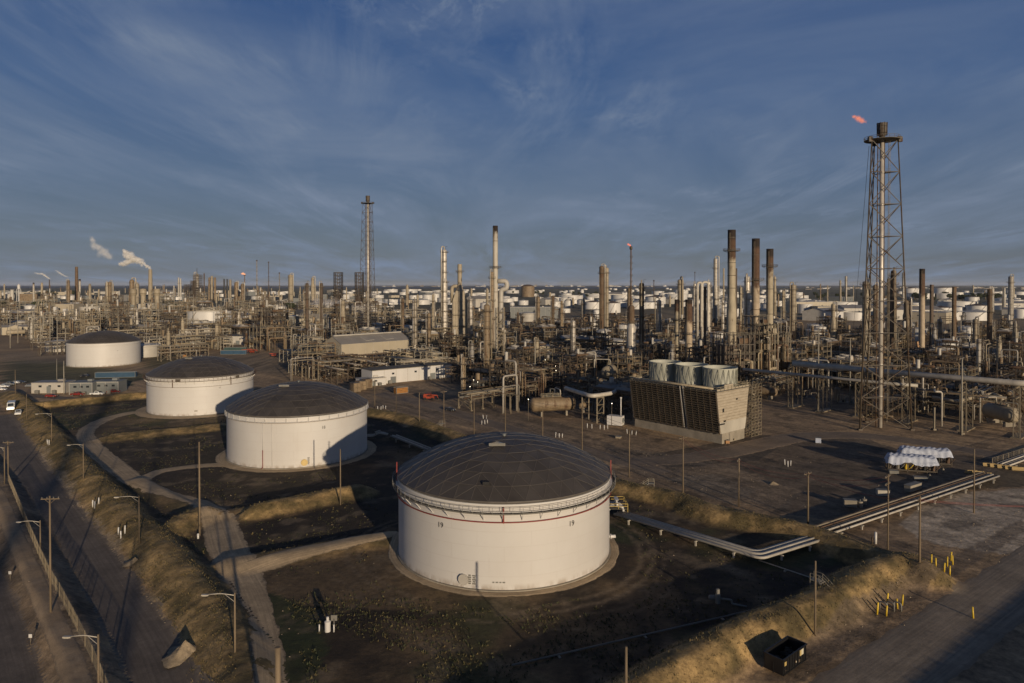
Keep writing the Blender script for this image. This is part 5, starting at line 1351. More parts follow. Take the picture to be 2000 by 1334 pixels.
for y in (.25,L+.1): 
    mb=MB(); vs=[(0,y-.12,HB),(D,y-.12,HB),(D+ov,y-.12,H+.6),(-ov,y-.12,H+.6)]; vs+=[(a,b+.24,c) for a,b,c in vs]; mb._add(vs,[(0,1,2,3),(7,6,5,4),(0,4,5,1),(2,6,7,3),(0,3,7,4),(1,5,6,2)])
    if y<1: mb.box(D*.32,.2,H+1.2,D*.35,.24,1.3)
    mb.build('end_wall',M['ct_wall'],t)
mb=MB()
for k in range(15): mb.box(D/2,.1,HB+.5+(H-HB)*k/15,D+2*ov*(k/15),.06,.06)
mb.build('board_joint',M['tan'],t)
mb=MB(); 
for xx,zz,ww,hh in ((2.2,H*.42,1.2,.5),(1.4,H*.63,.8,1.2),(.6,6.2,3.2,.45),(9,H*.8,1.0,.5)): mb.box(xx,.08,zz,ww,.1,hh)
mb.build('dark_gap_panel',M['dark'],t)  # near-black panels stand for gaps; their shade is put into the colour
mb=MB(); mb._add([(.35,.05,HB),(D-.2,.05,HB),(D+.6,.05,HB+3.6),(-.7,.05,HB+3.6),(.35,.12,HB),(D-.2,.12,HB),(D+.6,.12,HB+3.6),(-.7,.12,HB+3.6)],[(0,1,2,3),(7,6,5,4),(0,4,5,1),(2,6,7,3),(0,3,7,4),(1,5,6,2)]); mb.build('new_board',M['concrete_w'],t)
mb=MB()
for y in (12.6,13.8):
    vs=[(0,y-.1,HB),(D,y-.1,HB),(D+ov,y-.1,H+.4),(-ov-.3,y-.1,H+.4)]; vs+=[(a,b+.2,c) for a,b,c in vs]; mb._add(vs,[(0,1,2,3),(7,6,5,4),(0,4,5,1),(2,6,7,3),(0,3,7,4),(1,5,6,2)])
mb.build('partition_wall',M['whitegrey'],t)
mb=MB(); mb.box(D/2,L/2,H+.05,D+2*ov,L+.3,.3); mb.build('deck',M['grate'],t)
mb=MB(); rails(mb,-ov,D+ov,0,L,H+.25,pw=.11); mb.build('railing',M['rail'],t)
for i,y in enumerate((5.8,16.8,27.8)):
    mb=MB(); cx,cy=D/2+1.2,y; R_=5.35; z0=H+.2; P_=[(R_*.97,z0),(R_*.94,z0+1.2),(R_*.93,z0+3),(R_*.97,z0+5),(R_*1.02,z0+6.3)]
    mb.lathe(P_,cx,cy,40,True); mb.lathe([(R_*1.02,z0+6.3),(R_*1.05,z0+6.3),(R_*1.05,z0+6.05)],cx,cy,40); Pi=[(a-.2,b) for a,b in P_][::-1]; mb.lathe([(R_*1.02,z0+6.3),(R_*1.02-.2,z0+6.3)],cx,cy,40); mb.lathe(Pi,cx,cy,40,True)
    o=mb.build('fan_stack',M['fanstack'],t)
    m_=MB()
    for k in range(20):
        a=2*PI*k/20; b=2*PI*(k+.5)/20; c_=2*PI*(k+1)/20; pa=lambda a,z,rr:(cx+rr*math.cos(a),cy+rr*math.sin(a),z)
        m_.bar(pa(a,z0,R_+.02),pa(b,z0+6,R_*1.02+.05),.16,.08); m_.bar(pa(c_,z0,R_+.02),pa(b,z0+6,R_*1.02+.05),.16,.08)
    m_.build('rib',M['fanrib'],o)
    m_=MB(); m_.box(cx,cy,z0+2,R_*1.8,.35,.3); m_.lathe([(.02,z0+2.6),(.7,z0+2.5),(.7,z0+1.8)],cx,cy,12)
    for k in range(6):
        a=k*PI/3; m_.bar((cx,cy,z0+2.4),(cx+R_*.88*math.cos(a),cy+R_*.88*math.sin(a),z0+2.6),.7,.06)
    m_.build('fan',M['steel_dk'],o)
mb=MB(); mb.path([(D/2,-0.3,.6),(D/2,-.6,.6)],.3); mb.path([(-ov-.6,1,H+1),(-ov-.6,L-1,H+1)],.3,8); mb.path([(D+ov+.6,1,H+1),(D+ov+.6,L-1,H+1)],.3,8); mb.build('header_pipe',M['pipe_b'],t)
# scaffold stair tower right of the cooling tower
x,y=(79.5,226.5); t=empty('stair_tower',(x,y,0),rad(40)); tag(t,'galvanised scaffold stair tower at the right end of the cooling tower','stair tower'); mb=MB(); excl(x,y,8)
for i in range(4):
    for j in range(3): mb.box(-3+2*i,-2+2*j,8.6,.12,.12,17.2)
for l in range(9):
    z=2*l+.2; mb.box(0,-2,z,6,.1,.12); mb.box(0,2,z,6,.1,.12); mb.box(0,0,z,6,.1,.1)
    for i in range(4): mb.box(-3+2*i,0,z,.1,4,.1)
    mb.box(0,-2,z+1,6,.08,.08)
    for i in range(3): mb.bar((-3+2*i,-2,z),(-1+2*i,-2,z+2),.08); mb.bar((-3+2*i,2,z),(-1+2*i,2,z+2),.08)
mb.build('scaffold_frame',M['steel'],t); 
mb=MB()
for l in range(8):
    z=2*l+.2; s_=1 if l%2 else -1; mb.bar((-s_*2.4,s_*.9,z),(s_*2.4,s_*.9,z+2),.9,.12)
mb.build('stair_flight',M['grate'],t)
# ------------------------------------------------------------------ named buildings and big equipment
def place(t,u,v,dz=0,rz=0.0):
    x,y=uv2xy(u,v); t.location=(x,y,dz); t.rotation_euler=(0,0,GA+rz); return t
# warehouse
wx,wy=at(728,697); t=make_building(58,22,9.2,'shed','gable',4.0,0,0,roofm='shed_roof',ridge_cap=True); a_=math.atan2(495-441.9,-74.6+110.7)
x0,y0=at(667,704); x1,y1=at(801,692); a_=math.atan2(y1-y0,x1-x0); Lw=math.hypot(x1-x0,y1-y0)
t.scale=(Lw/58,1,1.15); t.location=((x0+x1)/2-math.sin(a_)*11,(y0+y1)/2+math.cos(a_)*11,0); t.rotation_euler=(0,0,a_); tag(t,'long tan metal warehouse with grey gabled roof behind the marked tanks','warehouse')
for q in (-.4,-.15,.1,.35): excl(t.location.x+math.cos(a_)*Lw*q,t.location.y+math.sin(a_)*Lw*q,18)
mb=MB()
for x_ in (-8,9):
    for (p,q) in (((x_,-9.5,9.9),(x_-2,-5,11.8)),((x_,-9.5,9.9),(x_+7,-9.0,10.1))): mb.bar((p[0],p[1],p[2]+.4),(q[0],q[1],q[2]+.4),.28,.2)
mb.build('roof_rail',M['whitegrey'],t)
# white L building
t=make_building(47,12,7.0,'white','flat',0,2,3,roofm='grate'); x0,y0=at(745,750); x1,y1=at(866,738); a_=math.atan2(y1-y0,x1-x0); t.location=((x0+x1)/2-math.sin(a_)*6,(y0+y1)/2+math.cos(a_)*6,0); t.rotation_euler=(0,0,a_); tag(t,'low white flat-roofed building with machinery along its front wall','building')
for q in (-18,-6,6,18): excl(t.location.x+math.cos(a_)*q,t.location.y+math.sin(a_)*q,9)
t=make_building(13,7,3.6,'white','flat',0,1,1,roofm='whitegrey'); x,y=at(722,754); t.location=(x,y+3,0); t.rotation_euler=(0,0,a_); tag(t,'small white annex at the left end of the low white building','building'); excl(x,y,8)
# crates
for i,(px,py) in enumerate(((692,767),(703,763),(715,759))):
    x,y=at(px,py); mb=MB(); t=empty('wooden_crate',(x,y+2,0),a_); 
    mb.box(0,0,2.3,3.6,4.2,4.2); mb.build('box',M['tan'],t); mb=MB()
    for z in (.4,2.3,4.3): mb.box(0,-2.14,z,3.7,.1,.3); mb.box(1.84,0,z,.1,4.3,.3)
    for x_ in (-1.7,0,1.7): mb.box(x_,-2.16,2.3,.3,.1,4.2)
    mb.build('batten',M['wood'],t); tag(t,('leftmost','middle','rightmost')[i]+' of three big brown wooden crates left of the white building','crate','brown wooden crates beside the white building'); excl(x,y,4)
# left mid buildings: (x0px,x1px,basepx,toppx,wall,roof,label)
BL=[(62,126,768,748,'whitegrey','flat','beige flat-roofed site office left of the grey containers','shed_roof',8),
(135,178,771,748,'grey','flat','grey metal container building, left one below the lone tank','grey',8),
(180,229,768,746,'grey','flat','grey metal container building, right one below the lone tank','grey',8),
(402,482,673,657,'whitegrey','flat','low pale workshop with roller door and dark roof at left','grate',22),
(349,398,671,658,'whitegrey','flat','low white workshop left of the dark-roofed one','whitegrey',18),
(38,70,591,574,'tan','flat','tan windowless block near the far left edge','shed_roof',30),
(108,142,625,594,'shed','flat','pale block with upright white ducts at left','shed_roof',24),
(143,152,618,596,'brick','flat','red-brown tower block beside the pale ducts building','shed_roof',14),
(0,18,626,607,'whitegrey','flat','cream block at the left picture edge','shed_roof',18),
(55,90,633,619,'whitegrey','gable','white gabled hall at left with wide low roof','whitegrey',24),
(38,88,612,604,'brick','flat','long low red-brown hall at far left, nearer the trees','brick',18),
(60,105,597,592,'brick','flat','long low red-brown hall at far left, farther row','brick',18),
(262,315,612,594,'whitegrey','flat','pale ribbed plant building under three fat silos','whitegrey',20),
(556,580,644,618,'grey','flat','bluish upright hall, left part of the grey steam hall','whitegrey',26),
(578,630,645,614,'shed','gable','big tan hall with gabled roof left of the dark columns','shed',34),
(452,496,613,605,'shed','flat','long low grey hall behind the wide white tank','shed_roof',26),
(140,166,640,622,'whitegrey','gable','cream shed at left in front of the round tank','whitegrey',14),
(995,1090,622,600,'grey','flat','long pale plant hall under the grey domed tank','whitegrey',26),
(700,735,660,642,'whitegrey','flat','pale low hall at the foot of the slim flare tower','shed_roof',20),
(1028,1074,690,676,'shed','flat','pale ribbed shed in the middle of the plant','shed_roof',16),
(1930,2010,705,688,'grey','flat','dark long equipment hall at the right edge','grate',24),
(1330,1372,640,628,'whitegrey','flat','pale low hall behind the chimneys at centre right','whitegrey',20)]
for i,(p0,p1,bs,tp,wl,rf,lb,rm,dp) in enumerate(BL):
    x0,y0=at(p0,bs); x1,_=at(p1,bs); W=(x1-x0); H=zat(y0,tp)
    if rf=='gable': H*=.72
    t=make_building(W,dp,H,wl,rf,H*.38,2 if W>20 else 1,3,roofm=rm); rz=rad(4)*(-1 if x0>0 else 1); t.location=((x0+x1)/2,y0+dp/2,0); t.rotation_euler=(0,0,rz); tag(t,lb,'building')
    k=max(1,int(W/16))
    for q in range(k): excl(x0+W*(q+.5)/k,y0+dp/2,max(dp*.5,W/k*.5)+1)
# three fat silos on the pale plant
for px,lb in ((264,'left'),(283,'middle'),(310,'right')):
    x,y=at(px,614); s=y/FPX; H=zat(y,564); R_=6.2*s; t=empty('silo',(x,y-5,0)); tag(t,'fat tan silo with wide head, %s one of three below the smoking chimney'%lb,'silo','fat tan silos below the smoking chimney')
    mb=MB(); zc=H*.72; mb.lathe([(R_*.72,0),(R_*.72,zc),(R_,zc+4),(R_,H-2),(R_*.8,H),(.05,H+.5)],n=24); mb.build('shell',M['beige'],t)
    mb=MB(); mb.lathe([(R_,zc+4),(R_+.4,zc+4.2),(R_+.4,zc+4.8),(R_,zc+5)],n=24); mb.lathe([(R_,H-2),(R_+1,H-2),(R_+1,H-1.7),(R_,H-1.7)],n=24); mb.build('ring_walk',M['steel'],t); excl(x,y,R_+1)
# upright white ducts with ribs (left)
for px,w_,bs,tp,lb in ((98,5,622,597,'left'),(112,5,626,599,'middle'),(131,6,629,603,'right')):
    x,y=at(px,bs); s=y/FPX; H=zat(y,tp); t=empty('ribbed_silencer',(x,y-3,0)); tag(t,'upright white ribbed duct, %s of three before the pale block'%lb,'duct','upright white ribbed ducts'); W=w_*2*s*.8
    mb=MB(); mb.box(0,0,H/2,W*.62,5,H); mb.build('casing',M['white'],t); mb=MB()
    for k in range(9): mb.box(-W*.42,0,H*(k+.6)/9.5,W*.28,4,.5)
    mb.build('rib',M['pipe_w'],t); excl(x,y,8)
# blue and green containers
def container(px,py,L,mat,label,rz):
    x,y=at(px,py); t=empty('shipping_container',(x,y,0),rz); tag(t,label,'container'); mb=MB(); mb.box(0,0,1.5,L,2.6,2.6)
    for k in range(int(L/.6)): mb.box(-L/2+.3+k*.6,-1.34,1.5,.25,.1,2.3)
    mb.build('body',M[mat],t); mb=MB(); 
    for z in (.15,2.85): mb.box(0,-1.32,z,L+.1,.16,.2); mb.box(0,1.32,z,L+.1,.16,.2)
    for k in (-1,1): mb.box(k*L/2,-1.32,1.5,.2,.2,2.9)
    mb.build('frame',M['grey'],t); excl(x,y,L/2)
container(227,737,20,'bluepaint','long blue freight container in the yard below the lone tank',rad(9))
container(457,692,18,'bluepaint','blue-green container in the tan yard behind the tanks',rad(2))
container(460,686,16,'green','dark green container behind the blue-green one in the tan yard',rad(2))
container(783,768,6,'orange','small orange bin in front of the low white building',a_)
# round pale tank at left and wide flat white tank
for px,bs,tp,hw,roof,lb,mt in ((172,628,600,18,'float','pale round tank with open top right of the red-brown block','whitegrey'),(404,638,610,40,'float','very wide white open-top tank left of centre','white'),(1031,580,551,13,'dome','grey-brown domed tank on the skyline','tan')):
    x,y=at(px,bs); s=y/FPX; R_=hw*s; t=make_tank(R_,zat(y-R_,tp) if roof!='dome' else zat(y,559),roof,mt,roofm='darkcol' if roof=='dome' else None); t.location=(x,y+R_*.3,0); tag(t,lb,'storage tank'); 
    for q in range(8): excl(x+R_*.6*math.cos(q*.785),y+R_*.3+R_*.6*math.sin(q*.785),R_*.5+3)
    excl(x,y+R_*.3,R_*.7+3)
# silos / white verticals at left
for px,bs,tp,hw,lb in ((24,596,566,3,'white upright silo at the far left before the tan block'),):
    x,y=at(px,bs); s=y/FPX; t=make_tank(hw*s,zat(y,tp),'dome','whitegrey',False,'silo',20); t.location=(x,y,0); tag(t,lb,'silo')
# water tower
x,y=at(37,590); s=y/FPX; t=empty('water_tower',(x,y,0)); tag(t,'small white water tower on the far left skyline','water tower'); mb=MB(); H=zat(y,554)
for a,b in ((-1,-1),(1,-1),(1,1),(-1,1)): mb.bar((a*2.5*s,b*2.5*s,0),(a*2.2*s,b*2.2*s,H*.72),1.1)
mb.build('leg_frame',M['white'],t); mb=MB(); mb.lathe([(.1,H*.64),(2.6*s,H*.72),(2.8*s,H*.92),(.1,H)],n=16); mb.build('tank',M['white'],t)
# horizontal drums
t=make_drum(15.5,2.7,3); x,y=at(1080,813); t.location=(x,y+2.5,0); t.rotation_euler=(0,0,rad(14)); tag(t,'large tan horizontal drum at the yard edge left of the cooling tower','drum'); excl(x,y,10)
for c_ in children(t):
    if c_.name.startswith('shell'): c_.data.materials[0]=M['tan']
t=make_drum(10,2.6,5); x,y=at(1955,838); t.location=(x,y,1.5); t.rotation_euler=(0,0,rad(100)); tag(t,'grey horizontal drum seen end-on near the right edge','drum'); excl(x,y,7)
t=make_drum(9,3.2,7); x,y=at(1190,752); t.location=(x,y,2); t.rotation_euler=(0,0,rad(70)); tag(t,'silver drum with round end among the air coolers','drum'); excl(x,y,7)
# white bollarded shed with stack
x,y=at(1204,833); t=empty('equipment_cabin',(x,y+2,0),rad(-28)); tag(t,'white equipment cabin with a thin white stack beside the cooling tower','cabin'); excl(x,y,6)
mb=MB(); mb.box(0,0,1.9,5.4,3.0,3.2); mb.build('cabin_body',M['white'],t); mb=MB(); mb.box(0,0,.15,5.6,3.2,.3); mb.build('skid_base',M['steel_dk'],t)
mb=MB(); mb.lathe([(.02,0),(.9,.0),(.9,.15)],n=16); o=mb.build('fan_grille',M['grey'],t,(2.72,0,2.0)); o.rotation_euler=(0,PI/2,0)
mb=MB(); mb.tube((1.6,1.0,3.4),(1.6,1.0,9.6),.22,10); mb.lathe([(.22,9.6),(.36,9.6),(.36,10),(.05,10.1)],1.6,1.0,10); mb.build('exhaust_stack',M['white'],t)
# pipe bridge by the drum: fat white elbow pipe on braced frame
t=empty('elevated_pipe',(*at(1165,826),0),0); tag(t,'fat white elbowed pipe on a braced steel trestle left of the cooling tower','pipe'); X0,Y0=t.location.x,t.location.y
z=10.2; pA=at(1112,764,z); pB=at(1155,774,z); pC=at(1196,768,z); pD=at(1212,758,z)
L_=lambda p:(p[0]-X0,p[1]-Y0,z)
mb=MB(); mb.path([L_(at(1105,758,z)),L_(pB),L_(pC),L_(pD)],.75,14,bend=3); mb.build('pipe',M['pipe_w'],t)
for k,(px,py) in enumerate(((1137,818),(1150,820),(1166,827),(1179,824))):
    mb=MB(); x_,y_=at(px,py); mb.box(x_-X0,y_-Y0,4.6,.36,.36,9.2); mb.build('post',M['steel'],t)
mb=MB(); q=[at(1137,818),at(1150,820),at(1166,827),at(1179,824)]; q=[(a-X0,b-Y0) for a,b in q]
for (a,b) in ((0,1),(2,3)):
    for z_ in (.6,3.5,6.5,9.1): mb.bar((*q[a],z_),(*q[b],z_),.22)
    for z_ in (.6,3.5,6.5): mb.bar((*q[a],z_),(*q[b],z_+2.8),.14)
mb.bar((*q[0],9.1),(*q[2],9.1),.3); mb.bar((*q[1],9.1),(*q[3],9.1),.3); mb.build('bracing',M['steel'],t); excl(X0,Y0,8)
# big pipes on tall trestles across the right yard
t=empty('pipe_bridge',(*uv2xy(85,273),0),GA); tag(t,'pair of fat pale pipes carried high on trestles across the right yard','pipe rack'); z=16.6
mb=MB(); mb.path([(0,40,z+1.2),(0,-36,z+1.2),(3,-40,z+1.2),(3,-40,z-8)],1.0,14,bend=4); mb.build('pipe',M['pipe_w'],t)
mb=MB(); mb.path([(4.2,42,z+1.4),(4.2,8,z+1.4),(4.2,5,z-2)],.85,14,bend=3); mb.build('pipe',M['pipe_b'],t)
mb=MB(); mb.path([(-3.2,60,z-2.6),(-3.2,2,z-2.6),(-1.5,-6,z-2.6)],.6,12); mb.build('pipe',M['pipe_w'],t)
mb=MB(); mb.path([(6.5,40,z+.8),(6.5,-30,z+.8),(12,-30,z+.8)],.35,10,bend=2); mb.build('pipe',M['pipe_g'],t)
for k,yy in enumerate((40,28,14,-2,-20,-35)):
    mb=MB()
    for x_ in (-2.2,6.2): 
        for d in (-.9,.9): mb.box(x_,yy+d,z/2,.3,.3,z)
        for i in range(6): mb.bar((x_,yy-.9,z*i/6),(x_,yy+.9,z*(i+1)/6),.12); mb.bar((x_,yy-.9,z*(i+1)/6),(x_,yy+.9,z*(i+1)/6),.12)
    mb.box(2,yy,z,11,.4,.5); mb.box(-1.5,yy,z-3.4,5,.4,.4); mb.bar((-2.2,yy,z*.5),(6.2,yy,z-.3),.18); mb.bar((6.2,yy,z*.5),(-2.2,yy,z-.3),.18); mb.box(2,yy,.2,10.5,3,.4)
    mb.build('trestle',M['steel'],t)
for a in range(45,160,8): excl(*uv2xy(a,270),7)
# low yellow-brown elbow pipes at the right
t=empty('elbow_pipe',(*at(1865,846),0),0); X0,Y0=t.location.x,t.location.y; z=8.2; tag(t,'rusty cream elbow pipe on two thick posts near the right edge','pipe'); excl(X0,Y0,10)
L_=lambda p:(p[0]-X0,p[1]-Y0,z)
mb=MB(); mb.path([L_(at(1822,776,z)),L_(at(1866,784,z)),L_(at(1938,769,z)),L_(at(1955,775,z))],.62,14,bend=2.5); mb.build('pipe',M['beige'],t)
for px,py in ((1825,840),(1878,848)): mb=MB(); x_,y_=at(px,py); mb.box(x_-X0,y_-Y0,3.9,.6,.6,7.8); mb.box(x_-X0,y_-Y0,.3,1.4,1.4,.6); mb.build('post',M['steel'],t)
mb=MB(); mb.path([L_(at(1825,760,z)),(at(1825,838)[0]-X0,at(1825,838)[1]-Y0,13),(at(1825,838)[0]-X0+2.5,at(1825,838)[1]-Y0,13),(at(1825,838)[0]-X0+2.5,at(1825,838)[1]-Y0,1)],.3,10,bend=1); mb.build('riser',M['pipe_w'],t)
# ------------------------------------------------------------------ random plant on the site grid
AREA=[(-60,700),(130,692),(290,700),(345,700),(385,705),(400,690),(500,686),(560,690),(600,745),(700,752),(735,757),(870,757),(900,776),(1000,806),(1060,826),(1140,828),(1230,822),(1235,790),(1455,800),(1470,790),(1560,812),(1640,820),(1700,806),(1790,820),(1900,838),(2080,862),(2300,850),(2100,652),(1560,648),(1420,632),(740,622),(740,590),(-60,590)]
AREA_G=[at(a,b) for a,b in AREA]
HOLE=[[at(a,b) for a,b in l] for l in ([(395,735),(560,735),(560,690),(470,684),(380,690)],[(700,742),(880,728),(905,790),(700,800)],[(628,700),(815,690),(830,712),(640,722)])]
LOWZ=[at(a,b) for a,b in ((600,700),(860,690),(880,735),(620,760))]
def pin(x,y,poly): return bool(inside(np.array([x]),np.array([y]),poly)[0])
def clear(x,y,r):
    for a,b,c in EXCL:
        if (a-x)**2+(b-y)**2<(c+r)**2: return False
    return True
DKM={'steel':'steel_dk','steel_lt':'steel','rail':'steel','pipe_b':'pipe_r','pipe_g':'steel_dk','beige':'tan','whitegrey':'shed_roof','silver':'tan','silver2':'silver','pipe_w':'pipe_g','tan':'rust'}  # darker material copies, mostly for the right half; rust and shade in the colour
def kit(kind,k,dark=False):
    key=(kind,k,dark)
    mk={'rack':lambda:make_rack((24,30,36,24)[k%4],(6,7,8,5)[k%4],(2,3,2,3)[k%4],100+k),
        'struct':lambda:make_structure((12,18,12,18,12,24)[k%6],(6,12,12,8,10,10)[k%6],(3,2,4,3,5,2)[k%6],200+k),
        'column':lambda:make_column((.9,1.3,.7,1.1,1.5)[k%5],(13,17,10,21,15)[k%5],('silver','beige','tan','silver2','whitegrey')[k%5],(2,3,1,4,3)[k%5],300+k),
        'cooler':lambda:make_cooler((18,24)[k%2],(8,9)[k%2],(9,7)[k%2],400+k,(2,3)[k%2]),
        'drum':lambda:make_drum((8,12,6)[k%3],(1.3,1.7,1.0)[k%3],501+k),
        'heater':lambda:make_heater((8,11)[k%2],(7,8)[k%2],(13,16)[k%2],(14,20)[k%2],600+k,('tan','rust')[k%2]),
        'skid':lambda:make_skid(700+k),'riser':lambda:make_pipeloop(800+k),
        'mast':lambda:make_pole((16,20)[k%2],0,1.6,.2,'lamp_mast','steel_lt'),
        'tank':lambda:make_tank((6,8,5)[k%3],(9,7,10)[k%3],('cone','cone','dome')[k%3],('white','whitegrey','white')[k%3],n=28),
        'bld':lambda:make_building((18,24,12)[k%3],(10,12,8)[k%3],(6,5,4.5)[k%3],('shed','whitegrey','grey')[k%3],('gable','flat','flat')[k%3],1.6,1,2),
        }[kind]
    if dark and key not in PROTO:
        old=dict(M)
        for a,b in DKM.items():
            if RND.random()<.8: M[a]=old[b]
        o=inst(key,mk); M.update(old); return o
    return inst(key,mk)
INFO={'rack':('steel pipe rack carrying mixed pipes','steel pipe racks','pipe rack','pipe racks through the plant',4),
'struct':('open steel process structure with vessels','open steel process structures','process structure','open steel structures in the plant',6),
'column':('small process column','small process columns','column','small process columns',5),
'cooler':('air cooler bank with pale fan hoods','air cooler banks','air cooler','air cooler banks',2),
'drum':('horizontal drum on saddles','horizontal drums','drum','horizontal drums in the plant',3),
'heater':('boxy fired heater with rusty stack','boxy fired heaters','heater','fired heaters',2),
'skid':('pump skid with small vessel','pump skids','pump skid','pump skids',3),
'riser':('group of hooped pipe risers','groups of hooped pipe risers','pipes','hooped pipe risers',4),
'mast':('slender grey lamp mast','slender grey lamp masts','lamp mast','tall lamp masts',2),
'tank':('small pale round tank','small pale round tanks','storage tank','small plant tanks',3),
'bld':('small plant building','small plant buildings','building','small plant buildings',3)}
CNT={}
def put(kind,x,y,rz=None,r=6,sc=1.0,force=False):
    if kind not in ('rack','skid','riser') and pin(x,y,LOWZ): kind='rack'
    if not force and not clear(x,y,r): return None
    n=CNT.get(kind,0)
    if n>=285: return None
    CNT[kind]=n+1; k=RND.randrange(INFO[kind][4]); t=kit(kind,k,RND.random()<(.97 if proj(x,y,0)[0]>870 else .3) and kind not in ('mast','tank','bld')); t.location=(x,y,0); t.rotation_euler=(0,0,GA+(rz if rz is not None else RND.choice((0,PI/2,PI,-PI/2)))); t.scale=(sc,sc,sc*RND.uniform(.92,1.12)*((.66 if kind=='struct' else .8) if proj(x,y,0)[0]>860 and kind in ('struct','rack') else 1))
    for kk in ('label','category','group'):
        if kk in t: del t[kk]
    auto(t,INFO[kind][0],INFO[kind][1],INFO[kind][2],INFO[kind][3]); return t
def fill(umin,umax,vmin,vmax,cu,cv,dmin,dmax,weights,sc=1.0,jit=.2):
    kinds=list(weights); ws=[weights[k] for k in kinds]; u=umin; iu=0
    while u<umax:
        v=vmin
        while v<vmax:
            uu=u+RND.uniform(-jit,jit)*cu; vv=v+RND.uniform(-jit,jit)*cv; x,y=uv2xy(uu,vv); v+=cv
            if not(dmin<=y<dmax): continue
            px,py=proj(x,y,0)
            if px<-90 or px>2090 or not pin(x,y,AREA_G) or any(pin(x,y,h) for h in HOLE): continue
            rackrow=(iu%2==0)
            if rackrow and RND.random()<.62: put('rack',x,y,PI/2 if RND.random()<.75 else 0,5*sc,sc)
            else:
                put(RND.choices(kinds,ws)[0],x,y,r=5*sc,sc=sc)
                if RND.random()<.5:
                    put(RND.choices(kinds,ws)[0],x+RND.uniform(-.5,.5)*cu,y+RND.uniform(-.5,.5)*cv,r=4*sc,sc=sc)
        u+=cu; iu+=1
W1={'struct':4.2,'column':1.2,'cooler':1.7,'drum':1.3,'heater':0,'skid':1.6,'riser':2.2,'mast':.7,'tank':0,'bld':.4}
W2={'struct':4,'column':1.3,'cooler':.9,'drum':.8,'heater':0,'skid':.6,'riser':1.6,'mast':.9,'tank':1.0,'bld':1.1}
fill(-60,700,150,900,17,19,240,470,W1)
fill(0,1100,100,1300,29,31,470,800,W2,1.15)
fill(100,1700,50,2000,56,60,800,1550,W2,1.5)
# second dense pass of racks along the front of the site: rows parallel to the yard edge
for i in range(12):
    u=300+i*22; 
    for v in (172,196): 
        x,y=uv2xy(u,v)
        if pin(x,y,AREA_G) and not any(pin(x,y,h) for h in HOLE): put('rack',x,y,0,5)
# white looped small pipes / tall thin posts in front of the wide white tank
for i,(px,bs,tp) in enumerate(((366,650,590),(378,652,575),(423,648,586),(432,648,588),(443,648,584),(341,655,560),(337,662,598),(306,640,585),(98,690,612),(112,692,618),(80,692,612),(128,690,640),(208,660,600),(231,665,600),(160,650,610),(35,670,600),(20,680,610),(512,668,600),(1004,760,700),(1045,740,660),(1162,726,690),(1300,728,690),(1598,800,640),(1878,850,700),(1660,790,660),(1525,700,600))):
    x,y=at(px,bs); H=zat(y,tp); t=inst(('tallmast',0),lambda:make_pole(20,0,0,.3,'lamp_mast','steel_lt')); t.location=(x,y,0); t.scale=(1,1,H/20); t.rotation_euler=(0,0,0)
    for kk in ('label','category','group'):
        if kk in t: del t[kk]
    auto(t,'plain grey steel mast','plain grey steel masts','mast','plain grey steel masts')
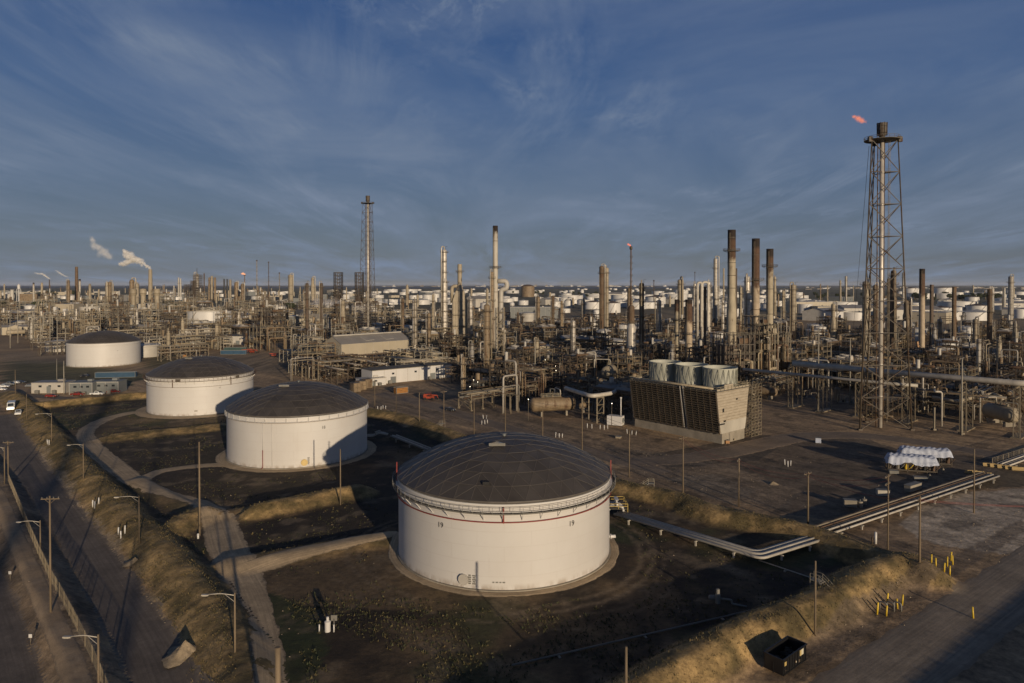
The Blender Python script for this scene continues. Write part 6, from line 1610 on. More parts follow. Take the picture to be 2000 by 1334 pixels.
# ------------------------------------------------------------------ tank farms
FT=[]
def ftank(px,bs,tp,hw,roof='cone',dark=False,mat='white'):
    x,y=at(px,bs); s=(y*CP+45*SP)/FPX; R_=hw*s; y2=y+R_*.9; H=max(6,zat(y,tp)); key=('ft',roof,dark)
    t=inst(key,lambda:make_tank(20,14,roof,'white',True,n=40,roofm='darkcol' if dark else 'whitegrey')); t.location=(x*(y2/y),y2,0); t.scale=(R_/20,R_/20,H/14); t.rotation_euler=(0,0,RND.uniform(0,.8))
    for kk in ('label','category','group'):
        if kk in t: del t[kk]
    nm='dark-roofed white tank' if dark else {'cone':'white cone-roofed tank','dome':'white domed tank','float':'white open-topped tank'}[roof]
    auto(t,nm,nm+'s','storage tank','tanks of the distant tank farm')
for a in ((1158,604,590,17,'cone',1),(1197,611,592,15,'cone',1),(1178,622,607,7,'cone',0),(1165,622,606,6,'cone',0),(1110,601,588,8,'dome',0),(1085,601,590,10,'dome',0),(1104,611,603,10,'cone',0),(1022,596,587,10,'cone',0),
    (1245,594,578,17,'float',0),(1280,596,580,20,'cone',1),(1215,588,576,22,'float',0),(1168,582,574,30,'float',0),(1115,584,577,24,'float',0),(1320,590,574,22,'float',0),(1285,576,569,12,'cone',0),(1330,574,566,14,'cone',0),
    (950,604,592,12,'cone',0),(932,590,580,18,'float',0),(940,578,572,20,'float',0),(835,580,569,16,'float',0),(862,575,567,18,'float',0),(800,572,565,16,'float',0),(765,571,565,12,'float',0),(740,598,586,7,'dome',0),(705,606,596,10,'dome',0),(758,600,591,12,'cone',0),(835,592,576,10,'cone',0),(850,590,574,8,'cone',0),(1000,573,567,14,'float',0),(1050,572,567,10,'cone',0),
    (1778,574,563,12,'cone',1),(1788,573,563,11,'cone',0),(1840,573,562,17,'cone',1),(1845,584,573,14,'float',0),(1800,584,573,22,'float',0),(1572,612,594,14,'float',0),(1560,586,577,18,'float',0),(1590,602,588,20,'cone',0),(1640,607,590,32,'float',0),(1665,608,597,14,'cone',0),(1706,600,584,20,'cone',0),
    (1870,611,589,34,'float',0),(1838,618,601,20,'cone',1),(1908,614,597,20,'cone',1),(1796,618,605,19,'cone',0),(1785,602,592,16,'cone',0),(1965,606,598,24,'cone',0),(1992,622,604,12,'float',0),(1905,577,572,18,'cone',0),(1940,575,570,10,'cone',0),(1870,577,571,10,'cone',0),(1980,597,586,20,'cone',0),(1990,576,570,14,'cone',0),
    (150,585,578,9,'dome',0),(138,586,578,8,'dome',0),(126,584,579,7,'dome',0),(112,583,578,8,'cone',0),(104,580,576,7,'cone',0),(330,577,570,12,'cone',0),(352,578,572,10,'cone',0),(328,585,577,7,'dome',0),(345,586,580,12,'float',0),(495,577,571,10,'cone',0),(505,585,579,14,'float',0),(40,574,570,12,'cone',0),(60,573,569,10,'cone',0),
    (330,600,594,18,'float',0),(395,597,592,10,'float',0),(1420,600,590,16,'cone',0),(1500,606,594,14,'cone',0),(1520,598,588,14,'float',0),(1376,606,595,12,'cone',0),(1480,585,577,16,'float',0),(1430,582,575,14,'cone',0),(650,612,604,16,'cone',0),(620,600,592,14,'cone',0)): ftank(*a)
r_=random.Random(9)
for (xa,xb,ya,yb,n) in ((735,1130,566,600,60),(1090,1420,565,604,70),(1400,1560,568,620,26),(1560,2000,590,630,22),(560,760,570,586,16),(1750,2000,570,582,14),(0,560,569,580,26)):
    for _ in range(n):
        py=ya+(yb-ya)*r_.random()**1.3; x,y=at(0,py); hw=r_.uniform(9,20)*FPX/y*1.15; h=r_.uniform(11,15)*FPX/y
        ftank(r_.uniform(xa,xb),py,py-h,hw,r_.choice(('cone','float','float','cone')),r_.random()<.12)
for px,bs,hw,in ((742,606,8),(1000,602,5),(1600,604,7)):
    x,y=at(px,bs); s=y/FPX; t=inst('sphere',lambda:make_sphere(8)); t.location=(x,y,0); t.scale=(hw*s/8,)*3
    for kk in ('label','category','group'):
        if kk in t: del t[kk]
    auto(t,'white spherical gas tank on legs','white spherical gas tanks','sphere tank','spherical tanks')
# far distant clutter of the skyline: distant columns and stacks, distant halls, shore town
def far_column():
    t=empty('distant_tower'); mb=MB(); mb.lathe([(1,0),(1,18),(.8,18.6),(.8,19.4),(.3,20)],n=12); 
    for z in (6,11,16): mb.lathe([(1,z),(1.5,z),(1.5,z+.4),(1,z+.4)],n=12)
    mb.build('shell',M['beige'],t); return t
def far_column2():
    t=empty('distant_tower'); mb=MB(); mb.lathe([(1,0),(.7,20),(.6,20)],n=10); mb.lathe([(.8,16),(1.3,16),(1.3,16.4),(.7,16.4)],n=10); mb.build('shell',M['tan'],t); return t
for (xa,xb,ya,yb,n) in ((0,740,575,592,80),(60,560,568,576,24),(740,1560,590,612,12),(1560,2000,572,590,8)):
    for _ in range(n):
        px=r_.uniform(xa,xb); py=r_.uniform(ya,yb); x,y=at(px,py)
        if not clear(x,y,2): continue
        k=r_.choice((0,0,1)); t=inst(('fc',k),(far_column,far_column2)[k]); hh=r_.uniform(14,38) if r_.random()<.88 else r_.uniform(40,58); w_=r_.uniform(1.2,3.4); t.location=(x,y,0); t.scale=(w_,w_,hh/20)
        for kk in ('label','category','group'):
            if kk in t: del t[kk]
        auto(t,('pale distant column','tapering distant column')[k],('pale distant columns','tapering distant columns')[k],'column','distant columns')
for (xa,xb,ya,yb,n) in ((0,740,572,590,60),(740,1560,576,600,16),(1560,2000,590,630,18)):
    for _ in range(n):
        px=r_.uniform(xa,xb); py=r_.uniform(ya,yb); x,y=at(px,py); k=r_.randrange(3)
        t=inst(('fh',k),lambda:make_building(40,20,9,('whitegrey','shed','grey')[k],('gable','flat','flat')[k],3,1,2,name='distant_hall')); t.location=(x,y,0); q=r_.uniform(.8,1.8); t.scale=(q,q,q*r_.uniform(.7,1.3)); t.rotation_euler=(0,0,r_.choice((GA,GA-PI/2,0)))
        for kk in ('label','category','group'):
            if kk in t: del t[kk]
        auto(t,('white distant hall','tan distant hall','grey distant hall')[k],('white distant halls','tan distant halls','grey distant halls')[k],'building','distant halls')
def town(k):
    r=random.Random(k); t=empty('town_building'); mb=MB()
    mb.box(0,0,.5,1,1,1); mb.box(r.uniform(-.2,.2),0,1.1,.4,.5,.2); mb.build('wall',M[('white','whitegrey','tan')[k]],t); mb=MB()
    for i in range(5): mb.box(-.4+.2*i,-.505,.55,.08,.01,.7)
    mb.build('window',M['grey'],t); return t
for _ in range(130):
    px=r_.choice((r_.uniform(740,1420),r_.uniform(1560,2000),r_.uniform(760,1300))); y=r_.uniform(13500,17000) if px<1450 else r_.uniform(7000,12000); x=(px-1000)/FPX*y; k=r_.randrange(3)
    t=inst(('town',k),lambda:town(k)); w_=r_.uniform(30,110); t.location=(x,y,0); t.scale=(w_,w_*.6,r_.uniform(10,38)*r_.random()+8 if px<1450 else r_.uniform(5,14))
    for kk in ('label','category','group'):
        if kk in t: del t[kk]
    auto(t,('white town block on the shore','pale town block on the shore','brownish town block on the shore')[k],('white town blocks on the shore','pale town blocks on the shore','brownish town blocks on the shore')[k],'building','town on the far shore')
shm,snt,sb=newmat('far_shore_soil'); sb.inputs['Base Color'].default_value=(.07,.07,.06,1); sb.inputs['Roughness'].default_value=.95
mb=MB()
n=60; prof=[]
for i in range(n+1):
    x=-9000+19000*i/n; prof.append((x,13200+600*math.sin(i*.7),3.0)); 
vs=[(a,b,1.0) for a,b,c in prof]+[(a,b+300,5.0) for a,b,c in prof]+[(a,b+9000,6.0) for a,b,c in prof]; k=n+1
mb._add(vs,[(i,i+1,i+1+k,i+k) for i in range(n)]+[(i+k,i+1+k,i+1+2*k,i+2*k) for i in range(n)]); struct(mb.build('far_shore',shm))
# ------------------------------------------------------------------ trees
def foliage(nm,a,b_):
    m,nt_,b=newmat(nm); c=mixc(nt_,ramp(nt_,noise(nt_,coords(nt_,(1,1,1)),.6,4),.35,.65),a,b_); nt_.links.new(c,b.inputs['Base Color']); b.inputs['Roughness'].default_value=.85; return m
FO=foliage('dark_live_oak_leaves',(.022,.03,.012),(.06,.072,.028))
def tree(seed):
    r=random.Random(seed); t=empty('broadleaf_tree'); mb=MB(); mb.path([(0,0,0),(.2,.1,2.4),(.1,.3,4)],.3,8,radii=[.38,.28,.16])
    L=[]
    for k in range(6):
        a=k*1.05+r.random(); q=(1.6*math.cos(a)+.1,1.6*math.sin(a)+.2,r.uniform(3.6,5.4)); mb.tube((.15,.1,2.2+k*.2),q,.14,6,.05); L.append(q)
    mb.build('trunk',M['wood'],t); mb=MB(); L+=[(r.uniform(-1.6,1.6),r.uniform(-1.6,1.6),r.uniform(4.2,6.8)) for _ in range(9)]
    for c in L:
        R_=r.uniform(1.0,1.7)
        for _ in range(90):
            d=np.array([r.gauss(0,1) for _ in range(3)]); d/=np.linalg.norm(d); p=np.array(c)+d*R_*r.uniform(.55,1.05)*np.array((1,1,.75)); s=r.uniform(.18,.42)
            a1=np.array([r.gauss(0,1) for _ in range(3)]); a1/=np.linalg.norm(a1); a2=np.cross(a1,d+.01); a2/=np.linalg.norm(a2)+1e-6
            mb._add([tuple(p+a1*s),tuple(p+a2*s*.7),tuple(p-a1*s),tuple(p-a2*s*.7)],[(0,1,2,3)])
    mb.build('crown',FO,t); return t
for (xa,xb,ya,yb,n,sc) in ((60,92,602,612,16,2.2),(0,16,602,610,7,2.2),(320,352,606,612,14,2.2),(548,572,606,610,6,2.0),(205,215,590,594,3,2.0),(1780,1960,582,590,34,2.6),(40,160,574,580,20,2.4),(1000,1200,574,582,14,2.4),(1500,1700,578,586,14,2.4)):
    for _ in range(n):
        px=r_.uniform(xa,xb); py=r_.uniform(ya,yb); x,y=at(px,py); t=inst(('tree',r_.randrange(3)),lambda:tree(r_.randrange(99))); q=sc*r_.uniform(.8,1.25); t.location=(x,y,0); t.scale=(q*1.2,q*1.2,q); t.rotation_euler=(0,0,r_.uniform(0,6))
        for kk in ('label','category','group'):
            if kk in t: del t[kk]
        auto(t,'dark bushy evergreen tree','dark bushy evergreen trees','tree','trees between the plant and tank farm')
# ------------------------------------------------------------------ poles, wires, lamps
def pole_at(px,base,top,label,arms=1,lamp=0,rz=0.0,mat='wood',r_=.17,zb=None,grp=None,name='utility_pole'):
    z=0
    for _ in range(4):
        x,y=at(px,base,z); z=gz(x,y)
    H=zat(y,top)-z; t=make_pole(H,arms,lamp,r_,name,mat); t.location=(x,y,z-.1); t.rotation_euler=(0,0,rz); tag(t,label,'street lamp' if lamp else 'utility pole',grp); return (x,y,z+H,t)
PL={}
for k,a in {
 'a':(732,797,742,'wooden pole at the yard edge right of the white annex',1,0),
 'b':(774,808,766,'short wooden pole on the bank above the tank marked 18',0,0),
 'c':(819,822,766,'pole on the bank between the marked tanks, left of the red loader',0,0),
 'd':(867,832,762,'wooden pole right of the red loader on the bank',1,0),
 'e':(926,852,779,'wooden pole by the white posts in the upper yard',1,0),
 'f':(987,850,765,'wooden pole with crossarm below the horizontal drum',1,0),
 'g':(1060,868,800,'thin pole just above the dome of the tank marked 19',0,0),
 'h':(1137,886,792,'wooden pole above the right side of the nearest dome',1,0),
 'i':(1229,932,840,'pale wooden pole standing right of the nearest dome',0,0),
 'j':(1334,962,851,'dark wooden pole in front of the cooling tower',1,0),
 'k':(1443,990,894,'stout wooden pole on the bank right of the dark one',1,0),
 'l':(1578,1028,920,'wooden pole beside the pipeline gap in the bank',1,0),
 'm':(1796,1099,968,'wooden pole at the bank corner by the yellow posts',1,0),
 'n':(1902,1002,876,'dark pole right of the pipeline by the crushed stone pad',0,0),
 'o':(1592,1228,1094,'dark pole in front of the bank beside the steps',0,0),
 'p':(665,986,876,'pale pole between the tanks marked 18 and 19',0,0),
 'q':(390,1046,862,'tall pale pole on the gravel track left of the tanks',0,0)}.items():
    PL[k]=pole_at(a[0],a[1],a[2],a[3],a[4],a[5],RND.uniform(.5,1.1),r_=.2 if k in 'klmq' else .17)
PL['r']=pole_at(1734,1076,925,'wooden pole with braced crossarms beside the pipeline',2,0,.75)
x,y=12.3,73.1; t=make_pole(11,0,0,.2); t.location=(x,y,0); t.rotation_euler=(0,0,.6); tag(t,'wooden pole cut off by the bottom picture edge','utility pole')
x,y=20.2,72.5
for k,(a) in {'s':(52,818,768,'slim pole behind the parked white truck at the left'),'t':(30,770,722,'slim pole beside the parked cars at far left'),'u':(111,745,700,'grey pole beside the beige site office'),'v':(125,770,704,'thick grey post rising behind the site office')}.items(): pole_at(a[0],a[1],a[2],a[3],0,0,0,'steel_lt' if k in 'uv' else 'wood',.2 if k=='v' else .13)
LA=((101,862,806,26,'street lamp on the bank, highest in the row along the golden bank'),(163,934,866,25,'street lamp on the bank, second from the top of its row'),(272,1060,967,40,'street lamp on the bank crest beside the dark field, third of its row'),(459,1273,1156,52,'street lamp on the bank nearest the gravel track, lowest in its row'),
 (79,1082,1015,38,'street lamp inside the fence left of the asphalt road'),(9,945,872,14,'street lamp at the left picture edge near the fence'))
for px,bs,tp,arm,lb in LA:
    x,y=at(px,bs,1.2); L_=arm*y/FPX; pole_at(px,bs,tp,lb,0,L_,0,'wood',.14,grp='street lamps along the left road',name='street_lamp')
x,y=at(193,1400); pole_at(193,1400,1237,'street lamp with curved arm at the bottom left',0,54*y/FPX,0,'wood',.15,grp='street lamps along the left road',name='street_lamp')
pole_at(99,1196,967,'tall wooden pole with crossarm beside the left fence',1,0,.1,r_=.16)
pole_at(16,930,860,'wooden pole at the far left behind the fence',1,0,.1,r_=.15)
def wire(name,a,b,sag,r_,mat,label,n=14):
    pts=[]
    for i in range(n+1):
        f=i/n; pts.append((a[0]+(b[0]-a[0])*f,a[1]+(b[1]-a[1])*f,a[2]+(b[2]-a[2])*f-4*sag*f*(1-f)))
    mb=MB(); mb.path(pts,r_,5); o=mb.build(name,mat); tag(o,label,'wire','overhead wires'); return o
M['wire_r']=PM('reddish_cable',(.2,.06,.05),.1,1,rough=.6); M['wire']=PM('dark_cable',(.03,.027,.025),.1,1,rough=.6)
seq=['a','d','e','f','h','j','k','l','r']; nm_={'a':'the pole by the annex','d':'pole right of the loader','e':'pole by the white posts','f':'the pole below the drum','h':'pole above the nearest dome','j':'dark pole before the cooling tower','k':'stout pole on the bank','l':'pole by the pipeline gap','r':'braced pole by the pipeline','m':'the bank corner pole'}
for a,b in zip(seq[:-1],seq[1:]):
    for d,wd in ((-.5,'upper'),(.5,'lower')):
        p=PL[a]; q=PL[b]; wire('overhead_wire',(p[0]+d*.7,p[1]+d*.7,p[2]-.4-(d>0)*.9),(q[0]+d*.7,q[1]+d*.7,q[2]-.4-(d>0)*.9),1.1+(d>0)*.4,.032,M['wire_r' if a in 'jkl' else 'wire'],'thin %s wire, %s to %s'%(wd,nm_[a],nm_[b]))
for d,wd in ((-.5,'upper'),(.5,'lower')):
    p=PL['l']; q=PL['m']; wire('overhead_wire',(p[0],p[1],p[2]-.5),(q[0]+d,q[1]+d,q[2]-.5-(d>0)*.6),1.4,.03,M['wire_r'],'reddish %s wire from pipeline gap pole to bank corner pole'%wd)
    q2=(148,125,PL['m'][2]-1); wire('overhead_wire',(q[0]+d,q[1]+d,q[2]-.5-(d>0)*.6),(q2[0],q2[1]+d,q2[2]),2.4,.032,M['wire_r'],'reddish %s wire running right from the bank corner pole'%wd)
# guy cable of the big flare
x,y,H=FLA; o=wire('guy_cable',(x-4.5,y,H-2),at(1660,700)+(0,),5,.07,M['wire'],'slack cable hanging down left of the big flare tower',20)
# ------------------------------------------------------------------ pipelines on sleepers
def pipeline(pts,offs,label,z=1.0,step=7,rk=None,group=None,mats=None,zs=None):
    t=empty('pipeline',(*pts[0],0)); X0,Y0=pts[0]; tag(t,label,'pipeline',group); P=[np.array(p) for p in pts]
    def offp(i,o):
        n=len(P)
        def nrm(a,b): d=b-a; d=d/np.linalg.norm(d); return np.array((-d[1],d[0]))
        if i==0: return P[0]+nrm(P[0],P[1])*o
        if i==n-1: return P[-1]+nrm(P[-2],P[-1])*o
        n1,n2=nrm(P[i-1],P[i]),nrm(P[i],P[i+1]); m=n1+n2; m/=np.linalg.norm(m); return P[i]+m*o/max(.4,float(m@n1))
    for k,(o,r_) in enumerate(offs):
        mb=MB(); pl=[]
        for i in range(len(P)): q=offp(i,o); pl.append((q[0]-X0,q[1]-Y0,z+r_))
        mb.path(pl,r_,10,bend=1.6); mb.build('pipe',(mats[k%len(mats)] if mats else M['pipe_w']),t)
    w_=max(abs(o)+r for o,r in offs)*2+.5; cc=sum(o for o,_ in offs)/len(offs)
    for a,b in zip(P[:-1],P[1:]):
        d=b-a; L=np.linalg.norm(d); d/=L; nn=np.array((-d[1],d[0])); k=max(1,int(L/step))
        for i in range(k):
            c=a+d*(L*(i+.5)/k)+nn*cc; mb=MB(); ang=math.atan2(nn[1],nn[0]); g_=gz(c[0],c[1])
            mb.box(c[0]-X0,c[1]-Y0,z-.12,w_,.25,.22,ang)
            for s in (-1,1): q=c+nn*s*w_*.42; mb.box(q[0]-X0,q[1]-Y0,(z+.0)/2-.1,.28,.28,z+.1,ang)
            mb.build('support',M['pipe_w'],t)
    return t
pl=[at(1208,1003,1),at(1482,1086,1),at(1592,1052,1)]
pipeline(pl,[(-1.5+.58*k,(.26,.2,.3,.22,.26,.18)[k]) for k in range(6)],'six pale pipes side by side running from the nearest tank to the bank')
pl=[at(1602,1040,1),at(1935,928,1)]
pipeline(pl,[(-1.9,.22),(-1.25,.16),(-.5,.25),(.3,.2),(1.0,.24),(1.8,.28)],'rusty and white pipe bundle running from the bank to the road crossing',mats=[M['pipe_w'],M['pipe_r'],M['pipe_w'],M['beige'],M['pipe_r'],M['beige']])
pipeline([at(1958,908,.6),at(2060,872,.6)],[(-1.5,.24),(-.6,.2),(.3,.26),(1.2,.22)],'short pale pipe bundle beyond the concrete barriers at the right edge',z=.5)
pipeline([at(768,852,1),at(850,884,1)],[(-.9,.22),(-.2,.26),(.5,.2),(1.2,.22)],'grey pipes running from behind tank 18 towards the nearest dome',mats=[M['pipe_g'],M['pipe_w']])
pipeline([at(1482,1094,.4),at(1590,1130,.4)],[(0,.09)],'single thin pipe continuing past the corner of the pale pipes',z=.3)
pipeline([at(1000,1300,.2),at(1480,1190,.2)],[(0,.12)],'thin dark pipe low in the shaded field before the bank',z=.15,mats=[M['pipe_g']],step=12)
# valve group on the right flank of tank 19
x,y=at(1218,1004); t=empty('valve_station',(x,y,0)); tag(t,'white valves and elbows with yellow railing on the right side of tank 19','valve station')
for k in range(4):
    mb=MB(); a=-4.2+k*1.0; mb.path([(-7,a*.6+1.5,1.3),(-3.2,a*.5+1,1.3),(-3.0,a*.5+1,2.4),(-.6,a*.6,2.4),(-.4,a*.6,1.2)],.26,10,bend=.7); mb.build('pipe',M['white'],t)
    mb=MB(); mb.lathe([(.05,2.4),(.35,2.5),(.35,3.1),(.1,3.2),(.1,3.7),(.45,3.72),(.45,3.8),(.05,3.82)],-1.8,a*.55+.4,10); mb.build('valve',M['white'],t)
mb=MB()
for q in ((-3.6,-3),(.4,-3),(.4,2),(-3.6,2)):
    mb.box(q[0],q[1],1.6,.1,.1,3.2)
rails(mb,-3.6,.4,-3,2,2.1,pw=.09); mb.build('railing',M['rail_y'],t); mb=MB(); mb.box(-1.6,-.5,2.06,4,5,.08); mb.build('deck',M['grate'],t)
x,y=at(742,856); t=empty('valve_station',(x,y,0)); tag(t,'grey pipes and valves on the shaded right side of tank 18','valve station')
for k in range(3):
    mb=MB(); mb.path([(-5,k-1,.9),(-2,k-1,.9),(-.5,k+.4,1.6),(2.5,k*.6-.5,1.3)],.24,10,bend=.8); mb.build('pipe',M['pipe_w'],t)
    mb=MB(); mb.lathe([(.05,1.2),(.3,1.3),(.3,1.9),(.1,2.0),(.4,2.3),(.05,2.35)],-1.2+k*.4,k-.6,10); mb.build('valve',M['pipe_w'],t)
# ------------------------------------------------------------------ steps over the banks
def stairs(px,base,z1,run,w_,rz,label,n=9):
    x,y=at(px,base); tx,ty=at(rz[0],rz[1],z1); run=math.hypot(tx-x,ty-y); rz=math.atan2(-(tx-x),ty-y); t=empty('access_stairs',(x,y,0.05),rz); tag(t,label,'stairs')
    mb=MB()
    for i in range(n): mb.box(0,run*(i+.5)/n,z1*(i+1)/n-.06,w_,run/n*.8,.1)
    mb.build('tread',M['concrete'],t); mb=MB()
    for s in (-1,1): mb.bar((s*w_/2,0,0),(s*w_/2,run,z1),.1,.2)
    mb.box(0,run+.7,z1,w_,1.4,.12); mb.build('stringer',M['pipe_g'],t); mb=MB()
    for s in (-1,1):
        for hh in (.55,1.05): mb.path([(s*w_/2,0,hh),(s*w_/2,run,z1+hh),(s*w_/2,run+1.4,z1+hh)],.035,5)
        for f in (0,.33,.66,1): mb.bar((s*w_/2,run*f,z1*f),(s*w_/2,run*f,z1*f+1.05),.06)
        mb.bar((s*w_/2,run+1.4,z1-1.5),(s*w_/2,run+1.4,z1+1.05),.06)
    mb.build('handrail',M['steel_lt'],t)
stairs(1655,1190,2.9,5.2,1.3,(1603,1136),'concrete steps with pipe handrails climbing the lower right bank')
stairs(1240,962,2.3,3.6,1.1,(1266,944),'small stairs with pale handrails over the bank right of the nearest dome')
stairs(846,846,2.3,3.6,1.1,(862,828),'small dark stairs over the bank behind the marked tanks')
# ------------------------------------------------------------------ posts
def posts(L,h,r_,mat,name,lab,cat,group):
    pr=None
    for px,py,lb in L:
        x,y=at(px,py)
        if pr is None: pr=make_post(h,r_,mat).build(name,M[mat]); o=pr
        else: o=pr.copy(); col.objects.link(o)
        o.location=(x,y,gz(x,y)-.05); o.rotation_euler=(rad(RND.uniform(-5,5)),rad(RND.uniform(-5,5)),0); o.scale=(1,1,RND.uniform(.9,1.1)); tag(o,lb,cat,group)
Y1='upper cluster of yellow posts by the corner pole'; Y2='lower cluster of yellow posts by the road'
posts([(1819,1124,'leftmost yellow post of the upper cluster by the corner pole'),(1828,1119,'second from left yellow post of the upper cluster'),(1844,1131,'nearest yellow post of the upper cluster'),(1855,1126,'yellow post right of the nearest one in the upper cluster'),(1850,1106,'middle back yellow post of the upper cluster'),(1857,1095,'farthest yellow post of the upper cluster'),(1861,1103,'rightmost back yellow post of the upper cluster'),
 (1713,1200,'leftmost yellow post of the lower cluster before the bank'),(1731,1203,'nearest yellow post of the lower cluster before the bank'),(1732,1182,'back left yellow post of the lower cluster'),(1753,1189,'right middle yellow post of the lower cluster'),(1762,1182,'rightmost yellow post of the lower cluster'),(1901,1208,'single yellow marker post beside the lower right road')],1.7,.13,'yellow','bollard','','bollard','yellow posts')
WP=[]
for g,lst in (('left of the upper yard near the poles',((941,829),(947,829),(952,827),(944,818),(950,819))),('beside the pole behind the nearest dome',((1085,854),(1092,855),(1098,855))),('in front of the white equipment cabin',((1147,836),(1156,837),(1172,838),(1180,839),(1187,838))),('right of the white equipment cabin',((1225,847),(1229,856),(1234,849),(1242,850))),('with red bases in the dark yard',((1533,908),(1539,912),(1544,910))),('beside the tank marked 18 yard pole',((738,801),(744,801),(748,798),(753,799))),
   ('on the left road shoulder, upper pair',((181,999),(185,1003),(193,998))),('on the left road shoulder, lower pair',((231,1054),(236,1061),(244,1056))),('by the top street lamp at left',((96,880),(93,878)))):
    ordn=('first','second','third','fourth','fifth')
    for i,(a,b) in enumerate(lst): WP.append((a,b,'%s white post from left %s'%(ordn[i],g)))
posts(WP,1.5,.13,'white','marker_post','','post','white marker posts')
posts([(1710,1062,'thick white post on the ground right of the bank near the pipeline')],2.1,.25,'white','marker_post','','post',None)
posts([(1704,1062,'short dark post beside the thick white post')],1.3,.15,'steel_dk','marker_post','','post',None)
posts([(387,1052,'short white post at the foot of the tall pale pole')],1.0,.2,'white','marker_post','','post',None)
# small hydrant group in the field bottom centre
x,y=at(640,1233); t=empty('hydrant_station',(x,y,0)); tag(t,'small white capped well with two white posts in the dark lower field','well head')
mb=MB(); mb.lathe([(.42,0),(.42,1.3),(.46,1.3),(.46,1.45),(.2,1.6),(.2,2.1),(.05,2.15)],n=14); mb.build('well_casing',M['white'],t)
mb=MB(); mb.box(.9,.1,1.9,.9,.1,.8); mb.box(.9,.1,.9,.1,.1,1.8); mb.build('sign_plate',M['pipe_g'],t)
for a in (-1.15,.95): mb=MB(); mb.tube((a,-.2,0),(a,-.2,1.1),.1,8); mb.build('guard_post',M['white'],t)
# pump gear in shaded field
x,y=at(1402,1178); t=empty('sump_pump',(x,y,0)); tag(t,'small grey pump with motor in the shaded field before the bank','pump'); mb=MB(); mb.lathe([(.4,0),(.4,1.4),(.3,1.5),(.3,2.2),(.05,2.3)],n=12); mb.build('motor',M['pipe_g'],t); mb=MB(); mb.path([(0,0,.8),(2,-.6,.8),(2,-.6,.2),(4,-1.6,.2)],.15,8,bend=.3); mb.drum((-1.2,.3,.8),(-.4,.3,.8),.35,10); mb.build('pipe',M['pipe_g'],t)
# pipe gear at lower yellow posts
x,y=at(1742,1192); t=empty('pipe_manifold',(x,y,0)); tag(t,'low grey valve manifold among the lower yellow posts','manifold')
for k in range(3): mb=MB(); mb.path([(-1.6+k*1.1,.5,0),(-1.6+k*1.1,.5,1.2),(-1.0+k*1.1,-.4,1.2),(-1.0+k*1.1,-.4,0)],.12,8,bend=.3); mb.build('pipe',M['pipe_g'],t)
# ------------------------------------------------------------------ open-top dumpster
x,y=at(1537,1305); ang=math.atan2(at(1583,1275)[1]-at(1517,1322)[1],at(1583,1275)[0]-at(1517,1322)[0]); t=empty('dumpster',(x,y+.5,.12),ang); tag(t,'black open-topped roll-off dumpster with cream stickers on the lower right verge','dumpster')
L,W_,h=6.0,2.5,2.0; mb=MB(); th=.09
mb.box(0,-W_/2,h/2+.25,L,th,h); mb.box(0,W_/2,h/2+.25,L,th,h); mb.box(-L/2,0,h/2+.25,th,W_-th-.004,h); mb.box(L/2,0,h/2+.25,th,W_-th-.004,h); mb.box(0,0,.3,L-.2,W_-.2,.1)
mb.build('hopper',M['black'],t); mb=MB()
for yy in (-W_/2-.07,W_/2+.07):
    for k in range(9): mb.box(-L/2+.25+k*(L-.5)/8,yy,h/2+.2,.14,.1,h-.1)
    mb.box(0,yy,h+.27,L+.2,.16,.14); mb.box(0,yy,.3,L,.12,.16)
for xx in (-L/2-.07,L/2+.07): mb.box(xx,0,h+.27,.16,W_+.1,.14); mb.box(xx,0,.9,.1,.14,1.5)
mb.build('rib',M['black'],t); mb=MB()
for a in (-2.4,2.4):
    for b in (-1,1): mb.path([(a-.08,b*.95,.02),(a+.08,b*.95,.02)],.16,10)
mb.build('ground_roller',M['steel_dk'],t)
mb=MB(); mb.box(1.55,-W_/2-.15,1.75,.95,.02,.75); o=mb.build('sticker',M['sticker'],t); mb=MB(); mb.box(1.28,-W_/2-.165,1.75,.38,.015,.7); mb.build('sticker_stripe',M['stickery'],o)
mb=MB(); mb.box(.1,-W_/2-.16,1.0,.2,.02,.2); mb.build('sticker',M['sticker'],t); mb=MB(); mb.box(-2.6,-W_/2-.16,1.7,.5,.02,.5); mb.build('sticker',M['stickery'],t)
mb=MB(); rr=random.Random(4)
for _ in range(40): mb.box(rr.uniform(-2.6,2.6),rr.uniform(-1,1),rr.uniform(.6,1.2),rr.uniform(.2,1.2),rr.uniform(.1,.5),rr.uniform(.1,.5),rr.uniform(0,3))
o=mb.build('scrap_load',M['steel_dk'],t)
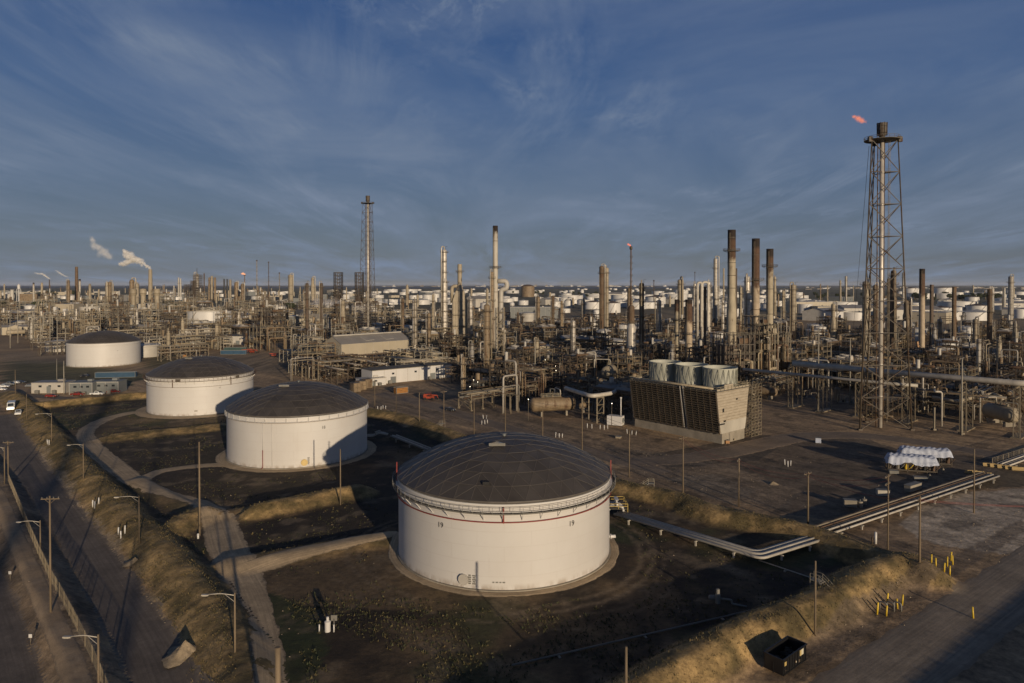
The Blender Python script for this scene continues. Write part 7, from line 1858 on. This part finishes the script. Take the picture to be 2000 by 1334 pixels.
# ------------------------------------------------------------------ tarpaulin-covered equipment
def tarp(px,base,L,W_,h,rz,label,seed):
    x,y=at(px,base); t=empty('covered_equipment',(x,y,0),rz); tag(t,label,'covered equipment'); r=random.Random(seed); nx_,ny_=44,22
    vs=[];ph=seed*2.3
    for j in range(ny_+1):
        for i in range(nx_+1):
            a=(i/nx_*2-1); b=(j/ny_*2-1); ex=max(abs(a),abs(b)); X_=a*L/2; Y_=b*W_/2
            z=h-.12*abs(math.sin((a+1)*PI*1.3+ph))-.25*b*b
            z+=.16*math.sin(9*a+5*b+ph)+.09*math.sin(23*a-9*b)+.08*math.sin(17*b+6*a)
            if ex>.88:
                f=(ex-.88)/.12; z-=f*(1.9+.3*math.sin(5*a+3*b+ph)); X_*=1+.02*math.sin(30*b)*f; Y_*=1+.05*math.sin(28*a)*f
            vs.append((X_,Y_,z))
    fs=[(j*(nx_+1)+i,j*(nx_+1)+i+1,(j+1)*(nx_+1)+i+1,(j+1)*(nx_+1)+i) for j in range(ny_) for i in range(nx_)]
    mb=MB(); mb._add(vs,fs,True); mb.build('tarpaulin',M['tarp'],t)
    mb=MB()
    for i in range(6):
        for b in (-1,1): mb.box(-L/2+.5+i*(L-1)/5,b*(W_/2-.35),(h-.8)/2,.2,.2,h-.8)
    for b in (-1,1): mb.box(0,b*(W_/2-.35),h-2.0,L-.6,.2,.25); mb.box(0,b*(W_/2-.35),.5,L-.6,.2,.3)
    mb.build('steel_frame',M['steel_dk'],t)
    for k in range(6):
        m_=MB(); xx=-L/2+1+k*(L-2)/5; R_=.5; m_.lathe([(R_,.4),(R_,h-1.4),(.3,h-1.2)],xx,r.uniform(-.5,.5),12); m_.path([(xx,-W_/2+.2,.7),(xx+.9,-W_/2+.2,1.6),(xx+1.2,-W_/2,2.2)],.09,6); m_.build('vessel',M[('steel_dk','pipe_g','yellow','steel_dk','black','pipe_r')[k]],t)
    return t
tarp(1779,920,12.5,3.6,4.4,rad(-16),'long equipment skid under wrinkled pale blue tarpaulin, front one in the yard',1)
tarp(1806,905,13.5,3.4,4.4,rad(-16),'long equipment skid under wrinkled pale blue tarpaulin, rear one in the yard',2)
for i,(px,py,l,h_,lb) in enumerate(((1660,990,2.6,1.5,'pale concrete block in the dark yard left of the pipeline pole'),(1783,958,5.2,1.5,'long low mossy box beside the pipeline below the tarpaulins'),(1745,925,2.2,.7,'small grey pallet box under the front tarpaulin'),(1797,937,3.0,.6,'flat pale slab in front of the tarpaulins'),(1724,968,2.6,1.3,'small pale pink bin beside the pipeline pole'),(1598,865,1.6,1.5,'small pale blue-white box alone on the dark yard'),(1420,866,1.2,.9,'small orange box at the cooling tower foot'),(1208,856,1.6,.5,'small cream crate below the white cabin'))):
    x,y=at(px,py); t=empty('storage_box',(x,y,0),rad((-12,33,-15,-15,-10,-20,0,-25)[i])); tag(t,lb,'box'); mb=MB(); mb.box(0,0,h_/2+.12,l,1.5,h_); mb.build('box_body',M[('concrete','concrete','pipe_g','pipe_g','pipe_w','tarp','orange','beige')[i]],t); mb=MB(); mb.box(0,0,h_+.16,l+.14,1.64,.1); mb.box(-l*.35,0,.06,.2,1.5,.12); mb.box(l*.35,0,.06,.2,1.5,.12); mb.build('lid',M['pipe_g'],t)
for i,(px,py,lb) in enumerate(((1680,990,'front round pale drum of two in the yard'),(1688,985,'rear round pale drum of two in the yard'),(1816,932,'small white bucket in front of the tarpaulins'),(1842,920,'white barrel at the right end of the tarpaulins'))):
    x,y=at(px,py); t=empty('steel_barrel',(x,y,0)); tag(t,lb,'barrel'); q=(1.0,1.0,.5,.5)[i]; mb=MB(); mb.lathe([(.02,0),(.55*q,0),(.55*q,.5*q),(.6*q,.52*q),(.55*q,.56*q),(.55*q,1.2*q),(.5*q,1.25*q),(.02,1.3*q)],n=18); mb.build('barrel_body',M['concrete'],t); mb=MB(); mb.lathe([(.12,1.3*q),(.12,1.7*q),(.02,1.75*q)],n=8); mb.build('cap',M['pipe_g'],t)
# jersey barriers by the road crossing
def barrier():
    mb=MB(); prof=[(-.35,0),(.35,0),(.35,.12),(.16,.35),(.1,.85),(-.1,.85),(-.16,.35),(-.35,.12)]; L=3.0
    vs=[(-L/2,a,b) for a,b in prof]+[(L/2,a,b) for a,b in prof]; n=8; mb._add(vs,[tuple(range(n))[::-1],tuple(range(n,2*n))]+[(i,(i+1)%n,(i+1)%n+n,i+n) for i in range(n)]); return mb
M['barrier']=PM('ochre_barrier_concrete',(.42,.3,.13),.2,.6,rough=.85)
pr=None
for i,(px,py,rz) in enumerate(((1932,911,-18),(1946,913,-18),(1960,915,-16),(1975,917,-14),(1988,919,-10),(1897,925,-5),(1910,927,-5),(1925,930,-8),(1938,934,60))):
    x,y=at(px,py)
    if pr is None: pr=barrier().build('concrete_barrier',M['barrier']); o=pr
    else: o=pr.copy(); col.objects.link(o)
    o.location=(x,y,.09); o.rotation_euler=(0,0,rad(rz)); tag(o,('%s ochre concrete barrier from left, %s the pipe crossing')%(('first','second','third','fourth','fifth','first','second','third','fourth')[i],'behind' if i<5 else 'in front of'),'barrier','ochre barriers at the pipe crossing')
# sand piles
def pile(px,py,R_,h,label,seed):
    x,y=at(px,py); g0=gz(x,y)-.25; mb=MB(); r=random.Random(seed); n=36; m=14; vs=[]
    for i in range(m+1):
        f=i/m
        for k in range(n):
            a=2*PI*k/n; w_=1+.12*math.sin(3*a+seed)+.06*math.sin(7*a+2*seed)+.05*r.uniform(-1,1); rr=R_*f*w_+.01; vs.append((x+rr*math.cos(a),y+rr*math.sin(a),g0+h*(1-f)**1.5*(1+.16*math.sin(3*a+seed+4*f)*f+.1*math.sin(8*a-6*f)*f+.07*r.uniform(-1,1))-.04*f))
    mb._add(vs,[(i*n+k,(i+1)*n+k,(i+1)*n+(k+1)%n,i*n+(k+1)%n) for i in range(m) for k in range(n)],True)
    o=mb.build('sand_pile',M['sand']); tag(o,label,'sand pile')
    o['kind']='thing'; return o
pile(362,1282,2.9,1.9,'large pale sand heap on the left road shoulder near the bottom',1); pile(264,1103,1.9,.9,'small pale sand heap beside the left road halfway up',2); pile(1510,945,2.4,.9,'small earth heap in the middle of the right yard',3)
# fence along the concrete strip
FP=[at(a,b) for a,b in ((16,952),(43,1022),(86,1130),(128,1207),(160,1272),(188,1334),(225,1430))]
FP=smooth(FP,1); t=empty('chain_link_fence',(*FP[0],0)); tag(t,'rusty chain-link fence along the concrete strip at left','fence'); X0,Y0=FP[0]
def fence_parts(t,FP,X0,Y0,h=2.2,step=3.0):
    mb=MB(); pm=MB()
    for a,b in zip(FP[:-1],FP[1:]):
        L=math.hypot(b[0]-a[0],b[1]-a[1]); k=max(1,int(L/step))
        for i in range(k):
            f=i/k; g_=(i+1)/k; p=(a[0]+(b[0]-a[0])*f,a[1]+(b[1]-a[1])*f); q=(a[0]+(b[0]-a[0])*g_,a[1]+(b[1]-a[1])*g_); zp,zq=gz(*p),gz(*q)
            pm.box(p[0]-X0,p[1]-Y0,zp+h/2,.09,.09,h+.1)
            for zz in (h,.1): mb.bar((p[0]-X0,p[1]-Y0,zp+zz),(q[0]-X0,q[1]-Y0,zq+zz),.05)
            nw=10
            for w in range(nw):
                f0=w/nw; f1=(w+1)/nw
                for (c,d) in ((0,1),(1,0)):
                    mb.bar((p[0]-X0+(q[0]-p[0])*f0,p[1]-Y0+(q[1]-p[1])*f0,zp+h*c),(p[0]-X0+(q[0]-p[0])*f1,p[1]-Y0+(q[1]-p[1])*f1,zq+h*d),.014)
    pm.build('fence_post',M['steel'],t); mb.build('wire_mesh',M['steel'],t)
fence_parts(t,FP,X0,Y0)
FP=[at(a,b) for a,b in ((1938,910),(1990,893),(2060,870))]; t=empty('chain_link_fence',(*FP[0],0)); tag(t,'short pale fence behind the pipes at the right edge','fence'); fence_parts(t,FP,*FP[0])
# small sign plates on the left verge
for px,py,lb in ((60,1262,'small white sign on a thin post, lower one in the dark left verge'),(20,1135,'small white sign on a thin post, upper one in the dark left verge')):
    x,y=at(px,py,.0); t=empty('marker_sign',(x,y,0)); tag(t,lb,'sign'); mb=MB(); mb.tube((0,0,0),(0,0,1.5),.04,6); mb.build('post',M['steel'],t); mb=MB(); mb.box(0,-.06,1.45,.45,.05,.5); mb.build('sign_plate',M['white'],t)
# ------------------------------------------------------------------ vehicles
def vehicle(kind,paint):
    t=empty({'car':'parked_car','pickup':'parked_pickup','bus':'box_truck'}[kind]); mb=MB()
    if kind=='car': P_=[(-2.2,.35),(-2.25,.8),(-1.9,1.0),(-1.4,1.42),(.3,1.45),(1.0,1.0),(2.1,.85),(2.25,.6),(2.2,.35)]; W_=1.75
    elif kind=='pickup': P_=[(-2.8,.45),(-2.85,1.1),(-.9,1.12),(-.75,1.8),(.7,1.82),(1.3,1.18),(2.6,1.05),(2.75,.7),(2.7,.45)]; W_=1.95
    else: P_=[(-4.2,.6),(-4.2,3.1),(1.6,3.1),(1.9,2.9),(2.6,1.6),(3.5,1.45),(3.6,.6)]; W_=2.4
    n=len(P_); w0=W_/2
    vs=[(a,-w0*(.86 if b>1.3 and kind!='bus' else 1),b) for a,b in P_]+[(a,w0*(.86 if b>1.3 and kind!='bus' else 1),b) for a,b in P_]
    mb._add(vs,[tuple(range(n)),tuple(range(n,2*n))[::-1]]+[(i,i+n,(i+1)%n+n,(i+1)%n) for i in range(n)])
    mb.build('body',M[paint],t)
    gl={'car':((-1.2,1.05,.5,1.36),),'pickup':((-.6,1.22,.75,1.7),),'bus':((1.2,1.9,2.1,2.6),)}[kind]
    for x0,z0,x1,z1 in gl:
        mb=MB()
        for s in (-1,1): mb.box((x0+x1)/2,s*w0*(.95 if kind!='bus' else 1.0),(z0+z1)/2,x1-x0,.06,z1-z0)
        mb.build('side_window',M['glass'],t)
    mb=MB(); a,b={'car':((.38,1.43),(1.0,1.04)),'pickup':((.76,1.78),(1.27,1.24)),'bus':((1.95,2.85),(2.56,1.75))}[kind]
    vs=[(a[0]+.03,-w0*.8,a[1]),(a[0]+.03,w0*.8,a[1]),(b[0]+.03,w0*.86,b[1]),(b[0]+.03,-w0*.86,b[1])]; mb._add(vs,[(0,3,2,1)]); mb.build('windscreen',M['glass'],t)
    for x_ in {'car':(-1.4,1.4),'pickup':(-1.8,1.75),'bus':(-2.6,2.5)}[kind]:
        for s in (-1,1):
            r_=.34 if kind=='car' else .42; m_=MB(); m_.path([(x_,s*(w0-.22),r_),(x_,s*(w0+.02),r_)],r_,14); w=m_.build('wheel',M['rubber'],t); m_=MB(); m_.path([(x_,s*(w0+.02),r_),(x_,s*(w0+.04),r_)],r_*.55,10); m_.build('rim',M['pipe_g'],w)
    for s in (-1,1): m_=MB(); xf={'car':2.2,'pickup':2.72,'bus':3.58}[kind]; m_.box(xf,s*w0*.7,.75 if kind!='bus' else 1.0,.08,.35,.18); m_.build('headlight',M['sticker'],t)
    return t
def park(kind,paint,px,py,rz,label,grp=None):
    t=inst(('veh',kind,paint),lambda:vehicle(kind,paint)); x,y=at(px,py); t.location=(x,y,gz(x,y)+.06); t.rotation_euler=(0,0,rad(rz)); tag(t,label,kind.replace('bus','truck').replace('pickup','pickup truck'),grp)
    if grp is None and 'group' in t: del t['group']
park('bus','carwhite',22,803,-58,'white box truck parked on the road at the far left'); park('pickup','carwhite',36,815,-58,'silver-white pickup standing in front of the white box truck')
CR=[('carwhite',8,757),('cargrey',18,753),('carwhite',28,750),('cardark',40,749),('carred',100,776),('carred',152,773),('carwhite',190,772),('carred',222,768),('cardark',165,736),('carwhite',2,763),('cargrey',60,756)]
lb_=['white car in the far left lot, second of the front row','grey car in the far left lot','white car at the right end of the far left lot','dark car beside the white car in the far left lot','red car behind the bank left of the grey containers','red car behind the bank in front of the grey containers','white car behind the bank in front of the grey containers','red car behind the bank at the right end of the containers','dark car beside the long blue container','white car at the left picture edge','grey car near the slim pole at the far left']
for (p,a,b),l in zip(CR,lb_): park('car' if RND.random()<.6 else 'pickup',p,a,b,RND.choice((5,12,185)),l,'cars parked by the site office')
park('car','cardark',880,803,-40,'small dark car in the shaded middle yard')
# red telehandler
x,y=at(838,781); t=empty('telehandler',(x,y,0),rad(-4)); tag(t,'red telescopic loader parked in the yard before the white building','loader'); mb=MB()
mb.box(0,0,1.2,4.6,1.9,.9); mb.box(-1.7,0,1.9,1.4,1.8,.7); mb.box(1.6,-.4,1.8,1.2,.9,.5); mb.build('chassis',M['redpaint'],t); mb=MB(); mb.box(.1,.45,2.2,1.6,.9,1.3); mb.build('cab',M['glass'],t); mb=MB(); mb.box(.1,.45,2.9,1.7,1,.12); mb.bar((-2.2,-.5,2.5),(3.6,-.5,2.1),.4,.45); mb.bar((3.6,-.5,2.2),(4.0,-.5,.9),.25); mb.build('boom',M['redpaint'],t)
for a in (-1.6,1.6):
    for b in (-1,1): mb=MB(); mb.path([(a,b*.75,.6),(a,b*1.2,.6)],.6,14); mb.build('wheel',M['rubber'],t)
mb=MB(); mb.box(4.2,-.9,.8,.1,.6,.7); mb.box(4.2,-.1,.8,.1,.6,.7); mb.bar((4.2,-.9,.45),(5.3,-.9,.45),.12); mb.bar((4.2,-.1,.45),(5.3,-.1,.45),.12); mb.build('fork',M['steel_dk'],t)
# orange pipe rack pieces in tan yard
for i,(a,b) in enumerate(((480,689),(492,690),(535,697))):
    x,y=at(a,b); t=empty('boom_lift',(x,y,0),rad((10,-20,5)[i])); tag(t,('left','middle','right')[i]+' red folded boom lift in the tan yard','boom lift','red boom lifts in the tan yard'); mb=MB(); mb.box(0,0,1.2,3,2,1); mb.build('chassis',M['redpaint'],t); mb=MB(); mb.bar((-3,0,2.2),(4,0,2.6),.5); mb.bar((4,0,2.6),(5.5,0,1.2),.4); mb.build('boom',M['redpaint'],t); mb=MB(); mb.box(5.8,0,1.3,1,1.6,1.1); mb.build('basket',M['steel_dk'],t)
    for q in (-1,1):
        for s in (-1,1): mb=MB(); mb.path([(q*1.1,s*.8,.45),(q*1.1,s*1.1,.45)],.45,12); mb.build('wheel',M['rubber'],t)
# yard crane boom with orange tip
x,y=at(1806,700); t=empty('mobile_crane',(x,y,0)); tag(t,'crane boom with orange tip rising out of the dark unit at right','crane'); mb=MB(); mb.box(0,0,1.6,7,2.6,1.6); mb.box(2,0,3,2.6,2.4,1.6); mb.build('carrier',M['yellow'],t); z=zat(y,667); mb=MB()
for s in (-.5,.5): mb.bar((0,s,3),(-4.5,s,z-2),.3)
for k in range(8): mb.bar((-4.5*k/8,-.5,3+(z-5)*k/8),(-4.5*(k+1)/8,.5,3+(z-5)*(k+1)/8),.15)
mb.build('boom',M['steel'],t); mb=MB(); mb.bar((-4.4,0,z-4),(-5.1,0,z),1.1); mb.build('boom_tip',M['orange'],t)
for a in (-2.4,-.8,.8,2.4):
    for b in (-1,1): mb=MB(); mb.path([(a,b*.9,.55),(a,b*1.3,.55)],.55,12); mb.build('wheel',M['rubber'],t)
# ------------------------------------------------------------------ steam, flames
def puffmat(name,colr,alpha,emis=None,es=0,scale=.1):
    m,nt_,b=newmat(name); vec=coords(nt_,(1,1,1),rnd=False); nz=noise(nt_,vec,scale,5,.65)
    b.inputs['Base Color'].default_value=(*colr,1); b.inputs['Roughness'].default_value=1; b.inputs['Specular IOR Level'].default_value=0
    nt_.links.new(ramp(nt_,nz,.3,.6,alpha*.45,alpha),b.inputs['Alpha'])
    if emis: b.inputs['Emission Color'].default_value=(*emis,1); b.inputs['Emission Strength'].default_value=es
    return m
def plume(name,pts,radii,dens,label,cat,col_=(.95,.93,.9),emis=None,es=0,nscale=.25,thr=None,seed=1,K=26):
    mb=MB(); r=random.Random(seed); A=np.array(pts,float); n=len(A)
    for i in range(K):
        f=i/(K-1)*(n-1); j=min(n-2,int(f)); g_=f-j; p=A[j]*(1-g_)+A[j+1]*g_; rr=radii[j]*(1-g_)+radii[j+1]*g_
        for q in range(5):
            q_=p+np.array([r.gauss(0,1) for _ in range(3)])*rr*.34; R_=rr*r.uniform(.25,.75); ph=r.uniform(0,6); vs=[]; fs=[]; a_n=12; b_n=8
            for b_ in range(b_n+1):
                for a_i in range(a_n):
                    th=PI*b_/b_n; a=2*PI*a_i/a_n; w=1+.16*math.sin(3*a+ph)*math.sin(th*2+ph)+.1*math.sin(5*th+ph*2+2*a)
                    vs.append((q_[0]+R_*w*math.sin(th)*math.cos(a)+.001,q_[1]+R_*w*math.sin(th)*math.sin(a),q_[2]+R_*w*math.cos(th)))
            for b_ in range(b_n):
                for a_i in range(a_n): fs.append((b_*a_n+a_i,b_*a_n+(a_i+1)%a_n,(b_+1)*a_n+(a_i+1)%a_n,(b_+1)*a_n+a_i))
            mb._add(vs,fs,True)
    o=mb.build(name,puffmat(name+'_cloud',col_,dens,emis,es,nscale)); tag(o,label,cat); o['kind']='stuff' if emis is None else 'thing'; return o
def sc3(l,Y): return [(xat(a,Y,zat(Y,b)),Y,zat(Y,b)) for a,b in l]
s=sy/FPX
plume('steam',sc3([(292,524),(284,518),(272,510),(262,506),(252,499),(243,492)],sy),[3*s,4*s,6*s,7*s,8*s,5*s],.2,'bright steam plume bending left from the concrete chimney','steam',nscale=.06)
plume('steam',sc3([(262,507),(250,512),(240,516),(233,515)],sy),[4*s,6*s,5*s,2.5*s],.14,'lower lobe of steam trailing left of the concrete chimney','steam',nscale=.06,seed=4)
plume('steam',sc3([(216,501),(206,497),(194,487),(186,478),(178,464)],sy),[5*s,9*s,8*s,8*s,4*s],.03,'detached greyish steam puff drifting at upper left','steam',nscale=.06,seed=7)
Y7=at(97,590)[1]; s7=Y7/FPX
plume('steam',sc3([(97,544),(90,540),(82,535),(68,533)],Y7),[1.2*s7,2*s7,2*s7,1*s7],.15,'thin white vapour trail from the thin far chimney','steam',nscale=.05,seed=3)
plume('steam',sc3([(133,541),(124,538),(116,533),(109,528)],Y7),[1*s7,1.6*s7,2*s7,1*s7],.08,'faint vapour trail above the brown far column','steam',nscale=.05,seed=9)
Y8=at(650,622)[1]; s8=Y8/FPX
plume('steam',sc3([(596,590),(618,588),(650,594),(690,600),(722,604)],Y8),[5*s8,12*s8,11*s8,10*s8,4*s8],.03,'low greyish steam bank drifting behind the two dark columns','steam',(.6,.6,.64),nscale=.03,thr=(.35,.6),seed=5)
x,y,H=FLA; s9=y/FPX
plume('flame',sc3([(1664,226),(1670,229),(1677,231),(1684,235),(1692,240)],y),[1*s9,4.5*s9,6.5*s9,5*s9,1*s9],.07,'detached pinkish orange flame floating left of the big flare tip','flame',(.3,.1,.08),(1,.33,.18),.75,nscale=.5,seed=2,K=16)
x,y,H,s_=F2; plume('flame',sc3([(1231,480),(1228,478),(1225,476)],y),[1.5*s_,2*s_,.6*s_],.7,'tiny pink flame at the tip of the thin brown flare stack','flame',(.3,.1,.08),(1,.3,.2),.8,nscale=.5,K=5)
x,y,H,s_=F3; plume('flame',sc3([(478,536),(475,535),(471,534)],y),[1.4*s_,2.2*s_,.8*s_],.8,'tiny orange flame on the small far left flare','flame',(.3,.1,.08),(1,.5,.25),.9,nscale=.2,K=5)
# ------------------------------------------------------------------ lit lamps inside the plant
LT=[(925,742),(933,746),(1032,780),(1085,715),(1086,724),(1167,758),(1177,761),(1186,754),(1195,788),(1220,700),(1247,692),(1281,685),(1284,685),(1213,701),(1152,717),(918,755),(1020,728),(1131,694),(975,735),(1065,703)]
mbp=None
for i,(px,py) in enumerate(LT):
    z=8.0; x,y=at(px,py,z)
    t=inst('wl',lambda:make_worklight()) if 'wl' in PROTO else None
    if t is None:
        def make_worklight():
            t=empty('work_light'); mb=MB(); mb.lathe([(.02,-.12),(.12,-.08),(.12,.08),(.02,.12)],n=10); mb.build('bulb',M['lamp'],t); mb=MB(); mb.tube((0,.2,-8),(0,.2,.3),.06,6); mb.box(0,.1,.24,.1,.3,.06); mb.build('post',M['steel'],t); return t
        t=inst('wl',make_worklight)
    t.location=(x,y,z); auto(t,'small lit white work lamp','small lit work lamps','lamp','lit work lamps in the dark plant')
# ------------------------------------------------------------------ things outside the picture that throw the long shadows in it
def far_caster(px,py,dist,h,r_,label):
    x,y=at(px,py); x+=dist*SUN_DX; y+=dist*SUN_DY; t=make_chimney(r_,h,'stack_conc'); t.location=(x,y,0); tag(t,label,'chimney')
far_caster(142,889,560,105,2.2,'tall chimney behind the camera whose soft shadow crosses the left road')
far_caster(305,915,330,60,.5,'tall mast behind the camera shading the left bank')
for i,(px,py,h_) in enumerate(((440,1010,14),(432,960,17))):
    x,y=at(px,py); d=(h_/math.tan(SUN_EL)); x+=d*SUN_DX; y+=d*SUN_DY; t=make_pole(h_,0,0,.22 if i==0 else .35); t.location=(x,y,0); tag(t,('pole','thick pole')[i]+' below the picture whose shadow falls on the gravel track','utility pole')
p1=at(1640,1430); p2=at(2300,900); off=6.7*6.0
p1=(p1[0]+off*SUN_DX,p1[1]+off*SUN_DY); p2=(p2[0]+off*SUN_DX,p2[1]+off*SUN_DY); a_=math.atan2(p2[1]-p1[1],p2[0]-p1[0]); L=math.hypot(p2[0]-p1[0],p2[1]-p1[1])
t=empty('shadow_caster_wall',(*p1,0),a_); tag(t,'unseen corrugated wall added to shade the lower right corner','wall'); mb=MB()  # unseen wall added to cast the jagged shadow at lower right
for k in range(int(L/.9)): mb.box(k*.9,(.12 if k%2 else -.12),3.0+.03*math.sin(k*1.7),.92,.3,6.0)
mb.build('caster_wall_panels',M['concrete'],t)
# ------------------------------------------------------------------ the air itself
def haze(density):
    mb=MB(); mb.box(0,0,84,96000,96000,170)
    m,nt_,b=newmat('thin_evening_haze'); nt_.nodes.remove(b); v=nt_.nodes.new('ShaderNodeVolumePrincipled'); v.inputs['Color'].default_value=(.86,.9,1,1); v.inputs['Density'].default_value=density; v.inputs['Anisotropy'].default_value=0
    nt_.links.new(v.outputs[0],nt_.nodes['Material Output'].inputs['Volume']); o=mb.build('haze',m); o['kind']='stuff'; return o
haze(1.5e-5)
# ------------------------------------------------------------------ labels that single each repeat out
LM=[(37,'the water tower'),(98,'the upright white ribbed ducts'),(150,'the dark far left chimney'),(204,'the lone far-left domed tank'),(294,'the steaming concrete chimney'),(349,'the far thin white columns'),(404,'the very wide white tank'),(478,'the small far flare'),(525,'the slender pair of flare stacks'),(600,'the two dark thin columns'),(661,'the left square derrick'),(719,'the slim lattice flare tower'),(787,'the thin rusty column'),(868,'the many-ringed silver column'),(967,'the tall white chimney'),(1031,'the grey-brown domed tank'),(1080,'the dark rusty column'),(1119,'the lone silver column'),(1180,'the rust and beige twin column'),(1232,'the thin brown flare stack'),(1287,'the stout silver hoop column'),(1329,'the narrow rust-mouthed chimney'),(1384,'the white hooped pipes'),(1428,'the tallest rusty chimney'),(1475,'the heavily rusted second chimney'),(1502,'the third rusty chimney'),(1549,'the lone beige column'),(1627,'the pale column left of the flare'),(1718,'the big lattice flare tower'),(1771,'the stout tan column'),(1800,'the brown rusted chimney'),(1863,'the slim brown chimney'),(1932,'the mottled rusty column'),(1973,'the far right silver column')]
ORD=['first','second','third','fourth','fifth','sixth','seventh','eighth','ninth','tenth','eleventh','twelfth','13th','14th','15th','16th','17th','18th','19th','20th']
GR={}
bpy.context.view_layer.update()
for o,ph,pls in AUTO:
    x,y,z=o.location; px,py=proj(x,y,0); px=min(1999,max(0,px))
    lx,ln=min(LM,key=lambda q:abs(q[0]-px)); band='nearer rows' if y<420 else ('middle rows' if y<800 else ('farther rows' if y<1500 else 'distant rows'))
    GR.setdefault((ph,ln,band),[]).append((px,o,pls))
for (ph,ln,band),L in GR.items():
    L.sort(key=lambda q:q[0])
    for i,(px,o,pls) in enumerate(L):
        # short, word-counted wording
        if len(L)==1: o['label']='%s, %s, near %s'%(ph,band,ln)
        else: o['label']='%s, %s from left in %s near %s'%(ph,ORD[min(i,19)],band,ln)
        w_=o['label'].split()
        if len(w_)>16: o['label']=o['label'].replace(' from left in ',' ').replace('near the ','by ').replace(' rows','')
        w_=o['label'].split()
        if len(w_)>16: o['label']=' '.join(w_[:16])
